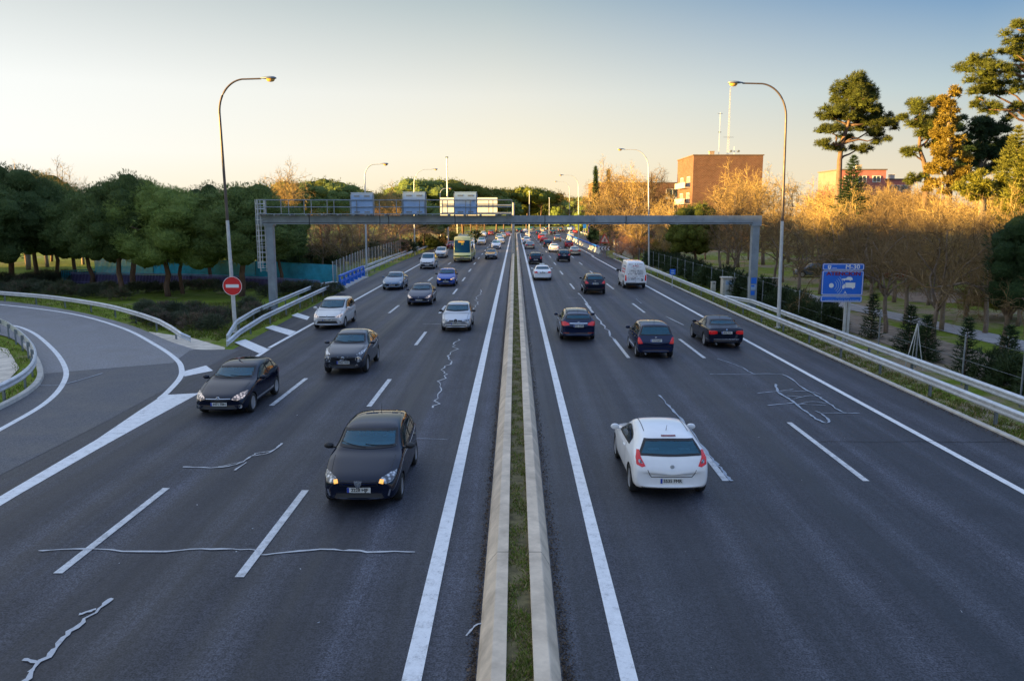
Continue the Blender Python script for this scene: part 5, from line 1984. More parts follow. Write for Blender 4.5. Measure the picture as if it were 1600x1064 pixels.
sp2 = conifer('conifer', 97, 10, 5.0, 'conifer', 0.6, 46, 0.28, 0.028, 15)
spot(sp2, 1334, 246, 72, 10, 'dark pointed spruce right of the lone tall pine trunk', 'conifer')
sp3 = conifer('conifer', 98, 9, 4.6, 'gold_leaf', 0.5, 32, 0.32, 0.035, 18)
spot(sp3, 1604, 235, 50, 9, 'yellow green conifer cut by the right picture edge', 'conifer')
lt = stone_pine(99, 9, 7, 3.0, 'conifer', 60, 0.3, 80, 6, 0.24, 0.02)
spot(lt, 1668, 318, 34, 9, 'dark green pine cut by the right picture edge above the hedge', 'pine tree')
tall_tree('leafy_tree', 'yellow green leafy tree below the golden spruce', 'tree', 100, 1535, 58, [(1535, 330), (1535, 300), (1535, 285)],
          [(1520, 285, 24, 12, 0), (1545, 280, 26, 14, 0), (1565, 295, 26, 14, 0), (1530, 300, 30, 12, 0), (1500, 300, 22, 10, 0)], 'gold_leaf', dens=2.0, ln=0.26, w=0.055, up=0.1, bark_='bark_grey', spread=0.9)

# in front of the brick buildings
spot(stone_pine(101, 9, 7.5, 1.8, 'aleppo', 70, 0.3, 60, 6, 0.30, 0.025), 1091, 315, 95, 9, 'dark green pine in front of the brick block', 'pine tree', None, 0.95)
gb2 = 'sunlit bare trees in front of the brick buildings'
for i, (px, yt, Y, w, lb) in enumerate([
    (1178, 256, 116, 1.1, 'tall golden bare tree at the right corner of the brick block'), (1142, 284, 106, 1.1, 'golden bare tree leaning over the brick block middle'), (1160, 268, 100, 1.15, 'large golden bare tree in front of the brick block right half'), (1200, 262, 105, 1.1, 'golden bare tree right of the brick block'), (1130, 300, 92, 1.0, 'golden bare tree between dark pine and brick block'),
    (1240, 262, 110, 1.0, 'golden bare tree behind the right street lamp'), (1180, 318, 84, 1.1, 'bare tree with pale trunk above the right gantry leg'), (1150, 325, 80, 1.0, 'pale trunked bare tree left of the right gantry leg'), (1215, 330, 80, 1.1, 'bare tree right of the right gantry leg'),
    (950, 252, 170, 1.0, 'tall bare tree at the left end of the brick wing'), (975, 250, 175, 1.0, 'tall bare tree behind the lamp near the van'), (1005, 256, 165, 1.0, 'tall bare tree in front of the brick wing middle'),
    (1035, 250, 172, 0.9, 'tall upright bare tree left of the terrace window'), (940, 290, 150, 1.2, 'broad bare tree low in front of the brick wing'), (985, 295, 140, 1.3, 'broad golden bare tree behind the white van'), (1025, 305, 130, 1.2, 'golden bare tree below the terrace window'),
    (1055, 318, 120, 1.0, 'golden bare tree left of the dark pine'), (965, 320, 128, 1.2, 'bare tree above the warning triangle'), (1105, 330, 118, 1.2, 'golden bare tree at the foot of the brick block left corner'), (1075, 335, 135, 1.0, 'golden bare tree in front of the brick balconies'), (1000, 330, 112, 1.1, 'low golden bare tree behind the van roof'), (1040, 345, 100, 1.0, 'low golden bare tree behind the wire fence')]):
    pl = (bareB, bareB, bareC, bareB, bareA)[i % 5]
    spot(pl, px, yt, Y, 9, lb, 'tree', gb2, w)
for px, yt, Y, lb in ((972, 352, 118, 'orange leaved bushy tree left of the lamp behind the van'), (990, 358, 112, 'orange leaved bushy tree right of the warning triangle')):
    spot(bareP, px, yt, Y, 7, lb, 'tree', 'orange bushy trees behind the exit railing', 1.2)
ob = bush_mesh(105, 1.7, 2.4, 'rust_leaf', 420, 0.4, 0.05)
for i, (px, py) in enumerate(((966, 388), (976, 392), (986, 396), (996, 399), (1010, 405), (1024, 412), (1038, 414))):
    bush_at(ob, px, py - 4, random.uniform(1.0, 1.5), 'orange brown shrub behind the exit railing and wire fence', 'orange shrubs behind the exit railing')
cyp = conifer('cypress', 106, 12, 1.8, 'conifer', 0.3, 40, 0.5, 0.06, 9, 1.2)
for px, yt, Y, lb in ((931, 264, 160, 'narrow dark cypress at the left end of the brick wing'), (951, 268, 185, 'thin cypress behind the bare trees of the brick wing')):
    spot(cyp, px, yt, Y, 12, lb, 'cypress', 'cypresses by the brick wing')
dk = stone_pine(107, 9, 8, 1.0, 'pine', 60, 0.3, 20, 7, 0.5, 0.05)
for px, yt, Y, lb in ((915, 318, 250, 'dark evergreen beyond the far exit road'), (938, 348, 160, 'dark round evergreen behind the tall blue panel'), (955, 352, 150, 'dark evergreen above the teal hand rail'), (900, 312, 300, 'dark evergreen right of the far wood'), (880, 314, 330, 'dark evergreen at the right end of the far wood')):
    spot(dk, px, yt, Y, 9, lb, 'tree', 'dark evergreens by the far exit road', 1.0)
# ------------------------------------------------------------------ vehicles
def car_paint(name, col, metallic=0.0, rough=0.16):
    t = NT(name)
    co = t.coord()
    f = t.noise(co, 1.6, 4, 0.6)
    t.set(Base_Color=t.mix(0.35, col, t.ramp(f, [(0.3, 0.82), (0.7, 1.12)]), 'MULTIPLY'), Metallic=metallic,
          Roughness=t.ramp(f, [(0.3, rough * 1.25), (0.7, rough * 0.85)]), Coat_Weight=1.0, Coat_Roughness=0.03, Coat_IOR=1.5, Specular_IOR_Level=0.0)
    return t.m


PAINT = {
    'black': car_paint('black car paint', (0.003, 0.006, 0.020)),
    'navy': car_paint('navy car paint', (0.007, 0.014, 0.050), 0.2),
    'blue': car_paint('blue car paint', (0.018, 0.075, 0.36), 0.2),
    'steel_blue': car_paint('grey blue car paint', (0.13, 0.19, 0.27), 0.6),
    'graphite': car_paint('graphite car paint', (0.035, 0.041, 0.056), 0.6),
    'silver': car_paint('silver car paint', (0.56, 0.57, 0.59), 0.75, 0.34),
    'pearl': car_paint('pearl white car paint', (0.68, 0.66, 0.64), 0.2),
    'white': car_paint('white car paint', (0.86, 0.86, 0.86), 0.0, 0.35),
    'red': car_paint('red car paint', (0.32, 0.016, 0.02), 0.1),
    'beige': car_paint('champagne car paint', (0.50, 0.43, 0.34), 0.5),
    'grey': car_paint('mid grey car paint', (0.22, 0.23, 0.24), 0.6),
    'bus': car_paint('pale green coach paint', (0.95, 0.86, 0.36), 0.0, 0.35),
}
M['glass'] = plain('car glass', (0.006, 0.070, 0.110), 0.03, 0, 0, spec=0.55, coat=0.0)  # teal base colour stands in for the reflected sky
def clear_glass(name, tint, sheen):
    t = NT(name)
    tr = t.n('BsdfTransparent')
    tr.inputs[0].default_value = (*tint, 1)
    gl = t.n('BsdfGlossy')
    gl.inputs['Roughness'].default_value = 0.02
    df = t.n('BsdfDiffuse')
    df.inputs[0].default_value = (*sheen, 1)
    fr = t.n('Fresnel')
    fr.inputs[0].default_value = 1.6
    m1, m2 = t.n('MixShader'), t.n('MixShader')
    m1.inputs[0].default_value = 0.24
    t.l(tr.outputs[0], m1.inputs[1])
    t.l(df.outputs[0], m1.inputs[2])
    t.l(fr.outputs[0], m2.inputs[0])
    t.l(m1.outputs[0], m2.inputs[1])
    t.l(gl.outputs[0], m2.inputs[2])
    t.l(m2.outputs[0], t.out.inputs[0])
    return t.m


M['clear_glass'] = clear_glass('clear car glass', (0.62, 0.92, 0.98), (0.01, 0.27, 0.44))  # teal diffuse share imitates sky reflected in the windscreen
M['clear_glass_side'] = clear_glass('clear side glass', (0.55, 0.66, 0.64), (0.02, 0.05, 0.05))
M['cabin'] = plain('cabin trim', (0.12, 0.125, 0.13), 0.8, 0, 0.2, 3)
M['seat_cloth'] = plain('seat cloth', (0.20, 0.20, 0.22), 0.9, 0, 0.2, 6)
M['glass_side'] = plain('tinted side glass', (0.010, 0.022, 0.022), 0.04, 0, 0, spec=0.9, coat=1.0)
M['trim'] = plain('black plastic trim', (0.016, 0.016, 0.018), 0.55, 0, 0.1)
M['tyre'] = plain('tyre rubber', (0.018, 0.018, 0.018), 0.85, 0, 0.15, 8)
M['alloy'] = plain('alloy wheel', (0.52, 0.53, 0.55), 0.35, 0.8, 0.1)
M['chrome'] = plain('chrome trim', (0.75, 0.76, 0.78), 0.12, 1.0, 0)
def lamp_mat(name, lit):
    """faceted reflector behind a clear lens"""
    t = NT(name)
    vo = t.n('TexVoronoi')
    vo.inputs['Scale'].default_value = 13
    t.l(t.coord(), vo.inputs['Vector'])
    c = t.ramp(vo.outputs['Distance'], [(0.05, (0.92, 0.92, 0.92)), (0.32, (0.50, 0.52, 0.55)), (0.62, (0.08, 0.085, 0.095))])
    t.set(Base_Color=c, Roughness=0.12, Metallic=0.4, Coat_Weight=1.0, Coat_Roughness=0.03)
    if lit:
        t.set(Emission_Color=t.mix(1.0, c, (1.0, 0.66, 0.36), 'MULTIPLY'), Emission_Strength=0.18)
    return t.m


M['lamp'] = lamp_mat('headlamp lens', False)
M['lamp_on'] = lamp_mat('lit headlamp', True)
M['lamp_amber'] = plain('amber indicator lit', (0.9, 0.45, 0.1), 0.2, 0, 0, coat=1.0, emit=(1.0, 0.45, 0.08), estr=0.22)
M['tail'] = plain('red tail lamp', (0.38, 0.006, 0.010), 0.12, 0, 0.1, 10, coat=0.6, emit=(1.0, 0.02, 0.02), estr=0.025)
M['tail_dark'] = plain('dark red reflector', (0.20, 0.01, 0.012), 0.2, 0, 0, coat=1.0)
M['plate'] = plain('number plate white', (0.74, 0.74, 0.70), 0.4, 0, 0.04)
M['plate_blue'] = plain('number plate blue', (0.01, 0.05, 0.40), 0.4, 0, 0)
M['skin'] = plain('skin', (0.45, 0.26, 0.19), 0.6, 0, 0.05)


def tab(pairs):
    pairs = sorted(pairs)
    xs = [p[0] for p in pairs]
    ys = [p[1] for p in pairs]
    return lambda d: float(np.interp(d, xs, ys))


def wheel_meshes(r, wd, rim_f=0.66, spokes=5):
    """tyre and rim; the outer face looks towards +x"""
    b = MB()
    h = wd / 2
    b.lathe([(r * rim_f, h * 0.80), (r * 0.80, h), (r * 0.94, h * 0.92), (r, h * 0.6), (r, -h * 0.6), (r * 0.94, -h * 0.92), (r * 0.8, -h), (r * 0.4, -h * 0.9)], 28, 'X')
    tyre = bpy.data.meshes.new('tyre')
    tyre.from_pydata(b.v, [], b.f)
    tyre.materials.append(M['tyre'])
    tyre.polygons.foreach_set('use_smooth', [True] * len(b.f))
    b = MB()
    rr = r * rim_f
    b.lathe([(rr, h * 0.82), (rr * 0.93, h * 0.86), (rr * 0.88, h * 0.55), (rr * 0.85, h * 0.1)], 28, 'X')
    b.lathe([(rr * 0.86, h * 0.12), (0.0, h * 0.12)], 28, 'X', m=1)
    b.lathe([(rr * 0.24, h * 0.2), (rr * 0.22, h * 0.78), (rr * 0.10, h * 0.88), (0, h * 0.88)], 12, 'X')
    for i in range(spokes):
        a = 2 * math.pi * i / spokes
        c, s_ = math.cos(a), math.sin(a)
        vs = []
        for rad, hw in ((rr * 0.14, rr * 0.15), (rr * 0.90, rr * 0.10)):
            for o in (-hw, hw):
                for x in (h * 0.45, h * 0.80):
                    vs.append((x, rad * c - o * s_, rad * s_ + o * c))
        b.add(vs, [(0, 1, 3, 2), (4, 6, 7, 5), (0, 4, 5, 1), (2, 3, 7, 6), (1, 5, 7, 3), (0, 2, 6, 4)])
    rim = bpy.data.meshes.new('rim')
    rim.from_pydata(b.v, [], b.f)
    for k in ('alloy', 'trim'): rim.materials.append(M[k])
    rim.polygons.foreach_set('material_index', b.m)
    return tyre, rim


class CarModel:
    """a car shell lofted from its side profile; windows, lamps and trim are laid on the shell by projection"""

    def __init__(s, name, **kw):
        p = dict(L=4.1, W=1.74, H=1.48, hn=0.74, hm=0.90, hb=1.00, ws0=1.18, ws1=1.95, rw1=3.62, rw0=3.90, tb=1.02, tb2=0.92, belt=0.94, beltr=1.0,
                 roof=0.74, ax0=0.83, ax1=3.35, wr=0.31, pillars=(2.55, 3.35), wend=3.72, zb=0.19, cp=0.10, rdrop=0.03, nosew=0.78, fwarp=0.16, rwarp=0.08,
                 wheel=None, spokes=5, subdiv=2, rearw=0.80, sq=1.0, boxy=0.0, nose=((0, -0.20), (0.05, -0.07)), crown=0.06)
        p.update(kw)
        s.name, s.p = name, p
        P = type('P', (), p)
        s.P = P
        L, W2, H = P.L, P.W / 2, P.H
        mid = (P.ws1 + P.rw1) / 2
        s.zt = tab([(0, P.hn + P.nose[0][1]), (P.nose[1][0], P.hn + P.nose[1][1]), (0.18, P.hn), (P.ws0 * 0.6, P.hm), (P.ws0, P.hb), (P.ws1, H - 0.07), (P.ws1 + 0.3, H - 0.015), (mid, H),
                    (P.rw1 - 0.3, H - P.rdrop - 0.01), (P.rw1, H - P.rdrop - 0.06), (P.rw0, P.tb), (L - 0.10, P.tb2), (L - 0.03, P.tb2 - 0.12), (L, P.tb2 - 0.26)])
        zs0 = tab([(0, P.hn - 0.30), (0.18, P.hn - 0.09), (P.ws0 * 0.6, P.hm - P.crown), (P.ws0, P.hb - P.crown), (P.ws1, P.belt), (P.rw1, P.beltr), (P.rw0, P.beltr), (L, P.beltr)])
        s.zs = lambda d: min(zs0(d), s.zt(d) - 0.025)
        s.w = tab([(0, P.nosew * W2), (0.05, (P.nosew + .08) * W2), (0.22, 0.94 * W2), (0.6, 0.985 * W2), (1.2, W2), (L - 1.0, W2), (L - 0.45, 0.975 * W2), (L - 0.12, (P.rearw + .11) * W2), (L - 0.03, (P.rearw + 0.06) * W2), (L, P.rearw * W2)])
        s.zb = tab([(0, P.zb + 0.10), (0.08, P.zb + 0.04), (0.5, P.zb), (L - 0.5, P.zb + 0.02), (L - 0.08, P.zb + 0.07), (L, P.zb + 0.14)])
        r = P.roof * W2
        s.r = r
        s.wr = tab([(0, .70 * W2), (P.ws0 - 0.05, .80 * W2), (P.ws1, r), (P.rw1, r * 0.985), (P.rw0, (.80 + .08 * P.boxy) * W2), (L, .72 * W2)])
        ds = [0, 0.05, 0.18, 0.42, 0.75, P.ws0 - 0.2, P.ws0, P.ws0 + 0.07, P.ws0 + (P.ws1 - P.ws0) * .36, P.ws0 + (P.ws1 - P.ws0) * .7, P.ws1, P.ws1 + 0.3, mid, P.rw1 - 0.3, P.rw1,
              P.rw1 + (P.rw0 - P.rw1) * .5, P.rw0, L - 0.42, L - 0.10, L - 0.03, L]
        ds = sorted(set(round(d, 3) for d in ds))
        out = [ds[0]]
        for d in ds[1:]:
            if d - out[-1] > 0.025: out.append(d)
        s._loft(out)
        s.parts = []          # (name, mesh, loc, scale, paint slot?, parent index)

    def section(s, d):
        w, zs, zt, zb, wr = s.w(d), s.zs(d), s.zt(d), s.zb(d), s.wr(d)
        wr = min(wr, w * 0.93)
        ze = zt - min(0.09, 0.30 * (zt - zs))
        zm = min(0.56 * s.p['sq'], (zb + zs) / 2 + 0.03)
        return [(0, zb), (.72 * w, zb), (.93 * w, zb + .02), (.985 * w, zb + .13), (w, zm), (.992 * w, zs - min(.10, (zs - zm) * .4)), (.955 * w, zs),
                ((.955 * w + wr) / 2 + .012, (zs + ze) / 2), (wr, ze), (wr * .84, zt - (zt - ze) * .30), (wr * .45, zt - (zt - ze) * .06), (0, zt)]

    def _loft(s, ds):
        L, W2 = s.P.L, s.P.W / 2
        vs, fs = [], []
        k = 12
        N = 2 * k - 2

        def warp(x, d, z):
            q = (x / W2) ** 2
            f = s.P.fwarp * q * max(0, 1 - d / 1.1) ** 1.0
            g_ = s.P.rwarp * q * max(0, 1 - (L - d) / 0.9)
            e = 0.10 * q * (1 if s.P.ws0 - 0.15 < d < s.P.ws1 + 0.05 and z > s.zs(d) - 0.02 else 0)
            return d + f - g_ + e
        for d in ds:
            sec = s.section(d)
            ring = sec + [(-x, z) for x, z in sec[-2:0:-1]]
            for x, z in ring: vs.append((x, L / 2 - warp(x, d, z), z))
        n = len(ds)
        for i in range(n - 1):
            for j in range(N): fs.append((i * N + j, i * N + (j + 1) % N, (i + 1) * N + (j + 1) % N, (i + 1) * N + j))
        for base, flip in ((0, False), ((n - 1) * N, True)):
            for j in range(k - 1):
                a, b_, c, d_ = base + j, base + j + 1, base + (N - j - 1) % N, base + (N - j) % N
                q = (a, b_, c, d_) if j not in (0, k - 2) else ((a, b_, c) if j == 0 else (a, b_, d_))
                fs.append(q[::-1] if not flip else q)
        me = bpy.data.meshes.new('shell')
        me.from_pydata(vs, [], fs)
        bm = bmesh.new()
        bm.from_mesh(me)
        bmesh.ops.recalc_face_normals(bm, faces=bm.faces)
        bm.to_mesh(me)
        bm.free()
        o = bpy.data.objects.new('shell', me)
        C.objects.link(o)
        m = o.modifiers.new('s', 'SUBSURF')
        m.levels = m.render_levels = s.P.subdiv
        dg = bpy.context.evaluated_depsgraph_get()
        sm = bpy.data.meshes.new_from_object(o.evaluated_get(dg))
        bpy.data.objects.remove(o)
        # bring the smoothed shell back to the nominal size
        co = np.empty(len(sm.vertices) * 3)
        sm.vertices.foreach_get('co', co)
        co = co.reshape(-1, 3)
        co[:, 1] *= L / (co[:, 1].max() - co[:, 1].min())
        co[:, 1] -= (co[:, 1].max() + co[:, 1].min()) / 2
        co[:, 0] *= W2 / co[:, 0].max()
        z0, z1 = co[:, 2].min(), co[:, 2].max()
        co[:, 2] = s.P.zb + (co[:, 2] - z0) * (s.P.H - s.P.zb) / (z1 - z0)
        sm.vertices.foreach_set('co', co.ravel())
        sm.update()
        s.shell = sm
        s.bvh = BVHTree.FromPolygons([tuple(v) for v in co], [tuple(p.vertices) for p in sm.polygons])

    def cut_arches(s):
        P = s.P
        o = bpy.data.objects.new('shell', s.shell)
        C.objects.link(o)
        s.shell.materials.append(PAINT['black'])
        s.shell.materials.append(M['trim'])
        b = MB()
        for d in (P.ax0, P.ax1):
            for sx in (-1, 1):
                b.lathe([(P.wr + 0.045, sx * (P.W / 2 - 0.27)), (P.wr + 0.045, sx * (P.W / 2 + 0.2))], 28, 'X', (0, P.L / 2 - d, P.wr), 1)
        me = bpy.data.meshes.new('cut')
        me.from_pydata(b.v, [], b.f)
        me.materials.append(PAINT['black'])
        me.materials.append(M['trim'])
        me.polygons.foreach_set('material_index', b.m)
        bm = bmesh.new()
        bm.from_mesh(me)
        bmesh.ops.recalc_face_normals(bm, faces=bm.faces)
        bm.to_mesh(me)
        bm.free()
        c = bpy.data.objects.new('cut', me)
        C.objects.link(c)
        m = o.modifiers.new('b', 'BOOLEAN')
        m.object = c
        m.operation = 'DIFFERENCE'
        m.solver = 'EXACT'
        dg = bpy.context.evaluated_depsgraph_get()
        r = bpy.data.meshes.new_from_object(o.evaluated_get(dg))
        bpy.data.objects.remove(o)
        bpy.data.objects.remove(c)
        r.polygons.foreach_set('use_smooth', [True] * len(r.polygons))
        r.set_sharp_from_angle(angle=R(42))
        r.name = 'body'
        s.parts.insert(0, ('body', r, 0, None))
        s.body = r

    def carve(s, driver_side=-1):
        """hollow out the cabin behind the glazing and furnish it"""
        P = s.P
        L = P.L

        def inset(poly, k):
            n = len(poly)
            out = []
            for i in range(n):
                a, b_, c = Vector(poly[i - 1]), Vector(poly[i]), Vector(poly[(i + 1) % n])
                e1, e2 = (b_ - a), (c - b_)
                n1 = Vector((-e1.y, e1.x)).normalized() if e1.length > 1e-6 else Vector((0, 0))
                n2 = Vector((-e2.y, e2.x)).normalized() if e2.length > 1e-6 else Vector((0, 0))
                nn = n1 + n2
                nn = nn.normalized() if nn.length > 1e-6 else n1
                out.append(b_ + nn * k)
            return out
        y_mid = L / 2 - (P.ws1 + P.rw1) / 2
        cut = []
        cut.append(([(q.x, L, q.y) for q in inset(s.ws_poly, 0.028)], (0, y_mid - 0.05 - L, 0)))
        if s.rw_poly: cut.append(([(q.x, -L, q.y) for q in inset(s.rw_poly, 0.028)], (0, y_mid + 0.05 + L, 0)))
        for sp in s.side_polys:
            cut.append(([(2, L / 2 - q.x, q.y) for q in inset(sp, 0.022)], (-4, 0, 0)))
        bz = s.zs(P.ws1) + 0.06
        x = P.W / 2 - 0.16
        y0, y1 = L / 2 - P.ws0 - 0.55, L / 2 - P.rw1 + 0.05
        cut.append(([(-x, y0, 0.42), (x, y0, 0.42), (x, y1, 0.42), (-x, y1, 0.42)], (0, 0, bz - 0.42)))
        r = s.body
        r.materials.append(M['cabin'])

        def ext(me):
            c_ = np.empty(len(me.vertices) * 3)
            me.vertices.foreach_get('co', c_)
            c_ = c_.reshape(-1, 3)
            return np.concatenate([c_.min(0), c_.max(0)]) if len(c_) else np.zeros(6)
        e0 = ext(r)
        nr = r
        for pts, d in cut:                      # one opening at a time; an opening the solver cannot cut is left closed
            for jit in (0.0, 0.0037, -0.0051):
                b = MB()
                b.prism([(p_[0] * (1 + jit), p_[1] + jit, p_[2] + jit) for p_ in pts], d, 2)
                me = bpy.data.meshes.new('cut')
                me.from_pydata(b.v, [], b.f)
                for m_ in (PAINT['black'], M['trim'], M['cabin']): me.materials.append(m_)
                me.polygons.foreach_set('material_index', b.m)
                bm = bmesh.new()
                bm.from_mesh(me)
                bmesh.ops.recalc_face_normals(bm, faces=bm.faces)
                bm.to_mesh(me)
                bm.free()
                c = bpy.data.objects.new('cut', me)
                C.objects.link(c)
                o = bpy.data.objects.new('shell', nr)
                C.objects.link(o)
                m = o.modifiers.new('b', 'BOOLEAN')
                m.object = c
                m.operation = 'DIFFERENCE'
                m.solver = 'EXACT'
                dg = bpy.context.evaluated_depsgraph_get()
                t_ = bpy.data.meshes.new_from_object(o.evaluated_get(dg))
                bpy.data.objects.remove(o)
                bpy.data.objects.remove(c)
                if np.abs(ext(t_) - e0).max() < 0.02 and len(t_.polygons) > 0.5 * len(nr.polygons):
                    nr = t_
                    break
                print('carve retry', s.name, jit)
        nr.polygons.foreach_set('use_smooth', [True] * len(nr.polygons))
        nr.set_sharp_from_angle(angle=R(42))
        nr.name = 'body'
        s.body = nr
        s.parts[0] = ('body', nr, 0, None)
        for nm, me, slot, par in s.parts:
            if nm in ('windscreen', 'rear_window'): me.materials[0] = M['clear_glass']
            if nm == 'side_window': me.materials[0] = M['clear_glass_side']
        for view, poly, sxs, w in [('front', s.ws_poly, (1,), 0.045), ('rear', s.rw_poly, (1,), 0.045)] + [('side', sp, (-1, 1), 0.03) for sp in s.side_polys]:
            if poly:
                q = [(v.x, v.y) for v in inset(poly, w * 0.42)]
                s.seam([(view, sxs, q + q[:1])], w, 'window_seal', M['trim'], 0.009)
        s.seat_y = L / 2 - P.ws0 - 1.28
        for row, yy in enumerate((s.seat_y, s.seat_y - 0.86)):
            if yy - 0.2 < y1: continue
            for sx in (-0.36, 0.36):
                b = MB()
                for (w, dp, z0, z1, dy) in ((0.46, 0.13, 0.45, 0.92, 0.0), (0.27, 0.10, 0.95, 1.10, -0.05)):
                    b.prism([(sx + a * w / 2, yy - 0.22 + dy + c, z0) for a, c in ((-1, -dp), (-0.8, -dp - .02), (0.8, -dp - .02), (1, -dp), (1, 0), (0.8, 0.02), (-0.8, 0.02), (-1, 0))], (0, -0.08, (z1 - z0) * (0.92 if row else 1)))
                b.box((sx, yy + 0.02, 0.44), (0.48, 0.5, 0.12))
                s.raw('seat', b, M['seat_cloth'])
        b = MB()
        b.lathe([(0.17, -0.012), (0.185, 0.0), (0.17, 0.012), (0.155, 0.0), (0.17, -0.012)], 20, 'Y', (driver_side * 0.36, y0 - 0.16, 0.88))
        s.raw('steering_wheel', b, M['trim'])
        b = MB()
        b.tube([(0, L / 2 - P.ws1 - 0.02, P.H - 0.14), (0, L / 2 - P.ws1 + 0.08, P.H - 0.22)], 0.012, 5)
        b.box((0, L / 2 - P.ws1 + 0.08, P.H - 0.23), (0.22, 0.03, 0.06))
        s.raw('interior_mirror', b, M['trim'])

    # -- projection: view 'front' / 'rear' use (x, z); 'side' uses (d, z) on the +x side or, mirrored, on -x
    def hit(s, view, u, z, sx=1):
        L = s.P.L
        if view == 'front': o, d = Vector((u, L, z)), Vector((0, -1, 0))
        elif view == 'rear': o, d = Vector((u, -L, z)), Vector((0, 1, 0))
        elif view == 'top': o, d = Vector((u, L / 2 - z, 5)), Vector((0, 0, -1))
        else: o, d = Vector((sx * 4, L / 2 - u, z)), Vector((-sx, 0, 0))
        h = s.bvh.ray_cast(o, d)
        if h[0] is None:
            h = s.bvh.find_nearest(o + d * (L if view in ('front', 'rear') else 4))
            return h[0], h[1], False
        n = h[1]
        if n.dot(d) > 0: n = -n
        return h[0], n, True

    def panel(s, name, view, poly, mat, sx=1, off=0.006, step=0.07, paint=False, parent=None, round_=0):
        if round_: poly = [(v.x, v.y) for v in smooth_path([(a, b, 0) for a, b in poly], round_, True)]
        n = len(poly)
        pts = [Vector(q) for q in poly]
        us, zs_ = [q[0] for q in poly], [q[1] for q in poly]
        edge = []
        P2 = []
        for i in range(n):
            a, e = pts[i], pts[(i + 1) % n]
            m = max(1, int((e - a).length / step))
            for j in range(m): P2.append(a.lerp(e, j / m))
        nb = len(P2)
        u = min(us) + step / 2
        while u < max(us):
            z = min(zs_) + step / 2
            while z < max(zs_):
                P2.append(Vector((u, z)))
                z += step
            u += step
        v, e, f, *_ = delaunay_2d_cdt(P2, [(i, (i + 1) % nb) for i in range(nb)], [], 1, 1e-4)
        f = [q for q in f]
        # keep faces inside the outline
        def inside(x, y):
            c = False
            j = nb - 1
            for i in range(nb):
                a, b_ = P2[i], P2[j]
                if (a.y > y) != (b_.y > y) and x < (b_.x - a.x) * (y - a.y) / (b_.y - a.y + 1e-12) + a.x: c = not c
                j = i
            return c
        f = [q for q in f if inside(sum(v[i].x for i in q) / len(q), sum(v[i].y for i in q) / len(q))]
        vs, ok = [], []
        for q in v:
            p_, n_, good = s.hit(view, q.x, q.y, sx)
            vs.append(p_ + n_ * off)
            ok.append(good)
        f = [q for q in f if all(ok[i] for i in q)]
        me = bpy.data.meshes.new(name)
        me.from_pydata([tuple(q) for q in vs], [], f)
        bm = bmesh.new()
        bm.from_mesh(me)
        bmesh.ops.delete(bm, geom=[q for q in bm.verts if not q.link_faces], context='VERTS')
        ax = {'front': Vector((0, 1, 0)), 'rear': Vector((0, -1, 0)), 'side': Vector((sx, 0, 0)), 'top': Vector((0, 0, 1))}[view]
        for q in bm.faces:
            q.normal_update()
            if q.normal.dot(ax) < 0: q.normal_flip()
            q.smooth = True
        bm.to_mesh(me)
        bm.free()
        for m_ in (mat if isinstance(mat, (list, tuple)) else [mat]): me.materials.append(m_)
        s.parts.append((name, me, 1 if paint else 0, parent))
        return len(s.parts) - 1

    def mirror_panel(s, name, view, poly, mat, **k):
        """both sides of the car"""
        a = s.panel(name, view, poly, mat, sx=1, **k)
        b_ = s.panel(name, view, poly if view == 'side' else [(-x, z) for x, z in poly][::-1], mat, sx=-1, **k)
        return a, b_

    def seam(s, lines, w=0.012, name='panel_gaps', mat=None, off=0.004):
        b = MB()
        for view, sxs, pts in lines:
            for sx in sxs:
                P_ = []
                for (a, e) in zip(pts, pts[1:]):
                    m = max(1, int(math.hypot(a[0] - e[0], a[1] - e[1]) / 0.06))
                    P_ += [(a[0] + (e[0] - a[0]) * j / m, a[1] + (e[1] - a[1]) * j / m) for j in range(m)]
                P_.append(pts[-1])
                vs = []
                for i, q in enumerate(P_):
                    t0, t1 = P_[max(i - 1, 0)], P_[min(i + 1, len(P_) - 1)]
                    tx, ty = t1[0] - t0[0], t1[1] - t0[1]
                    k_ = math.hypot(tx, ty) or 1
                    for sg in (-1, 1):
                        p_, n_, g_ = s.hit(view, q[0] - ty / k_ * sg * w / 2, q[1] + tx / k_ * sg * w / 2, sx)
                        vs.append(p_ + n_ * off)
                b.add(vs, [(2 * i, 2 * i + 1, 2 * i + 3, 2 * i + 2) for i in range(len(P_) - 1)])
        me = bpy.data.meshes.new(name)
        me.from_pydata(b.v, [], b.f)
        me.materials.append(mat or M['trim'])
        s.parts.append((name, me, 0, None))

    def raw(s, name, mb, mats, slot=0, parent=None, smooth=None):
        me = bpy.data.meshes.new(name)
        me.from_pydata(mb.v, [], mb.f)
        for m_ in (mats if isinstance(mats, (list, tuple)) else [mats]): me.materials.append(m_)
        me.polygons.foreach_set('material_index', mb.m)
        if smooth is not None:
            me.polygons.foreach_set('use_smooth', [True] * len(mb.f))
            if smooth < 180: me.set_sharp_from_angle(angle=R(smooth))
        s.parts.append((name, me, slot, parent))
        return len(s.parts) - 1

    # -- standard equipment
    def glazing(s, ws_in=0.95, rw_in=0.90, rear_top=None, rear_bot=None, rear=True):
        P = s.P
        za, zb_ = P.hb + 0.045, P.H - 0.105
        ha, hb_ = s.wr(P.ws0) * ws_in, s.r * 0.93

        def quad(ha, hb_, za, zb_, bow0=0.03, bow1=-0.02, n=8):
            lo = [(ha * (-1 + 2 * i / n), za + bow0 * (-1 + 2 * i / n) ** 2) for i in range(n + 1)]
            hi = [(hb_ * (1 - 2 * i / n), zb_ + bow1 * (1 - 2 * i / n) ** 2) for i in range(n + 1)]
            return lo + hi
        s.clear = False
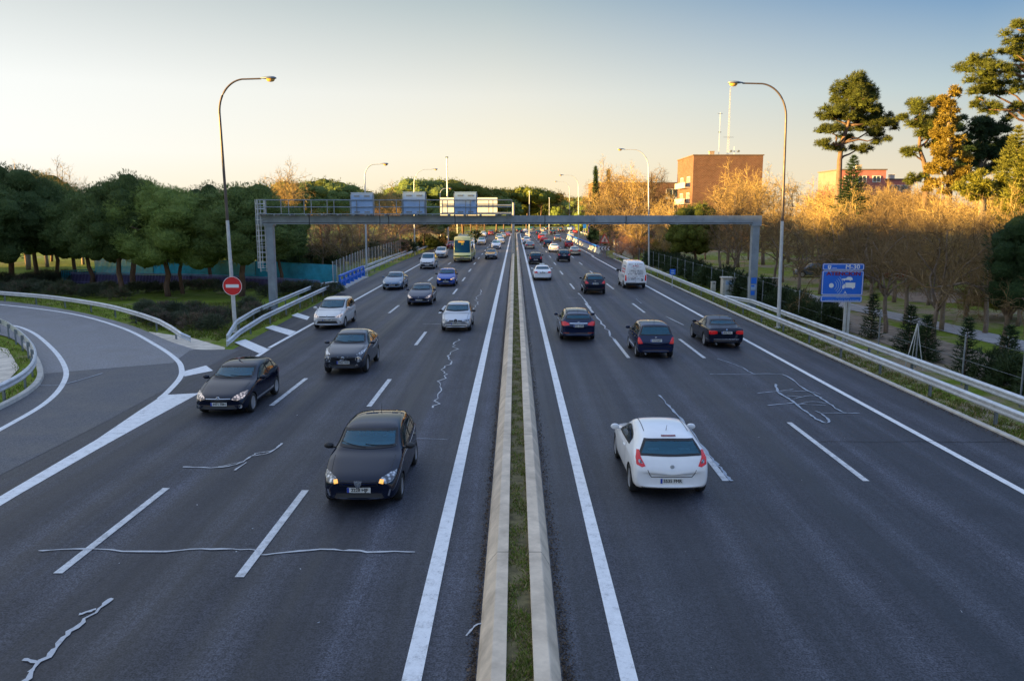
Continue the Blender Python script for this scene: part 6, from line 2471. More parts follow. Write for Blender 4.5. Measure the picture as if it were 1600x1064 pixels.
        s.ws_poly = quad(ha, hb_, za, zb_)
        s.rw_poly, s.side_polys = None, []
        ws = s.panel('windscreen', 'front', s.ws_poly, M['glass'])
        if rear:
            zb2 = rear_top or (s.zt(P.rw1) - 0.035)
            za2 = rear_bot or (P.tb + 0.04)
            s.rw_poly = quad(s.wr(P.rw0) * rw_in, s.r * 0.88, za2, zb2, 0.015, -0.015)
            s.panel('rear_window', 'rear', s.rw_poly, M['glass'])
        topz = lambda d: min(s.zt(d - 0.13), s.zt(min(d + P.cp, P.L)), s.zt(d)) - 0.125
        bz = lambda d: s.zs(d) + 0.035
        d0 = P.ws0
        while topz(d0) < bz(d0) + 0.03 and d0 < P.L: d0 += 0.01
        bounds = [d0] + list(P.pillars) + [P.wend]
        for i in range(len(bounds) - 1):
            a = bounds[i] + (0.04 if i else 0)
            e = bounds[i + 1] - 0.02
            n = 10
            lo = [(a + (e - a) * j / n, bz(a + (e - a) * j / n)) for j in range(n + 1)]
            hi = [(a + (e - a) * j / n, max(topz(a + (e - a) * j / n), bz(a + (e - a) * j / n) + 0.012)) for j in range(n, -1, -1)]
            if e - a > 0.12:
                s.side_polys.append(lo + hi)
                s.mirror_panel('side_window', 'side', lo + hi, M['glass_side'])
        # wiper blades and roof aerial
        b = MB()
        for x0, x1 in ((-0.55, 0.05), (0.02, 0.60)):
            pts = []
            for i in range(5):
                x = x0 + (x1 - x0) * i / 4
                p_, n_, _ = s.hit('front', x * ha / 0.62, za + 0.02 + 0.05 * i / 4 + 0.03 * (x / 0.6) ** 2)
                pts.append(p_ + n_ * 0.015)
            b.tube(pts, 0.010, 4)
        s.raw('wiper', b, M['trim'])
        b = MB()
        p_, n_, _ = s.hit('top', 0, P.rw1 - 0.35)
        b.tube([p_, p_ + Vector((0, -0.10, 0.16))], [0.008, 0.004], 5)
        s.raw('aerial', b, M['trim'])

    def doors(s, cuts, d_front=None, sill=True, handles=True, hood=True):
        P = s.P
        L_ = []
        for d in cuts: L_.append(('side', (-1, 1), [(d, s.zb(d) + 0.08), (d + 0.02, s.zs(d) + 0.02)]))
        if hood:
            for sg in (-1, 1):
                L_.append(('top', (1,), [(sg * s.P.W * 0.37, 0.25), (sg * s.P.W * 0.40, P.ws0 - 0.1)]))
        s.seam(L_)
        if sill:
            s.mirror_panel('sill_trim', 'side', [(P.ax0 + P.wr + .1, P.zb + .02), (P.ax1 - P.wr - .1, P.zb + .02), (P.ax1 - P.wr - .1, P.zb + .09), (P.ax0 + P.wr + .1, P.zb + .09)], M['trim'], step=0.15)
        if handles:
            for d in [(a + (e - a) * 0.86) for a, e in zip(cuts, cuts[1:])]:
                for sx in (-1, 1):
                    p_, n_, _ = s.hit('side', d, s.zs(d) - 0.10, sx)
                    b = MB()
                    b.box(p_ + n_ * 0.012, (0.03, 0.17, 0.03))
                    s.raw('door_handle', b, PAINT['black'], 1)

    def mirrors(s, d=None, z=None, black=False, sc=1.0):
        P = s.P
        d = d or P.ws0 + 0.42
        z = z or s.zs(d) + 0.10
        for sx in (-1, 1):
            p_, n_, _ = s.hit('side', d, z - 0.02, sx)
            c = Vector((sx * (P.W / 2 + 0.09), p_.y + 0.02, z))
            vs = []
            n = 12
            prof = [(-1, 0.0), (-0.86, 0.55), (-0.45, 0.92), (0.1, 1.0), (0.55, 0.92), (0.62, 0.85)]
            b = MB()
            for u, rr in prof:
                for k in range(n):
                    a = 2 * math.pi * k / n
                    vs.append((c.x + 0.115 * sc * rr * math.cos(a), c.y - u * 0.08 * sc, c.z + 0.075 * sc * rr * math.sin(a)))
            b.add(vs, [(i * n + k, i * n + (k + 1) % n, (i + 1) * n + (k + 1) % n, (i + 1) * n + k) for i in range(len(prof) - 1) for k in range(n)] + [tuple(range((len(prof) - 1) * n, len(prof) * n))])
            b.bar(c + Vector((-sx * 0.05, 0, -0.05)), p_ + Vector((0, 0, -0.02)), 0.07, 0.035)
            s.raw('wing_mirror', b, M['trim'] if black else PAINT['black'], 0 if black else 1, smooth=50)

    def plates(s, zf, zr, text, wf=0.52, front=True, rear=True):
        for view, z, ok, sg in (('front', zf, front, 1), ('rear', zr, rear, -1)):
            if not ok: continue
            p_, n_, _ = s.hit(view, 0, z)
            y = p_.y + sg * 0.012
            b = MB()
            b.box((0, y, z), (wf, 0.02, 0.115))
            bx = -wf / 2 + 0.025 if sg < 0 else wf / 2 - 0.025
            b.box((bx, y + sg * 0.0115, z), (0.045, 0.003, 0.112), m=1)
            t_ = MB()
            add_text(t_, text, 0.105, (0.02, -0.0, 0), 2, 0.98, 0.003)
            M_ = Matrix.Rotation(math.pi if sg > 0 else 0, 3, 'Z')
            vs = [M_ @ Vector(v) + Vector((0, y + sg * 0.0125, z)) for v in t_.v]
            b.add(vs, t_.f, 2)
            s.raw('number_plate', b, [M['plate'], M['plate_blue'], M['sign_black']])

    def wheels(s, spokes=5, rim_f=0.66):
        P = s.P
        key = (round(P.wr, 3), spokes, rim_f)
        ty, ri = wheel_meshes(P.wr, 0.21, rim_f, spokes)
        s.wheel = (ty, ri, [(sx, d) for d in (P.ax0, P.ax1) for sx in (-1, 1)])
        # axle and floor shadow mass so daylight does not show straight through under the shell
        b = MB()
        for d in (P.ax0, P.ax1): b.tube([(-P.W / 2 + 0.2, P.L / 2 - d, P.wr), (P.W / 2 - 0.2, P.L / 2 - d, P.wr)], 0.05, 6)
        s.raw('axle', b, M['trim'])

    def place(s, kind, label, cat, loc, rz, paint, group=None, lamp=None, rim=None, skip=()):
        root = thing(kind, label, cat, loc, rz, group)
        objs = []
        for nm, me, slot, par in s.parts:
            if nm in skip: objs.append(None); continue
            o = link(nm, me, objs[par] if par is not None else root)
            if nm == 'body' or slot == 1:
                o.material_slots[0].link = 'OBJECT'
                o.material_slots[0].material = PAINT[paint]
            if nm == 'headlight' and lamp:
                o.material_slots[0].link = 'OBJECT'
                o.material_slots[0].material = M[lamp]
            objs.append(o)
        ty, ri, pos = s.wheel
        for sx, d in pos:
            w = link('wheel', ty, root, (sx * (s.P.W / 2 - 0.115), s.P.L / 2 - d, s.P.wr))
            if sx < 0: w.rotation_euler = (0, 0, math.pi)
            link('rim', ri, w)
        return root


def occupant(car, m, seat_x, label, cloth, hair_col, arms=True):
    """a seated person: one skinned body from the pelvis up and along both legs; hair is a child"""
    H = min(m.P.H, 1.56)
    z0 = 0.52
    k = (H - 0.10 - z0) / 0.86
    y = m.seat_y
    J = [((0, 0, 0), .15), ((0, -.03, .22), .145), ((0, -.07, .44), .155), ((0, -.06, .56), .06), ((0, -.035, .64), .085), ((0, -.03, .73), .098), ((0, -.035, .81), .06),
         ((.18, -.07, .46), .062), ((.24, .10, .24), .046), ((.17, .38, .36), .036), ((.15, .45, .38), .034),
         ((-.18, -.07, .46), .062), ((-.24, .10, .24), .046), ((-.17, .38, .36), .036), ((-.15, .45, .38), .034),
         ((.11, .10, -.01), .10), ((.13, .46, .05), .07), ((-.11, .10, -.01), .10), ((-.13, .46, .05), .07)]
    E = [(0, 1), (1, 2), (2, 3), (3, 4), (4, 5), (5, 6), (2, 7), (7, 8), (8, 9), (9, 10), (2, 11), (11, 12), (12, 13), (13, 14), (0, 15), (15, 16), (0, 17), (17, 18)]
    me = bpy.data.meshes.new('person')
    me.from_pydata([(p[0], p[1], p[2] * k) for p, r in J], E, [])
    o = bpy.data.objects.new('person', me)
    C.objects.link(o)
    md = o.modifiers.new('skin', 'SKIN')
    for i, (p, r) in enumerate(J): me.skin_vertices[0].data[i].radius = (r, r * (0.8 if i in (1, 2) else 1))
    me.skin_vertices[0].data[0].use_root = True
    o.modifiers.new('sub', 'SUBSURF').levels = 2
    dg = bpy.context.evaluated_depsgraph_get()
    nm = bpy.data.meshes.new_from_object(o.evaluated_get(dg))
    bpy.data.objects.remove(o)
    nm.name = 'person'
    nm.materials.clear()
    nm.materials.append(cloth)
    nm.materials.append(M['skin'])
    for p in nm.polygons:
        c = p.center
        p.use_smooth = True
        if c.z > 0.575 * k or c.y > 0.36 and c.z > 0.2 * k: p.material_index = 1
    o = link('person', nm)
    W = car.matrix_basis
    o.location = Matrix.LocRotScale(car.location, car.rotation_euler, None) @ Vector((seat_x, y, z0))
    o.rotation_euler = car.rotation_euler
    tag(o, label, 'person')
    b = MB()
    vs, n = [], 12
    for i, (u, r) in enumerate(((-.35, .98), (0.0, 1.06), (.45, 1.0), (.8, .68), (1.0, 0.05))):
        for q in range(n):
            a = 2 * math.pi * q / n
            vs.append((0.098 * r * math.cos(a), -.055 + 0.105 * r * math.sin(a) + (-.02 if u < 0 else 0), .75 * k + u * .10))
    b.add(vs, [(i * n + q, i * n + (q + 1) % n, (i + 1) * n + (q + 1) % n, (i + 1) * n + q) for i in range(4) for q in range(n)])
    b.build('hair', hair_col, o, smooth=60)
    return o


LEFT_TRAFFIC, RIGHT_TRAFFIC = 'vehicles coming towards the camera', 'vehicles driving away from the camera'
MODEL = {}


def badge_disc(m, view, z, r, mat='chrome', y=0.012, name='badge', inner=None):
    p_, n_, _ = m.hit(view, 0, z)
    sg = 1 if view == 'front' else -1
    b = MB()
    b.lathe([(r, -0.012), (r, 0.006), (r * 0.85, 0.012), (0, 0.012)] if sg > 0 else [(r, 0.012), (r, -0.006), (r * 0.85, -0.012), (0, -0.012)], 18, 'Y', p_ + n_ * 0.008)
    m.raw(name, b, M[mat])
    if inner:
        b = MB()
        c = p_ + n_ * 0.024
        for (x, z_, w, h) in inner: b.box(c + Vector((x, 0, z_)), (w, 0.006, h))
        m.raw('badge_mark', b, M['sign_black'] if mat == 'chrome' else M['chrome'])


def fog(m, x, z, r=0.05):
    for sx in (-1, 1):
        p_, n_, _ = m.hit('front', sx * x, z)
        b = MB()
        b.lathe([(r * 1.3, -0.03), (r * 1.3, 0.008), (r, 0.012), (r * 0.9, 0.0), (0, 0.004)], 14, 'Y', p_ + n_ * 0.004)
        m.raw('fog_lamp', b, M['lamp'])


def exhaust(m, x=0.5, z=0.24):
    b = MB()
    b.lathe([(0.03, -0.1), (0.035, 0.12)], 10, 'Y', (x, -m.P.L / 2 + 0.02, z))
    m.raw('exhaust_pipe', b, M['steel_dark'])


# 1 -- small five door hatchback with tall rounded cabin (nearest oncoming car)
m = CarModel('hatch', L=4.06, W=1.75, H=1.53, hn=0.80, hm=0.95, hb=1.05, ws0=1.08, ws1=1.80, rw1=3.60, rw0=3.86, tb=1.06, tb2=0.95, belt=0.98, beltr=1.03, ax0=0.83, ax1=3.42, wr=0.31, pillars=(2.45, 3.22), wend=3.62, roof=0.76)
m.cut_arches()
m.glazing()
m.doors([1.25, 2.43, 3.20])
m.mirrors(black=True)
hl = m.mirror_panel('headlight', 'front', [(0.44, 0.66), (0.60, 0.615), (0.72, 0.645), (0.79, 0.74), (0.785, 0.815), (0.66, 0.80), (0.50, 0.74)], M['lamp'], step=0.04, off=0.010)
m.panel('indicator', 'front', [(0.445, 0.645), (0.54, 0.618), (0.555, 0.70), (0.47, 0.715)], M['lamp_amber'], step=0.04, off=0.016, parent=hl[0])
m.panel('indicator', 'front', [(-0.47, 0.715), (-0.555, 0.70), (-0.54, 0.618), (-0.445, 0.645)], M['lamp_amber'], step=0.04, off=0.016, parent=hl[1])
m.panel('grille', 'front', [(-0.42, 0.56), (0.42, 0.56), (0.43, 0.70), (-0.43, 0.70)], M['trim'], step=0.06)
b = MB()
for z in (0.59, 0.635, 0.675):
    pts = [m.hit('front', x, z)[0] + Vector((0, 0.012, 0)) for x in (-0.40, -0.2, 0, 0.2, 0.40)]
    b.tube(pts, 0.010, 5)
m.raw('grille_bars', b, PAINT['navy'])
p_, n_, _ = m.hit('front', 0, 0.635)
b = MB()
b.prism([(x, p_.y + 0.03, 0.635 + z) for x, z in ((-0.085, 0.075), (0.085, 0.075), (0.075, 0.0), (0.03, -0.085), (-0.03, -0.085), (-0.075, 0.0))][::-1], (0, 0.012, 0))
m.raw('badge', b, M['chrome'])
b = MB()
b.prism([(x, p_.y + 0.044, 0.635 + z) for x, z in ((-0.045, 0.045), (0.045, 0.045), (0.0, -0.05))][::-1], (0, 0.004, 0))
m.raw('badge_mark', b, M['grey_mark'] if 'grey_mark' in M else M['steel_dark'])
m.panel('lower_grille', 'front', [(-0.55, 0.30), (0.55, 0.30), (0.50, 0.40), (-0.50, 0.40)], M['trim'], step=0.07)
for sx in (-1, 1):
    p_, n_, _ = m.hit('front', sx * 0.66, 0.42)
    b = MB()
    b.bar(p_ + n_ * 0.012 + Vector((sx * 0.03, 0, 0.07)), p_ + n_ * 0.012 + Vector((-sx * 0.01, 0, -0.08)), 0.035, 0.02)
    m.raw('fog_lamp_trim', b, M['chrome'])
m.mirror_panel('taillight', 'rear', [(0.60, 0.72), (0.78, 0.70), (0.80, 1.00), (0.66, 1.02)], M['tail'], step=0.05)
m.panel('rear_bumper_trim', 'rear', [(-0.6, 0.26), (0.6, 0.26), (0.6, 0.36), (-0.6, 0.36)], M['trim'], step=0.1)
m.plates(0.475, 0.62, '2228 HJF')
m.wheels(5, 0.62)
m.carve()
MODEL['hatch'] = m

# 2 -- lower sportier hatchback
m = CarModel('hatch_low', L=4.25, W=1.76, H=1.45, hn=0.74, hm=0.90, hb=1.00, ws0=1.22, ws1=2.02, rw1=3.72, rw0=4.02, tb=1.05, tb2=0.93, belt=0.93, beltr=1.0, ax0=0.88, ax1=3.50, wr=0.32, pillars=(2.62, 3.36), wend=3.80)
m.cut_arches()
m.glazing()
m.doors([1.40, 2.60, 3.34])
m.mirrors()
m.mirror_panel('headlight', 'front', [(0.42, 0.60), (0.58, 0.555), (0.74, 0.60), (0.80, 0.70), (0.79, 0.79), (0.66, 0.76), (0.48, 0.68)], M['lamp'], step=0.04, off=0.010)
m.panel('grille', 'front', [(-0.40, 0.57), (0.40, 0.57), (0.42, 0.66), (-0.42, 0.66)], M['trim'], step=0.06)
b = MB()
pts = [m.hit('front', x, 0.622)[0] + Vector((0, 0.014, 0)) for x in (-0.40, -0.2, 0, 0.2, 0.40)]
b.tube(pts, 0.016, 6)
m.raw('grille_bar', b, M['chrome'])
badge_disc(m, 'front', 0.622, 0.065, 'chrome', inner=((0, 0, 0.1, 0.016),))
m.panel('lower_grille', 'front', [(-0.58, 0.29), (0.58, 0.29), (0.50, 0.38), (-0.50, 0.38)], M['trim'], step=0.07)
fog(m, 0.68, 0.36)
m.mirror_panel('taillight', 'rear', [(0.50, 0.72), (0.78, 0.70), (0.80, 0.92), (0.62, 0.92)], M['tail'], step=0.05)
m.panel('rear_bumper_trim', 'rear', [(-0.6, 0.26), (0.6, 0.26), (0.6, 0.36), (-0.6, 0.36)], M['trim'], step=0.1)
badge_disc(m, 'rear', 0.86, 0.055, 'chrome')
m.plates(0.44, 0.68, '4471 FBN')
m.wheels(5, 0.68)
m.carve()
MODEL['hatch_low'] = m

# 3 -- compact crossover with swollen wings and round lower lamps
m = CarModel('crossover', L=4.12, W=1.78, H=1.57, hn=0.88, hm=1.02, hb=1.10, ws0=1.15, ws1=1.88, rw1=3.55, rw0=3.86, tb=1.16, tb2=1.0, belt=1.04, beltr=1.14, ax0=0.82, ax1=3.36, wr=0.345, pillars=(2.45, 3.1), wend=3.45, zb=0.23, roof=0.70, rdrop=0.07, cp=0.22)
m.cut_arches()
m.glazing()
m.doors([1.30, 2.43, 3.12])
m.mirrors()
m.mirror_panel('headlight', 'front', [(0.52, 0.83), (0.70, 0.81), (0.80, 0.90), (0.83, 1.0), (0.72, 0.955)], M['lamp'], step=0.04, off=0.012)
for sx in (-1, 1):
    p_, n_, _ = m.hit('front', sx * 0.62, 0.66)
    b = MB()
    b.lathe([(0.13, -0.03), (0.13, 0.012), (0.11, 0.022), (0.10, 0.0), (0.0, 0.012)], 20, 'Y', p_ + n_ * 0.006)
    m.raw('headlight', b, M['lamp'])
m.panel('grille', 'front', [(-0.48, 0.60), (0.48, 0.60), (0.47, 0.75), (0.24, 0.78), (-0.24, 0.78), (-0.47, 0.75)], M['trim'], step=0.06)
b = MB()
for sx in (-1, 1):
    b.tube([m.hit('front', sx * 0.21, 0.78)[0] + Vector((0, .014, 0)), m.hit('front', sx * 0.13, 0.62)[0] + Vector((0, .014, 0))], 0.016, 6)
b.tube([m.hit('front', x, 0.62)[0] + Vector((0, .014, 0)) for x in (-0.13, 0, 0.13)], 0.016, 6)
m.raw('grille_surround', b, M['chrome'])
badge_disc(m, 'front', 0.70, 0.075, 'chrome', inner=((0, 0, 0.17, 0.035),))
m.panel('lower_grille', 'front', [(-0.66, 0.31), (0.66, 0.31), (0.56, 0.44), (-0.56, 0.44)], M['trim'], step=0.07)
fog(m, 0.55, 0.40, 0.045)
m.mirror_panel('taillight', 'rear', [(0.58, 0.88), (0.80, 0.86), (0.80, 1.08), (0.70, 1.10)], M['tail'], step=0.05)
m.plates(0.53, 0.72, '9054 HGD')
m.wheels(6, 0.66)
m.carve()
MODEL['crossover'] = m

# 4 -- minivan
m = CarModel('minivan', L=4.46, W=1.79, H=1.62, hn=0.80, hm=0.97, hb=1.06, ws0=1.02, ws1=1.95, rw1=4.02, rw0=4.26, tb=1.08, tb2=0.96, belt=1.0, beltr=1.04, ax0=0.88, ax1=3.66, wr=0.325, pillars=(1.62, 2.62, 3.52), wend=4.05, roof=0.77, boxy=0.6)
m.cut_arches()
m.glazing()
m.doors([1.45, 2.60, 3.55])
m.mirrors()
m.mirror_panel('headlight', 'front', [(0.46, 0.70), (0.62, 0.66), (0.76, 0.69), (0.82, 0.82), (0.80, 0.87), (0.66, 0.83), (0.50, 0.75)], M['lamp'], step=0.04, off=0.010)
m.panel('grille', 'front', [(-0.46, 0.69), (0.46, 0.69), (0.45, 0.745), (-0.45, 0.745)], M['trim'], step=0.05)
badge_disc(m, 'front', 0.725, 0.06, 'chrome', inner=((0, 0.01, 0.012, 0.08), (0, 0.03, 0.09, 0.012)))
m.panel('lower_grille', 'front', [(-0.64, 0.30), (0.64, 0.30), (0.52, 0.50), (-0.52, 0.50)], M['trim'], step=0.07)
b = MB()
b.tube([m.hit('front', x, 0.30)[0] + Vector((0, .01, 0)) for x in (-0.62, -0.3, 0, 0.3, 0.62)], 0.016, 6)
m.raw('bumper_lip', b, M['chrome'])
fog(m, 0.72, 0.44, 0.05)
m.mirror_panel('taillight', 'rear', [(0.58, 0.80), (0.80, 0.80), (0.80, 1.02), (0.70, 1.02)], M['tail'], step=0.05)
m.plates(0.56, 0.75, '6617 HBT')
m.wheels(5, 0.68)
m.carve()
MODEL['minivan'] = m

# 5 -- small rounded hatchback, grille with a dark badge
m = CarModel('small_hatch', L=3.96, W=1.70, H=1.45, hn=0.75, hm=0.90, hb=0.99, ws0=1.08, ws1=1.82, rw1=3.50, rw0=3.76, tb=1.0, tb2=0.92, belt=0.93, beltr=0.97, ax0=0.80, ax1=3.26, wr=0.30, pillars=(2.42, 3.10), wend=3.52)
m.cut_arches()
m.glazing()
m.doors([1.25, 2.40, 3.10])
m.mirrors(black=True)
m.mirror_panel('headlight', 'front', [(0.42, 0.60), (0.62, 0.575), (0.75, 0.61), (0.78, 0.69), (0.62, 0.70), (0.44, 0.665)], M['lamp'], step=0.04, off=0.010)
for sx in (-1, 1):
    m.panel('grille', 'front', [(sx * 0.12, 0.595), (sx * 0.36, 0.605), (sx * 0.38, 0.66), (sx * 0.12, 0.67)][::sx], M['trim'], step=0.05)
badge_disc(m, 'front', 0.625, 0.105, 'sign_black', inner=((0, 0.015, 0.10, 0.018), (0, -0.02, 0.08, 0.018), (0.03, 0.0, 0.016, 0.08)))
m.panel('lower_grille', 'front', [(-0.60, 0.31), (0.60, 0.31), (0.55, 0.37), (-0.55, 0.37)], M['trim'], step=0.07)
fog(m, 0.66, 0.43, 0.04)
m.mirror_panel('taillight', 'rear', [(0.54, 0.72), (0.76, 0.70), (0.78, 0.94), (0.64, 0.96)], M['tail'], step=0.05)
m.panel('rear_bumper_trim', 'rear', [(-0.6, 0.25), (0.6, 0.25), (0.6, 0.36), (-0.6, 0.36)], M['trim'], step=0.1)
badge_disc(m, 'rear', 0.86, 0.05, 'chrome')
m.plates(0.46, 0.66, '3318 DKC')
m.wheels(6, 0.6)
m.carve()
MODEL['small_hatch'] = m

# 6 -- saloon with a low open mouth (oncoming)
m = CarModel('saloon', L=4.68, W=1.81, H=1.44, hn=0.70, hm=0.88, hb=0.99, ws0=1.32, ws1=2.15, rw1=3.45, rw0=4.02, tb=1.05, tb2=1.0, belt=0.92, beltr=0.98, ax0=0.98, ax1=3.70, wr=0.325, pillars=(2.80,), wend=3.62, cp=0.25, roof=0.70)
m.cut_arches()
m.glazing()
m.doors([1.50, 2.78, 3.62])
m.mirrors()
m.mirror_panel('headlight', 'front', [(0.44, 0.58), (0.62, 0.54), (0.78, 0.60), (0.84, 0.74), (0.82, 0.78), (0.66, 0.70)], M['lamp'], step=0.04, off=0.010)
m.panel('grille', 'front', [(-0.50, 0.33), (0.50, 0.33), (0.46, 0.52), (-0.46, 0.52)], M['trim'], step=0.06)
badge_disc(m, 'front', 0.60, 0.05, 'chrome')
fog(m, 0.70, 0.38, 0.05)
m.mirror_panel('taillight', 'rear', [(0.46, 0.76), (0.82, 0.74), (0.83, 0.90), (0.56, 0.92)], M['tail'], step=0.05)
m.panel('rear_bumper_trim', 'rear', [(-0.6, 0.26), (0.6, 0.26), (0.6, 0.34), (-0.6, 0.34)], M['trim'], step=0.1)
badge_disc(m, 'rear', 0.88, 0.05, 'chrome')
m.plates(0.44, 0.80, '5120 DRS')
m.wheels(5, 0.68)
m.carve()
MODEL['saloon'] = m

# 7 -- sports saloon seen from behind
m = CarModel('saloon_rear', L=4.54, W=1.82, H=1.42, hn=0.74, hm=0.90, hb=0.98, ws0=1.45, ws1=2.20, rw1=3.40, rw0=3.92, tb=1.05, tb2=1.03, belt=0.92, beltr=0.97, ax0=0.80, ax1=3.56, wr=0.33, pillars=(2.75,), wend=3.50, cp=0.25, roof=0.69, rearw=0.84)
m.cut_arches()
m.glazing()
m.doors([1.55, 2.73, 3.50])
m.mirrors()
m.mirror_panel('headlight', 'front', [(0.42, 0.60), (0.78, 0.60), (0.82, 0.70), (0.46, 0.70)], M['lamp'], step=0.05, off=0.010)
m.panel('grille', 'front', [(-0.22, 0.56), (0.22, 0.56), (0.2, 0.68), (-0.2, 0.68)], M['trim'], step=0.06)
m.mirror_panel('taillight', 'rear', [(0.44, 0.74), (0.62, 0.70), (0.83, 0.70), (0.84, 0.88), (0.60, 0.89), (0.46, 0.86)], M['tail'], step=0.05)
m.panel('rear_bumper_strip', 'rear', [(-0.62, 0.44), (0.62, 0.44), (0.62, 0.475), (-0.62, 0.475)], M['chrome'], step=0.1)
m.panel('rear_valance', 'rear', [(-0.6, 0.27), (0.6, 0.27), (0.6, 0.35), (-0.6, 0.35)], M['trim'], step=0.1)
badge_disc(m, 'rear', 0.93, 0.04, 'sign_back')
m.plates(0.45, 0.79, '8846 FGL')
exhaust(m, -0.5)
m.wheels(7, 0.72)
m.carve()
MODEL['saloon_rear'] = m

# 8 -- estate
m = CarModel('estate', L=4.86, W=1.86, H=1.52, hn=0.74, hm=0.92, hb=1.02, ws0=1.35, ws1=2.10, rw1=4.30, rw0=4.62, tb=1.10, tb2=0.98, belt=0.96, beltr=1.06, ax0=0.95, ax1=3.72, wr=0.335, pillars=(2.75, 3.58), wend=4.28, cp=0.15, roof=0.70, rdrop=0.07, rwarp=0.16)
m.cut_arches()
m.glazing(rear_bot=1.13)
m.doors([1.55, 2.73, 3.60])
m.mirrors()
m.mirror_panel('headlight', 'front', [(0.46, 0.60), (0.78, 0.60), (0.84, 0.76), (0.52, 0.70)], M['lamp'], step=0.05, off=0.010)
m.panel('grille', 'front', [(-0.4, 0.50), (0.4, 0.50), (0.42, 0.66), (-0.42, 0.66)], M['trim'], step=0.06)
m.mirror_panel('taillight', 'rear', [(0.46, 0.86), (0.72, 0.82), (0.86, 0.84), (0.86, 1.02), (0.70, 1.04), (0.50, 0.96)], M['tail'], step=0.05)
m.panel('tailgate_strip', 'rear', [(-0.46, 0.93), (0.46, 0.93), (0.46, 0.965), (-0.46, 0.965)], M['chrome'], step=0.08)
m.mirror_panel('reflector', 'rear', [(0.48, 0.42), (0.78, 0.42), (0.78, 0.48), (0.48, 0.48)], M['tail_dark'], step=0.1)
badge_disc(m, 'rear', 0.98, 0.055, 'chrome')
m.plates(0.44, 0.82, '0931 GWK')
b = MB()
for sx in (-1, 1):
    pts = [m.hit('top', sx * 0.56, d)[0] + Vector((0, 0, 0.03)) for d in np.linspace(2.2, 4.1, 7)]
    b.tube(pts, 0.018, 6)
m.raw('roof_rail', b, M['trim'])
m.wheels(7, 0.70)
m.carve()
MODEL['estate'] = m

# 9 -- tall narrow compact (seen from behind)
m = CarModel('tall_compact', L=3.80, W=1.72, H=1.58, hn=0.84, hm=1.0, hb=1.10, ws0=0.85, ws1=1.62, rw1=3.38, rw0=3.64, tb=1.04, tb2=0.92, belt=1.0, beltr=1.02, ax0=0.75, ax1=3.12, wr=0.30, pillars=(2.20, 2.95), wend=3.42, roof=0.76, rearw=0.86, boxy=0.8)
m.cut_arches()
m.glazing(rw_in=0.97, rear_bot=1.06)
m.doors([1.05, 2.18, 2.95])
m.mirrors()
m.mirror_panel('headlight', 'front', [(0.44, 0.68), (0.74, 0.66), (0.78, 0.80), (0.50, 0.78)], M['lamp'], step=0.05, off=0.010)
m.panel('grille', 'front', [(-0.35, 0.60), (0.35, 0.60), (0.38, 0.74), (-0.38, 0.74)], M['trim'], step=0.06)
m.mirror_panel('taillight', 'rear', [(0.60, 0.70), (0.80, 0.68), (0.82, 0.80), (0.80, 0.98), (0.74, 0.98), (0.66, 0.84)], M['tail'], step=0.04)
m.panel('rear_bumper_line', 'rear', [(-0.7, 0.56), (0.7, 0.56), (0.7, 0.58), (-0.7, 0.58)], M['trim'], step=0.08)
m.mirror_panel('side_moulding', 'side', [(1.15, 0.56), (2.75, 0.56), (2.75, 0.60), (1.15, 0.60)], M['chrome'], step=0.1)
badge_disc(m, 'rear', 0.96, 0.045, 'chrome')
m.plates(0.45, 0.84, '1574 BZT')
exhaust(m, -0.48)
m.wheels(6, 0.66)
m.carve()
MODEL['tall_compact'] = m

# 10 -- SUV
m = CarModel('suv', L=4.35, W=1.80, H=1.64, hn=0.88, hm=1.03, hb=1.12, ws0=1.22, ws1=1.95, rw1=3.82, rw0=4.14, tb=1.18, tb2=1.0, belt=1.05, beltr=1.13, ax0=0.86, ax1=3.50, wr=0.345, pillars=(2.62, 3.40), wend=3.90, zb=0.24, roof=0.72, rdrop=0.05)
m.cut_arches()
m.glazing(rear_bot=1.20)
m.doors([1.40, 2.60, 3.42])
m.mirrors()
m.mirror_panel('headlight', 'front', [(0.46, 0.74), (0.76, 0.74), (0.82, 0.88), (0.52, 0.86)], M['lamp'], step=0.05, off=0.010)
m.panel('grille', 'front', [(-0.38, 0.66), (0.38, 0.66), (0.40, 0.80), (-0.40, 0.80)], M['trim'], step=0.06)
badge_disc(m, 'front', 0.74, 0.06, 'chrome')
m.panel('lower_grille', 'front', [(-0.6, 0.34), (0.6, 0.34), (0.55, 0.48), (-0.55, 0.48)], M['trim'], step=0.07)
m.mirror_panel('taillight', 'rear', [(0.52, 0.92), (0.78, 0.88), (0.83, 0.98), (0.82, 1.10), (0.70, 1.12)], M['tail'], step=0.05)
m.panel('rear_bumper_trim', 'rear', [(-0.72, 0.32), (0.72, 0.32), (0.72, 0.52), (-0.72, 0.52)], M['trim'], step=0.1)
m.mirror_panel('reflector', 'rear', [(0.60, 0.55), (0.72, 0.55), (0.72, 0.60), (0.60, 0.60)], M['tail_dark'], step=0.1)
badge_disc(m, 'rear', 1.08, 0.05, 'chrome')
m.plates(0.56, 0.90, '7702 GVB')
m.wheels(5, 0.68)
m.carve()
MODEL['suv'] = m

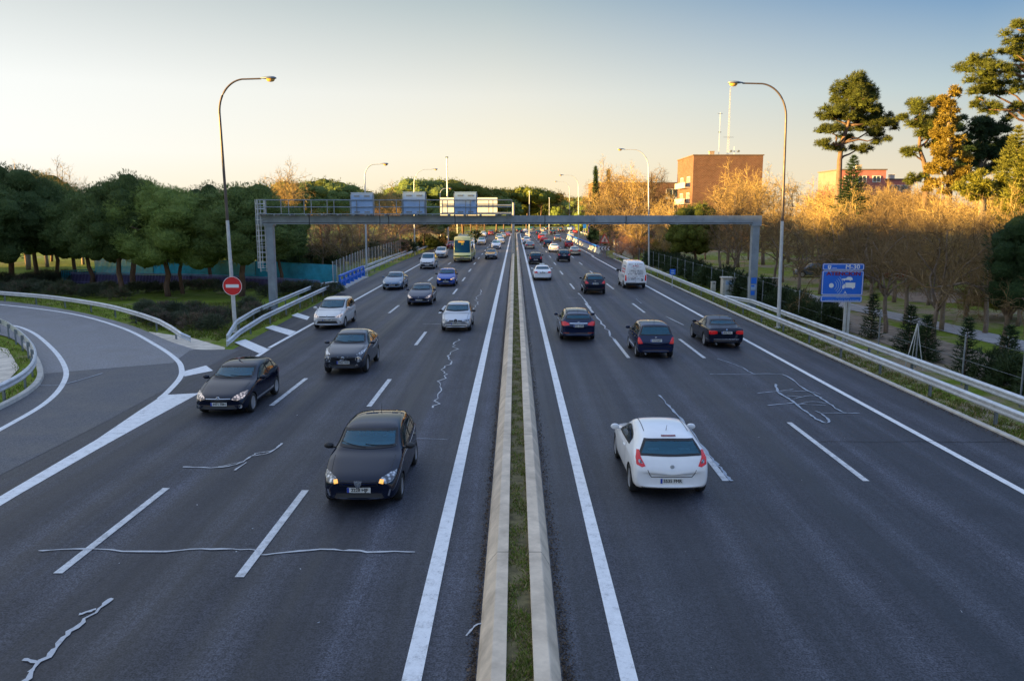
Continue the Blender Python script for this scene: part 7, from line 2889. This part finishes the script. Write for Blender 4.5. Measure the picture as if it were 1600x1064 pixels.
# 11 -- three door hatchback with a wide tail (nearest car driving away)
m = CarModel('coupe_hatch', L=4.26, W=1.80, H=1.47, hn=0.76, hm=0.92, hb=1.01, ws0=1.18, ws1=1.98, rw1=3.68, rw0=4.11, tb=0.98, tb2=0.87, belt=0.95, beltr=1.03, ax0=0.88, ax1=3.52, wr=0.325, pillars=(), wend=3.20, cp=0.55, roof=0.72, rearw=0.84, rdrop=0.05, rwarp=0.13)
m.cut_arches()
m.glazing(rw_in=1.02, rear_bot=1.005)
m.doors([1.38, 2.85])
m.mirrors()
m.mirror_panel('headlight', 'front', [(0.44, 0.62), (0.78, 0.62), (0.82, 0.76), (0.52, 0.72)], M['lamp'], step=0.05, off=0.010)
m.panel('grille', 'front', [(-0.4, 0.56), (0.4, 0.56), (0.42, 0.66), (-0.42, 0.66)], M['trim'], step=0.06)
tl = m.mirror_panel('taillight', 'rear', [(0.60, 0.80), (0.68, 0.775), (0.80, 0.83), (0.81, 0.97), (0.765, 1.10), (0.71, 1.11), (0.695, 0.98)], M['tail'], step=0.04, off=0.010)
m.panel('reversing_lamp', 'rear', [(0.66, 0.85), (0.74, 0.86), (0.76, 0.93), (0.70, 0.93)], M['lamp'], step=0.04, off=0.016, parent=tl[0])
m.panel('reversing_lamp', 'rear', [(-0.70, 0.93), (-0.76, 0.93), (-0.74, 0.86), (-0.66, 0.85)], M['lamp'], step=0.04, off=0.016, parent=tl[1])
m.panel('brake_lamp', 'rear', [(-0.17, 1.355), (0.17, 1.355), (0.17, 1.375), (-0.17, 1.375)], M['tail_dark'], step=0.05, off=0.014)
m.seam([('rear', (1,), [(0.555, 0.72), (0.50, 0.60), (0.46, 0.55), (-0.46, 0.55), (-0.50, 0.60), (-0.555, 0.72)]), ('top', (1,), [(0.50, 2.1), (0.52, 3.3)]), ('top', (1,), [(-0.50, 2.1), (-0.52, 3.3)])], 0.016, 'tailgate_gap')
m.panel('rear_valance', 'rear', [(-0.66, 0.25), (0.66, 0.25), (0.70, 0.33), (-0.70, 0.33)], M['trim'], step=0.08)
badge_disc(m, 'rear', 0.80, 0.05, 'steel')
m.plates(0.45, 0.46, '5535 FMR')
m.wheels(5, 0.70)
m.carve()
MODEL['coupe_hatch'] = m

# 12 -- passenger van (oncoming, boxy)
m = CarModel('people_van', L=4.60, W=1.82, H=1.86, hn=0.95, hm=1.10, hb=1.20, ws0=0.86, ws1=1.65, rw1=4.34, rw0=4.48, tb=1.20, tb2=1.05, belt=1.12, beltr=1.12, ax0=0.86, ax1=3.80, wr=0.33, pillars=(1.45, 2.35, 3.45), wend=4.30, roof=0.80, boxy=1.0, rearw=0.88, sq=1.15)
m.cut_arches()
m.glazing(rw_in=0.95)
m.doors([1.15, 2.30, 3.45])
m.mirrors(d=1.3, black=True, sc=1.2)
m.mirror_panel('headlight', 'front', [(0.48, 0.76), (0.74, 0.74), (0.80, 0.92), (0.60, 0.90)], M['lamp'], step=0.05, off=0.010)
m.panel('grille', 'front', [(-0.42, 0.66), (0.42, 0.66), (0.44, 0.80), (-0.44, 0.80)], M['trim'], step=0.06)
badge_disc(m, 'front', 0.80, 0.06, 'chrome')
m.panel('bumper', 'front', [(-0.78, 0.30), (0.78, 0.30), (0.78, 0.56), (-0.78, 0.56)], M['trim'], step=0.07)
m.mirror_panel('taillight', 'rear', [(0.70, 0.80), (0.82, 0.80), (0.82, 1.15), (0.72, 1.15)], M['tail'], step=0.05)
m.plates(0.50, 0.62, '2290 FPD')
m.wheels(5, 0.62)
MODEL['people_van'] = m

# 13 -- high roof delivery van seen from behind
m = CarModel('delivery_van', L=5.2, W=1.98, H=2.45, hn=1.0, hm=1.18, hb=1.28, ws0=0.85, ws1=1.70, rw1=5.06, rw0=5.12, tb=2.2, tb2=1.2, belt=1.25, beltr=1.30, ax0=0.95, ax1=4.05, wr=0.34, pillars=(1.6,), wend=2.25, roof=0.80, boxy=1.0, rearw=0.93, sq=1.5, rdrop=0.02, zb=0.26, rwarp=0.03)
m.cut_arches()
m.glazing(rear=False)
m.doors([1.2, 2.3, 3.6])
m.mirrors(d=1.35, z=1.4, black=True, sc=1.5)
m.mirror_panel('headlight', 'front', [(0.50, 0.85), (0.80, 0.85), (0.86, 1.05), (0.60, 1.02)], M['lamp'], step=0.05, off=0.010)
m.panel('grille', 'front', [(-0.42, 0.72), (0.42, 0.72), (0.44, 0.88), (-0.44, 0.88)], M['trim'], step=0.06)
m.mirror_panel('taillight', 'rear', [(0.80, 0.72), (0.93, 0.72), (0.93, 1.22), (0.82, 1.22)], M['tail'], step=0.05)
m.panel('rear_bumper', 'rear', [(-0.86, 0.36), (0.86, 0.36), (0.86, 0.56), (-0.86, 0.56)], M['trim'], step=0.08, off=0.03)
m.seam([('rear', (1,), [(0.0, 0.60), (0.0, 2.28)])], 0.014, 'rear_door_gap')
# rows of small lettering on the rear doors and side: unreadable in the photograph, so only the strokes are kept
def scribble(mb, y, rows, face, x_of, seed):
    g = random.Random(seed)
    for (x0, x1, z, h, mt) in rows:
        x = x0
        while x < x1:
            w = g.uniform(0.02, 0.06)
            if g.random() > 0.22:
                mb.box(x_of(min(x + w / 2, x1), z), (w, 0.004, h * g.uniform(0.6, 1.0)) if face == 'rear' else (0.004, w, h * g.uniform(0.6, 1.0)), m=mt)
            x += w + 0.012
b = MB()
def on_rear(x, z):
    p_, n_, _ = m.hit('rear', x, z)
    return p_ + n_ * 0.008
scribble(b, 0, [(-0.62, 0.55, 2.16, 0.05, 1), (-0.3, 0.25, 2.03, 0.08, 0), (-0.4, 0.45, 1.90, 0.05, 1), (-0.2, -0.08, 1.79, 0.05, 2), (-0.55, 0.0, 1.62, 0.08, 2), (0.1, 0.62, 1.62, 0.08, 2), (-0.55, 0.05, 1.46, 0.08, 2), (0.12, 0.70, 1.46, 0.08, 2), (-0.66, -0.22, 1.30, 0.09, 2), (-0.14, 0.74, 1.30, 0.09, 2), (-0.68, 0.70, 1.11, 0.05, 2), (-0.68, -0.02, 0.97, 0.05, 1), (-0.68, -0.1, 0.86, 0.07, 2), (0.18, 0.34, 0.90, 0.06, 2)], 'rear', on_rear, 5)
for k in range(9):
    c = on_rear(0.50 + 0.16 * random.random(), 0.72 + 0.2 * random.random())
    b.box(c, (0.06, 0.004, 0.06), m=2)
m.raw('lettering', b, [M['sign_red'], M['tail_dark'], M['sign_black']])
b = MB()
def on_side(d, z):
    p_, n_, _ = m.hit('side', d, z, -1)
    return p_ + n_ * 0.008
scribble(b, 0, [(3.3, 4.9, 1.95, 0.10, 2), (2.9, 4.7, 1.70, 0.14, 0), (2.9, 4.6, 1.45, 0.14, 0), (2.8, 4.8, 1.12, 0.06, 2), (2.8, 4.6, 0.98, 0.05, 2)], 'side', on_side, 8)
m.raw('side_lettering', b, [M['sign_red'], M['tail_dark'], M['sign_black']])
m.plates(0.5, 0.66, '4127 GTM', rear=False)
m.wheels(6, 0.6)
MODEL['delivery_van'] = m

# 14 -- coach
m = CarModel('coach', L=11.5, W=2.55, H=3.55, hn=1.25, hm=1.3, hb=1.36, ws0=0.24, ws1=0.62, rw1=11.2, rw0=11.35, tb=2.2, tb2=1.4, belt=1.35, beltr=1.35, ax0=2.5, ax1=8.6, wr=0.50, pillars=(1.7, 3.4, 5.1, 6.8, 8.5, 10.0), wend=11.0, roof=0.90, boxy=1.0, rearw=0.93, nosew=0.90, sq=1.6, zb=0.32, fwarp=0.30, nose=((0, -0.35), (0.05, -0.12)), rdrop=0.0, crown=0.05)
m.cut_arches()
n = 10
m.panel('windscreen', 'front', [(1.06 * (-1 + 2 * i / n), 1.32) for i in range(n + 1)] + [(1.04 * (1 - 2 * i / n), 3.02 - 0.05 * (1 - 2 * i / n) ** 2) for i in range(n + 1)], M['glass'], step=0.16)
for d0, d1 in ((0.75, 1.7), (1.76, 3.4), (3.46, 5.1), (5.16, 6.8), (6.86, 8.5), (8.56, 10.0), (10.06, 11.0)):
    m.mirror_panel('side_window', 'side', [(d0, 1.7), (d1, 1.7), (d1, 2.95), (d0, 2.95)], M['glass_side'], step=0.25)
m.panel('destination_sign', 'front', [(-0.30, 2.70), (0.55, 2.70), (0.55, 2.92), (-0.30, 2.92)], plain('orange destination board', (0.85, 0.36, 0.03), 0.4, emit=(1.0, 0.45, 0.05), estr=0.1), step=0.1, off=0.03)
m.panel('route_card', 'front', [(-0.16, 2.36), (0.12, 2.36), (0.12, 2.66), (-0.16, 2.66)], plain('yellow route card', (0.85, 0.66, 0.08), 0.4), step=0.1, off=0.03)
b = MB()
p_, n_, _ = m.hit('front', -0.02, 2.51)
add_text(b, 'L', 0.22, (0, 0, 0), 0, 1.0, 0.01)
b.v = [tuple(Matrix.Rotation(math.pi, 3, 'Z') @ Vector(v) + p_ + n_ * 0.05) for v in b.v]
m.raw('route_letter', b, M['sign_black'])
m.panel('green_band', 'front', [(-1.18, 0.78), (1.18, 0.78), (1.18, 0.98), (-1.18, 0.98)], plain('green band', (0.20, 0.34, 0.05), 0.4), step=0.12, off=0.008)
m.mirror_panel('side_band', 'side', [(0.5, 0.78), (11.2, 0.78), (11.2, 1.0), (0.5, 1.0)], plain('green side band', (0.20, 0.34, 0.05), 0.4), step=0.5, off=0.008)
m.mirror_panel('headlight', 'front', [(0.78, 0.80), (1.14, 0.80), (1.16, 1.0), (0.84, 0.97)], M['lamp'], step=0.06, off=0.014)
m.panel('front_bumper', 'front', [(-1.15, 0.38), (1.15, 0.38), (1.15, 0.62), (-1.15, 0.62)], M['trim'], step=0.1, off=0.012)
m.plates(0.70, 0.8, '6183 DSW', rear=False)
b = MB()
b.box((0, 3.6, 3.60), (1.2, 1.6, 0.22)); b.box((0, -1.5, 3.60), (0.9, 0.9, 0.14))
m.raw('roof_unit', b, PAINT['pearl'])
for sx in (-1, 1):
    b = MB()
    b.tube([(sx * 1.15, 5.55, 2.95), (sx * 1.38, 5.75, 2.9), (sx * 1.42, 5.8, 2.5)], 0.035, 6)
    b.box((sx * 1.42, 5.78, 2.25), (0.18, 0.1, 0.5))
    m.raw('wing_mirror', b, M['trim'])
m.wheels(8, 0.62)
MODEL['coach'] = m
KIND = {'hatch': 'hatchback_car', 'hatch_low': 'hatchback_car', 'crossover': 'crossover_car', 'minivan': 'minivan', 'small_hatch': 'hatchback_car', 'saloon': 'saloon_car', 'saloon_rear': 'saloon_car',
        'estate': 'estate_car', 'tall_compact': 'hatchback_car', 'suv': 'suv_car', 'coupe_hatch': 'hatchback_car', 'people_van': 'passenger_van', 'delivery_van': 'delivery_van', 'coach': 'coach_bus'}
SMALL = ('aerial', 'wiper', 'panel_gaps', 'door_handle', 'badge', 'badge_mark', 'axle', 'fog_lamp', 'sill_trim', 'exhaust_pipe', 'indicator', 'window_seal', 'seat', 'steering_wheel', 'interior_mirror')


def drive(model, px, py, paint, label, towards, lamp=None, far=False, yaw=0.0):
    m = MODEL[model]
    P = m.P
    q = G(px, py)
    ov = P.ax0 if towards else P.L - P.ax1
    yb = q.y - ov
    x = PY(px, py, max(yb, 5)).x
    y = q.y + P.L / 2 - ov
    s, o, h = to_so(x, y)
    rz = -h + (math.pi if towards else 0) + yaw
    cat = {'minivan': 'minivan', 'people_van': 'van', 'delivery_van': 'van', 'coach': 'bus'}.get(model, 'car')
    r = m.place(KIND[model], label, cat, (x, y, 0.004), rz, paint, LEFT_TRAFFIC if towards else RIGHT_TRAFFIC, lamp, skip=SMALL if far else ())
    return r


ON = 'lamp_on'
for a in [
    # towards the camera
    ('hatch', 560, 779, 'black', 'black hatchback with amber lamps, nearest oncoming car in the middle lane', True),
    ('hatch_low', 341, 643, 'black', 'black hatchback in the outer lane beside the painted nose of the slip road', True, ON),
    ('crossover', 536, 581, 'graphite', 'dark grey crossover with round lower lamps behind the nearest black hatchback', True),
    ('minivan', 511, 512, 'pearl', 'pearl white minivan beside the end of the left guard rail', True, ON),
    ('small_hatch', 712, 516, 'silver', 'silver hatchback with a round black badge in the lane next to the median', True),
    ('saloon', 654, 476, 'navy', 'dark navy saloon with lit headlamps in the middle lane ahead of the gantry', True, ON),
    ('saloon', 612, 452, 'steel_blue', 'grey blue saloon next to the blue bridge parapet', True),
    ('hatch', 696, 447, 'blue', 'bright blue hatchback with lit headlamps in front of the coach', True, ON),
    ('people_van', 667, 420, 'pearl', 'pale passenger van driving left of the coach', True),
    ('minivan', 688, 403, 'silver', 'silver minivan directly behind the pale passenger van', True, None, True),
    ('coach', 722, 409, 'bus', 'pale green coach with a dark windscreen and orange destination board', True),
    ('saloon', 767, 405, 'graphite', 'dark grey saloon to the right of the coach', True, None, True),
    ('small_hatch', 703, 389, 'red', 'small red car half hidden left of the coach', True, None, True),
    ('suv', 752, 383, 'silver', 'silver off roader right behind the coach', True, None, True),
    ('minivan', 775, 389, 'white', 'white car next to the left median line beyond the dark grey saloon', True, None, True),
    ('hatch', 782, 381, 'pearl', 'pale hatchback tucked behind the white car by the median line', True, None, True),
    ('hatch', 779, 375, 'silver', 'silver far hatchback in the queue along the left median line', True, ON, True),
    ('small_hatch', 786, 372, 'beige', 'champagne far car with lit lamps in the left median lane', True, ON, True),
    ('saloon', 793, 369.5, 'red', 'red far saloon last in the left median lane', True, ON, True),
    ('suv', 755, 370.5, 'white', 'white far car beyond the silver off roader', True, None, True),
    ('hatch', 767, 367.5, 'red', 'red far hatchback left of the far bend', True, None, True),
    ('hatch', 784, 365.5, 'navy', 'dark far car just before the far bend', True, ON, True),
    ('people_van', 742, 372, 'white', 'white far van partly hidden behind the coach roof', True, None, True),
    # away from the camera
    ('coupe_hatch', 1050, 766, 'white', 'white three door hatchback, nearest car driving away', False),
    ('estate', 904, 529, 'navy', 'dark blue estate car with roof rails beside the right median line', False),
    ('tall_compact', 1025, 557, 'navy', 'tall dark blue compact car with upright tail in the middle right lane', False),
    ('saloon_rear', 1135, 540, 'black', 'black sports saloon next to the right hand edge line', False),
    ('suv', 930, 459, 'black', 'black off roader left of the white delivery van', False),
    ('delivery_van', 993, 450, 'white', 'white high roof delivery van with lettering on its rear doors', False),
    ('saloon', 848, 437.5, 'white', 'white taxi saloon with dark bumper next to the right median line', False),
    ('hatch', 837, 413, 'black', 'black hatchback directly ahead of the white taxi', False),
    ('suv', 881.5, 409, 'black', 'black estate like off roader ahead of the black one by the van', False),
    ('saloon_rear', 899, 399, 'beige', 'champagne saloon beside the concrete exit barrier', False, None, True),
    ('hatch_low', 866, 394, 'white', 'white hatchback in the middle of the far right carriageway', False, None, True),
    ('hatch', 889.5, 388, 'red', 'dark red hatchback close to the start of the exit barrier', False, None, True),
    ('saloon_rear', 828, 389, 'grey', 'grey saloon next to the right median line ahead of the black hatchback', False, None, True),
    ('hatch', 856, 386.5, 'black', 'black far hatchback just beyond the white hatchback', False, None, True),
    ('suv', 823, 381.5, 'white', 'white far off roader ahead of the grey saloon', False, None, True),
    ('hatch_low', 850, 379.5, 'red', 'red far hatchback ahead of the black far hatchback', False, None, True),
    ('suv', 871.5, 377.5, 'grey', 'grey far off roader in the right hand lane before the exit', False, None, True),
    ('hatch', 846, 374.5, 'red', 'second red far hatchback further up the middle lane', False, None, True),
    ('minivan', 850, 371, 'silver', 'silver far minivan half hidden by the second red hatchback', False, None, True),
    ('small_hatch', 825, 371.5, 'pearl', 'pale far car at the end of the right median line', False, None, True),
    ('suv', 864, 367.5, 'black', 'black far off roader near the bend', False, None, True),
    ('hatch_low', 841.5, 367, 'navy', 'dark blue far hatchback near the bend', False, None, True),
    ('minivan', 892.5, 371, 'pearl', 'pale far minivan on the exit road', False, None, True),
    ('hatch', 900, 365, 'red', 'red far car high on the exit road', False, None, True),
    ('suv', 878, 363.5, 'graphite', 'dark grey far car right of the bend', False, None, True),
    ('saloon', 821, 364, 'white', 'white far saloon on the bend left side', False, None, True),
    ('people_van', 813, 364.5, 'navy', 'dark blue far van at the very end of the median', False, None, True),
    ('hatch', 849.5, 363, 'beige', 'champagne far hatchback on the bend', False, None, True),
    ('people_van', 833, 361.5, 'steel_blue', 'pale blue far van on the bend', False, None, True),
    ('hatch', 857, 359.5, 'graphite', 'grey far hatchback on the bend beyond the champagne one', False, None, True),
    ('people_van', 894, 361, 'white', 'white far van beyond the end of the exit barrier', False, None, True),
]:
    drive(*a)
CAR = {o['label']: o for o in C.objects if o.get('group') in (LEFT_TRAFFIC, RIGHT_TRAFFIC)}
CL = {k: plain(k + ' clothing', c, 0.85, 0, 0.15, 5) for k, c in (('pale blue', (0.30, 0.40, 0.52)), ('dark', (0.04, 0.045, 0.06)), ('green', (0.10, 0.24, 0.16)), ('grey', (0.22, 0.22, 0.23)), ('red', (0.30, 0.05, 0.05)))}
HAIR = plain('dark hair', (0.025, 0.018, 0.014), 0.6, 0, 0.1)
for key, model, sx, lb, cl in (
        ('black hatchback with amber', 'hatch', -0.36, 'driver in pale blue top at the wheel of the nearest black hatchback', 'pale blue'),
        ('black hatchback with amber', 'hatch', 0.36, 'front passenger in dark clothes inside the nearest black hatchback', 'dark'),
        ('black hatchback in the outer', 'hatch_low', -0.36, 'driver in green top inside the black hatchback by the slip road nose', 'green'),
        ('dark grey crossover', 'crossover', -0.36, 'driver in grey top inside the dark grey crossover', 'grey'),
        ('silver hatchback with a round', 'small_hatch', -0.36, 'driver in red top inside the silver hatchback with round badge', 'red'),
        ('white three door', 'coupe_hatch', -0.36, 'driver in dark top seen through the rear window of the white hatchback', 'dark'),
        ('black sports saloon', 'saloon_rear', -0.36, 'driver in grey top inside the black sports saloon', 'grey')):
    car = [o for l_, o in CAR.items() if l_.startswith(key)][0]
    occupant(car, MODEL[model], sx, lb, CL[cl], HAIR)
# lit sign on the taxi roof
taxi = [o for o in C.objects if o.get('label', '').startswith('white taxi saloon')][0]
b = MB()
b.box((0, 0.15, 1.50), (0.5, 0.16, 0.12))
b.build('roof_sign', M['plate'], taxi)

# cars parked beyond the park trees on the right and beyond the left edge pines
for model, px, py, paint, lb in (('hatch', 1270, 432, 'steel_blue', 'pale blue parked car behind the blue radar sign'), ('minivan', 1385, 430, 'silver', 'silver parked car beyond the park trees right of the radar sign'), ('hatch_low', 1410, 436, 'red', 'red parked car beyond the park trees')):
    q = G(px, py)
    MODEL[model].place('parked_car', lb, 'car', (q.x, q.y, -0.06), R(80), paint, 'cars parked behind the park', None, skip=SMALL)
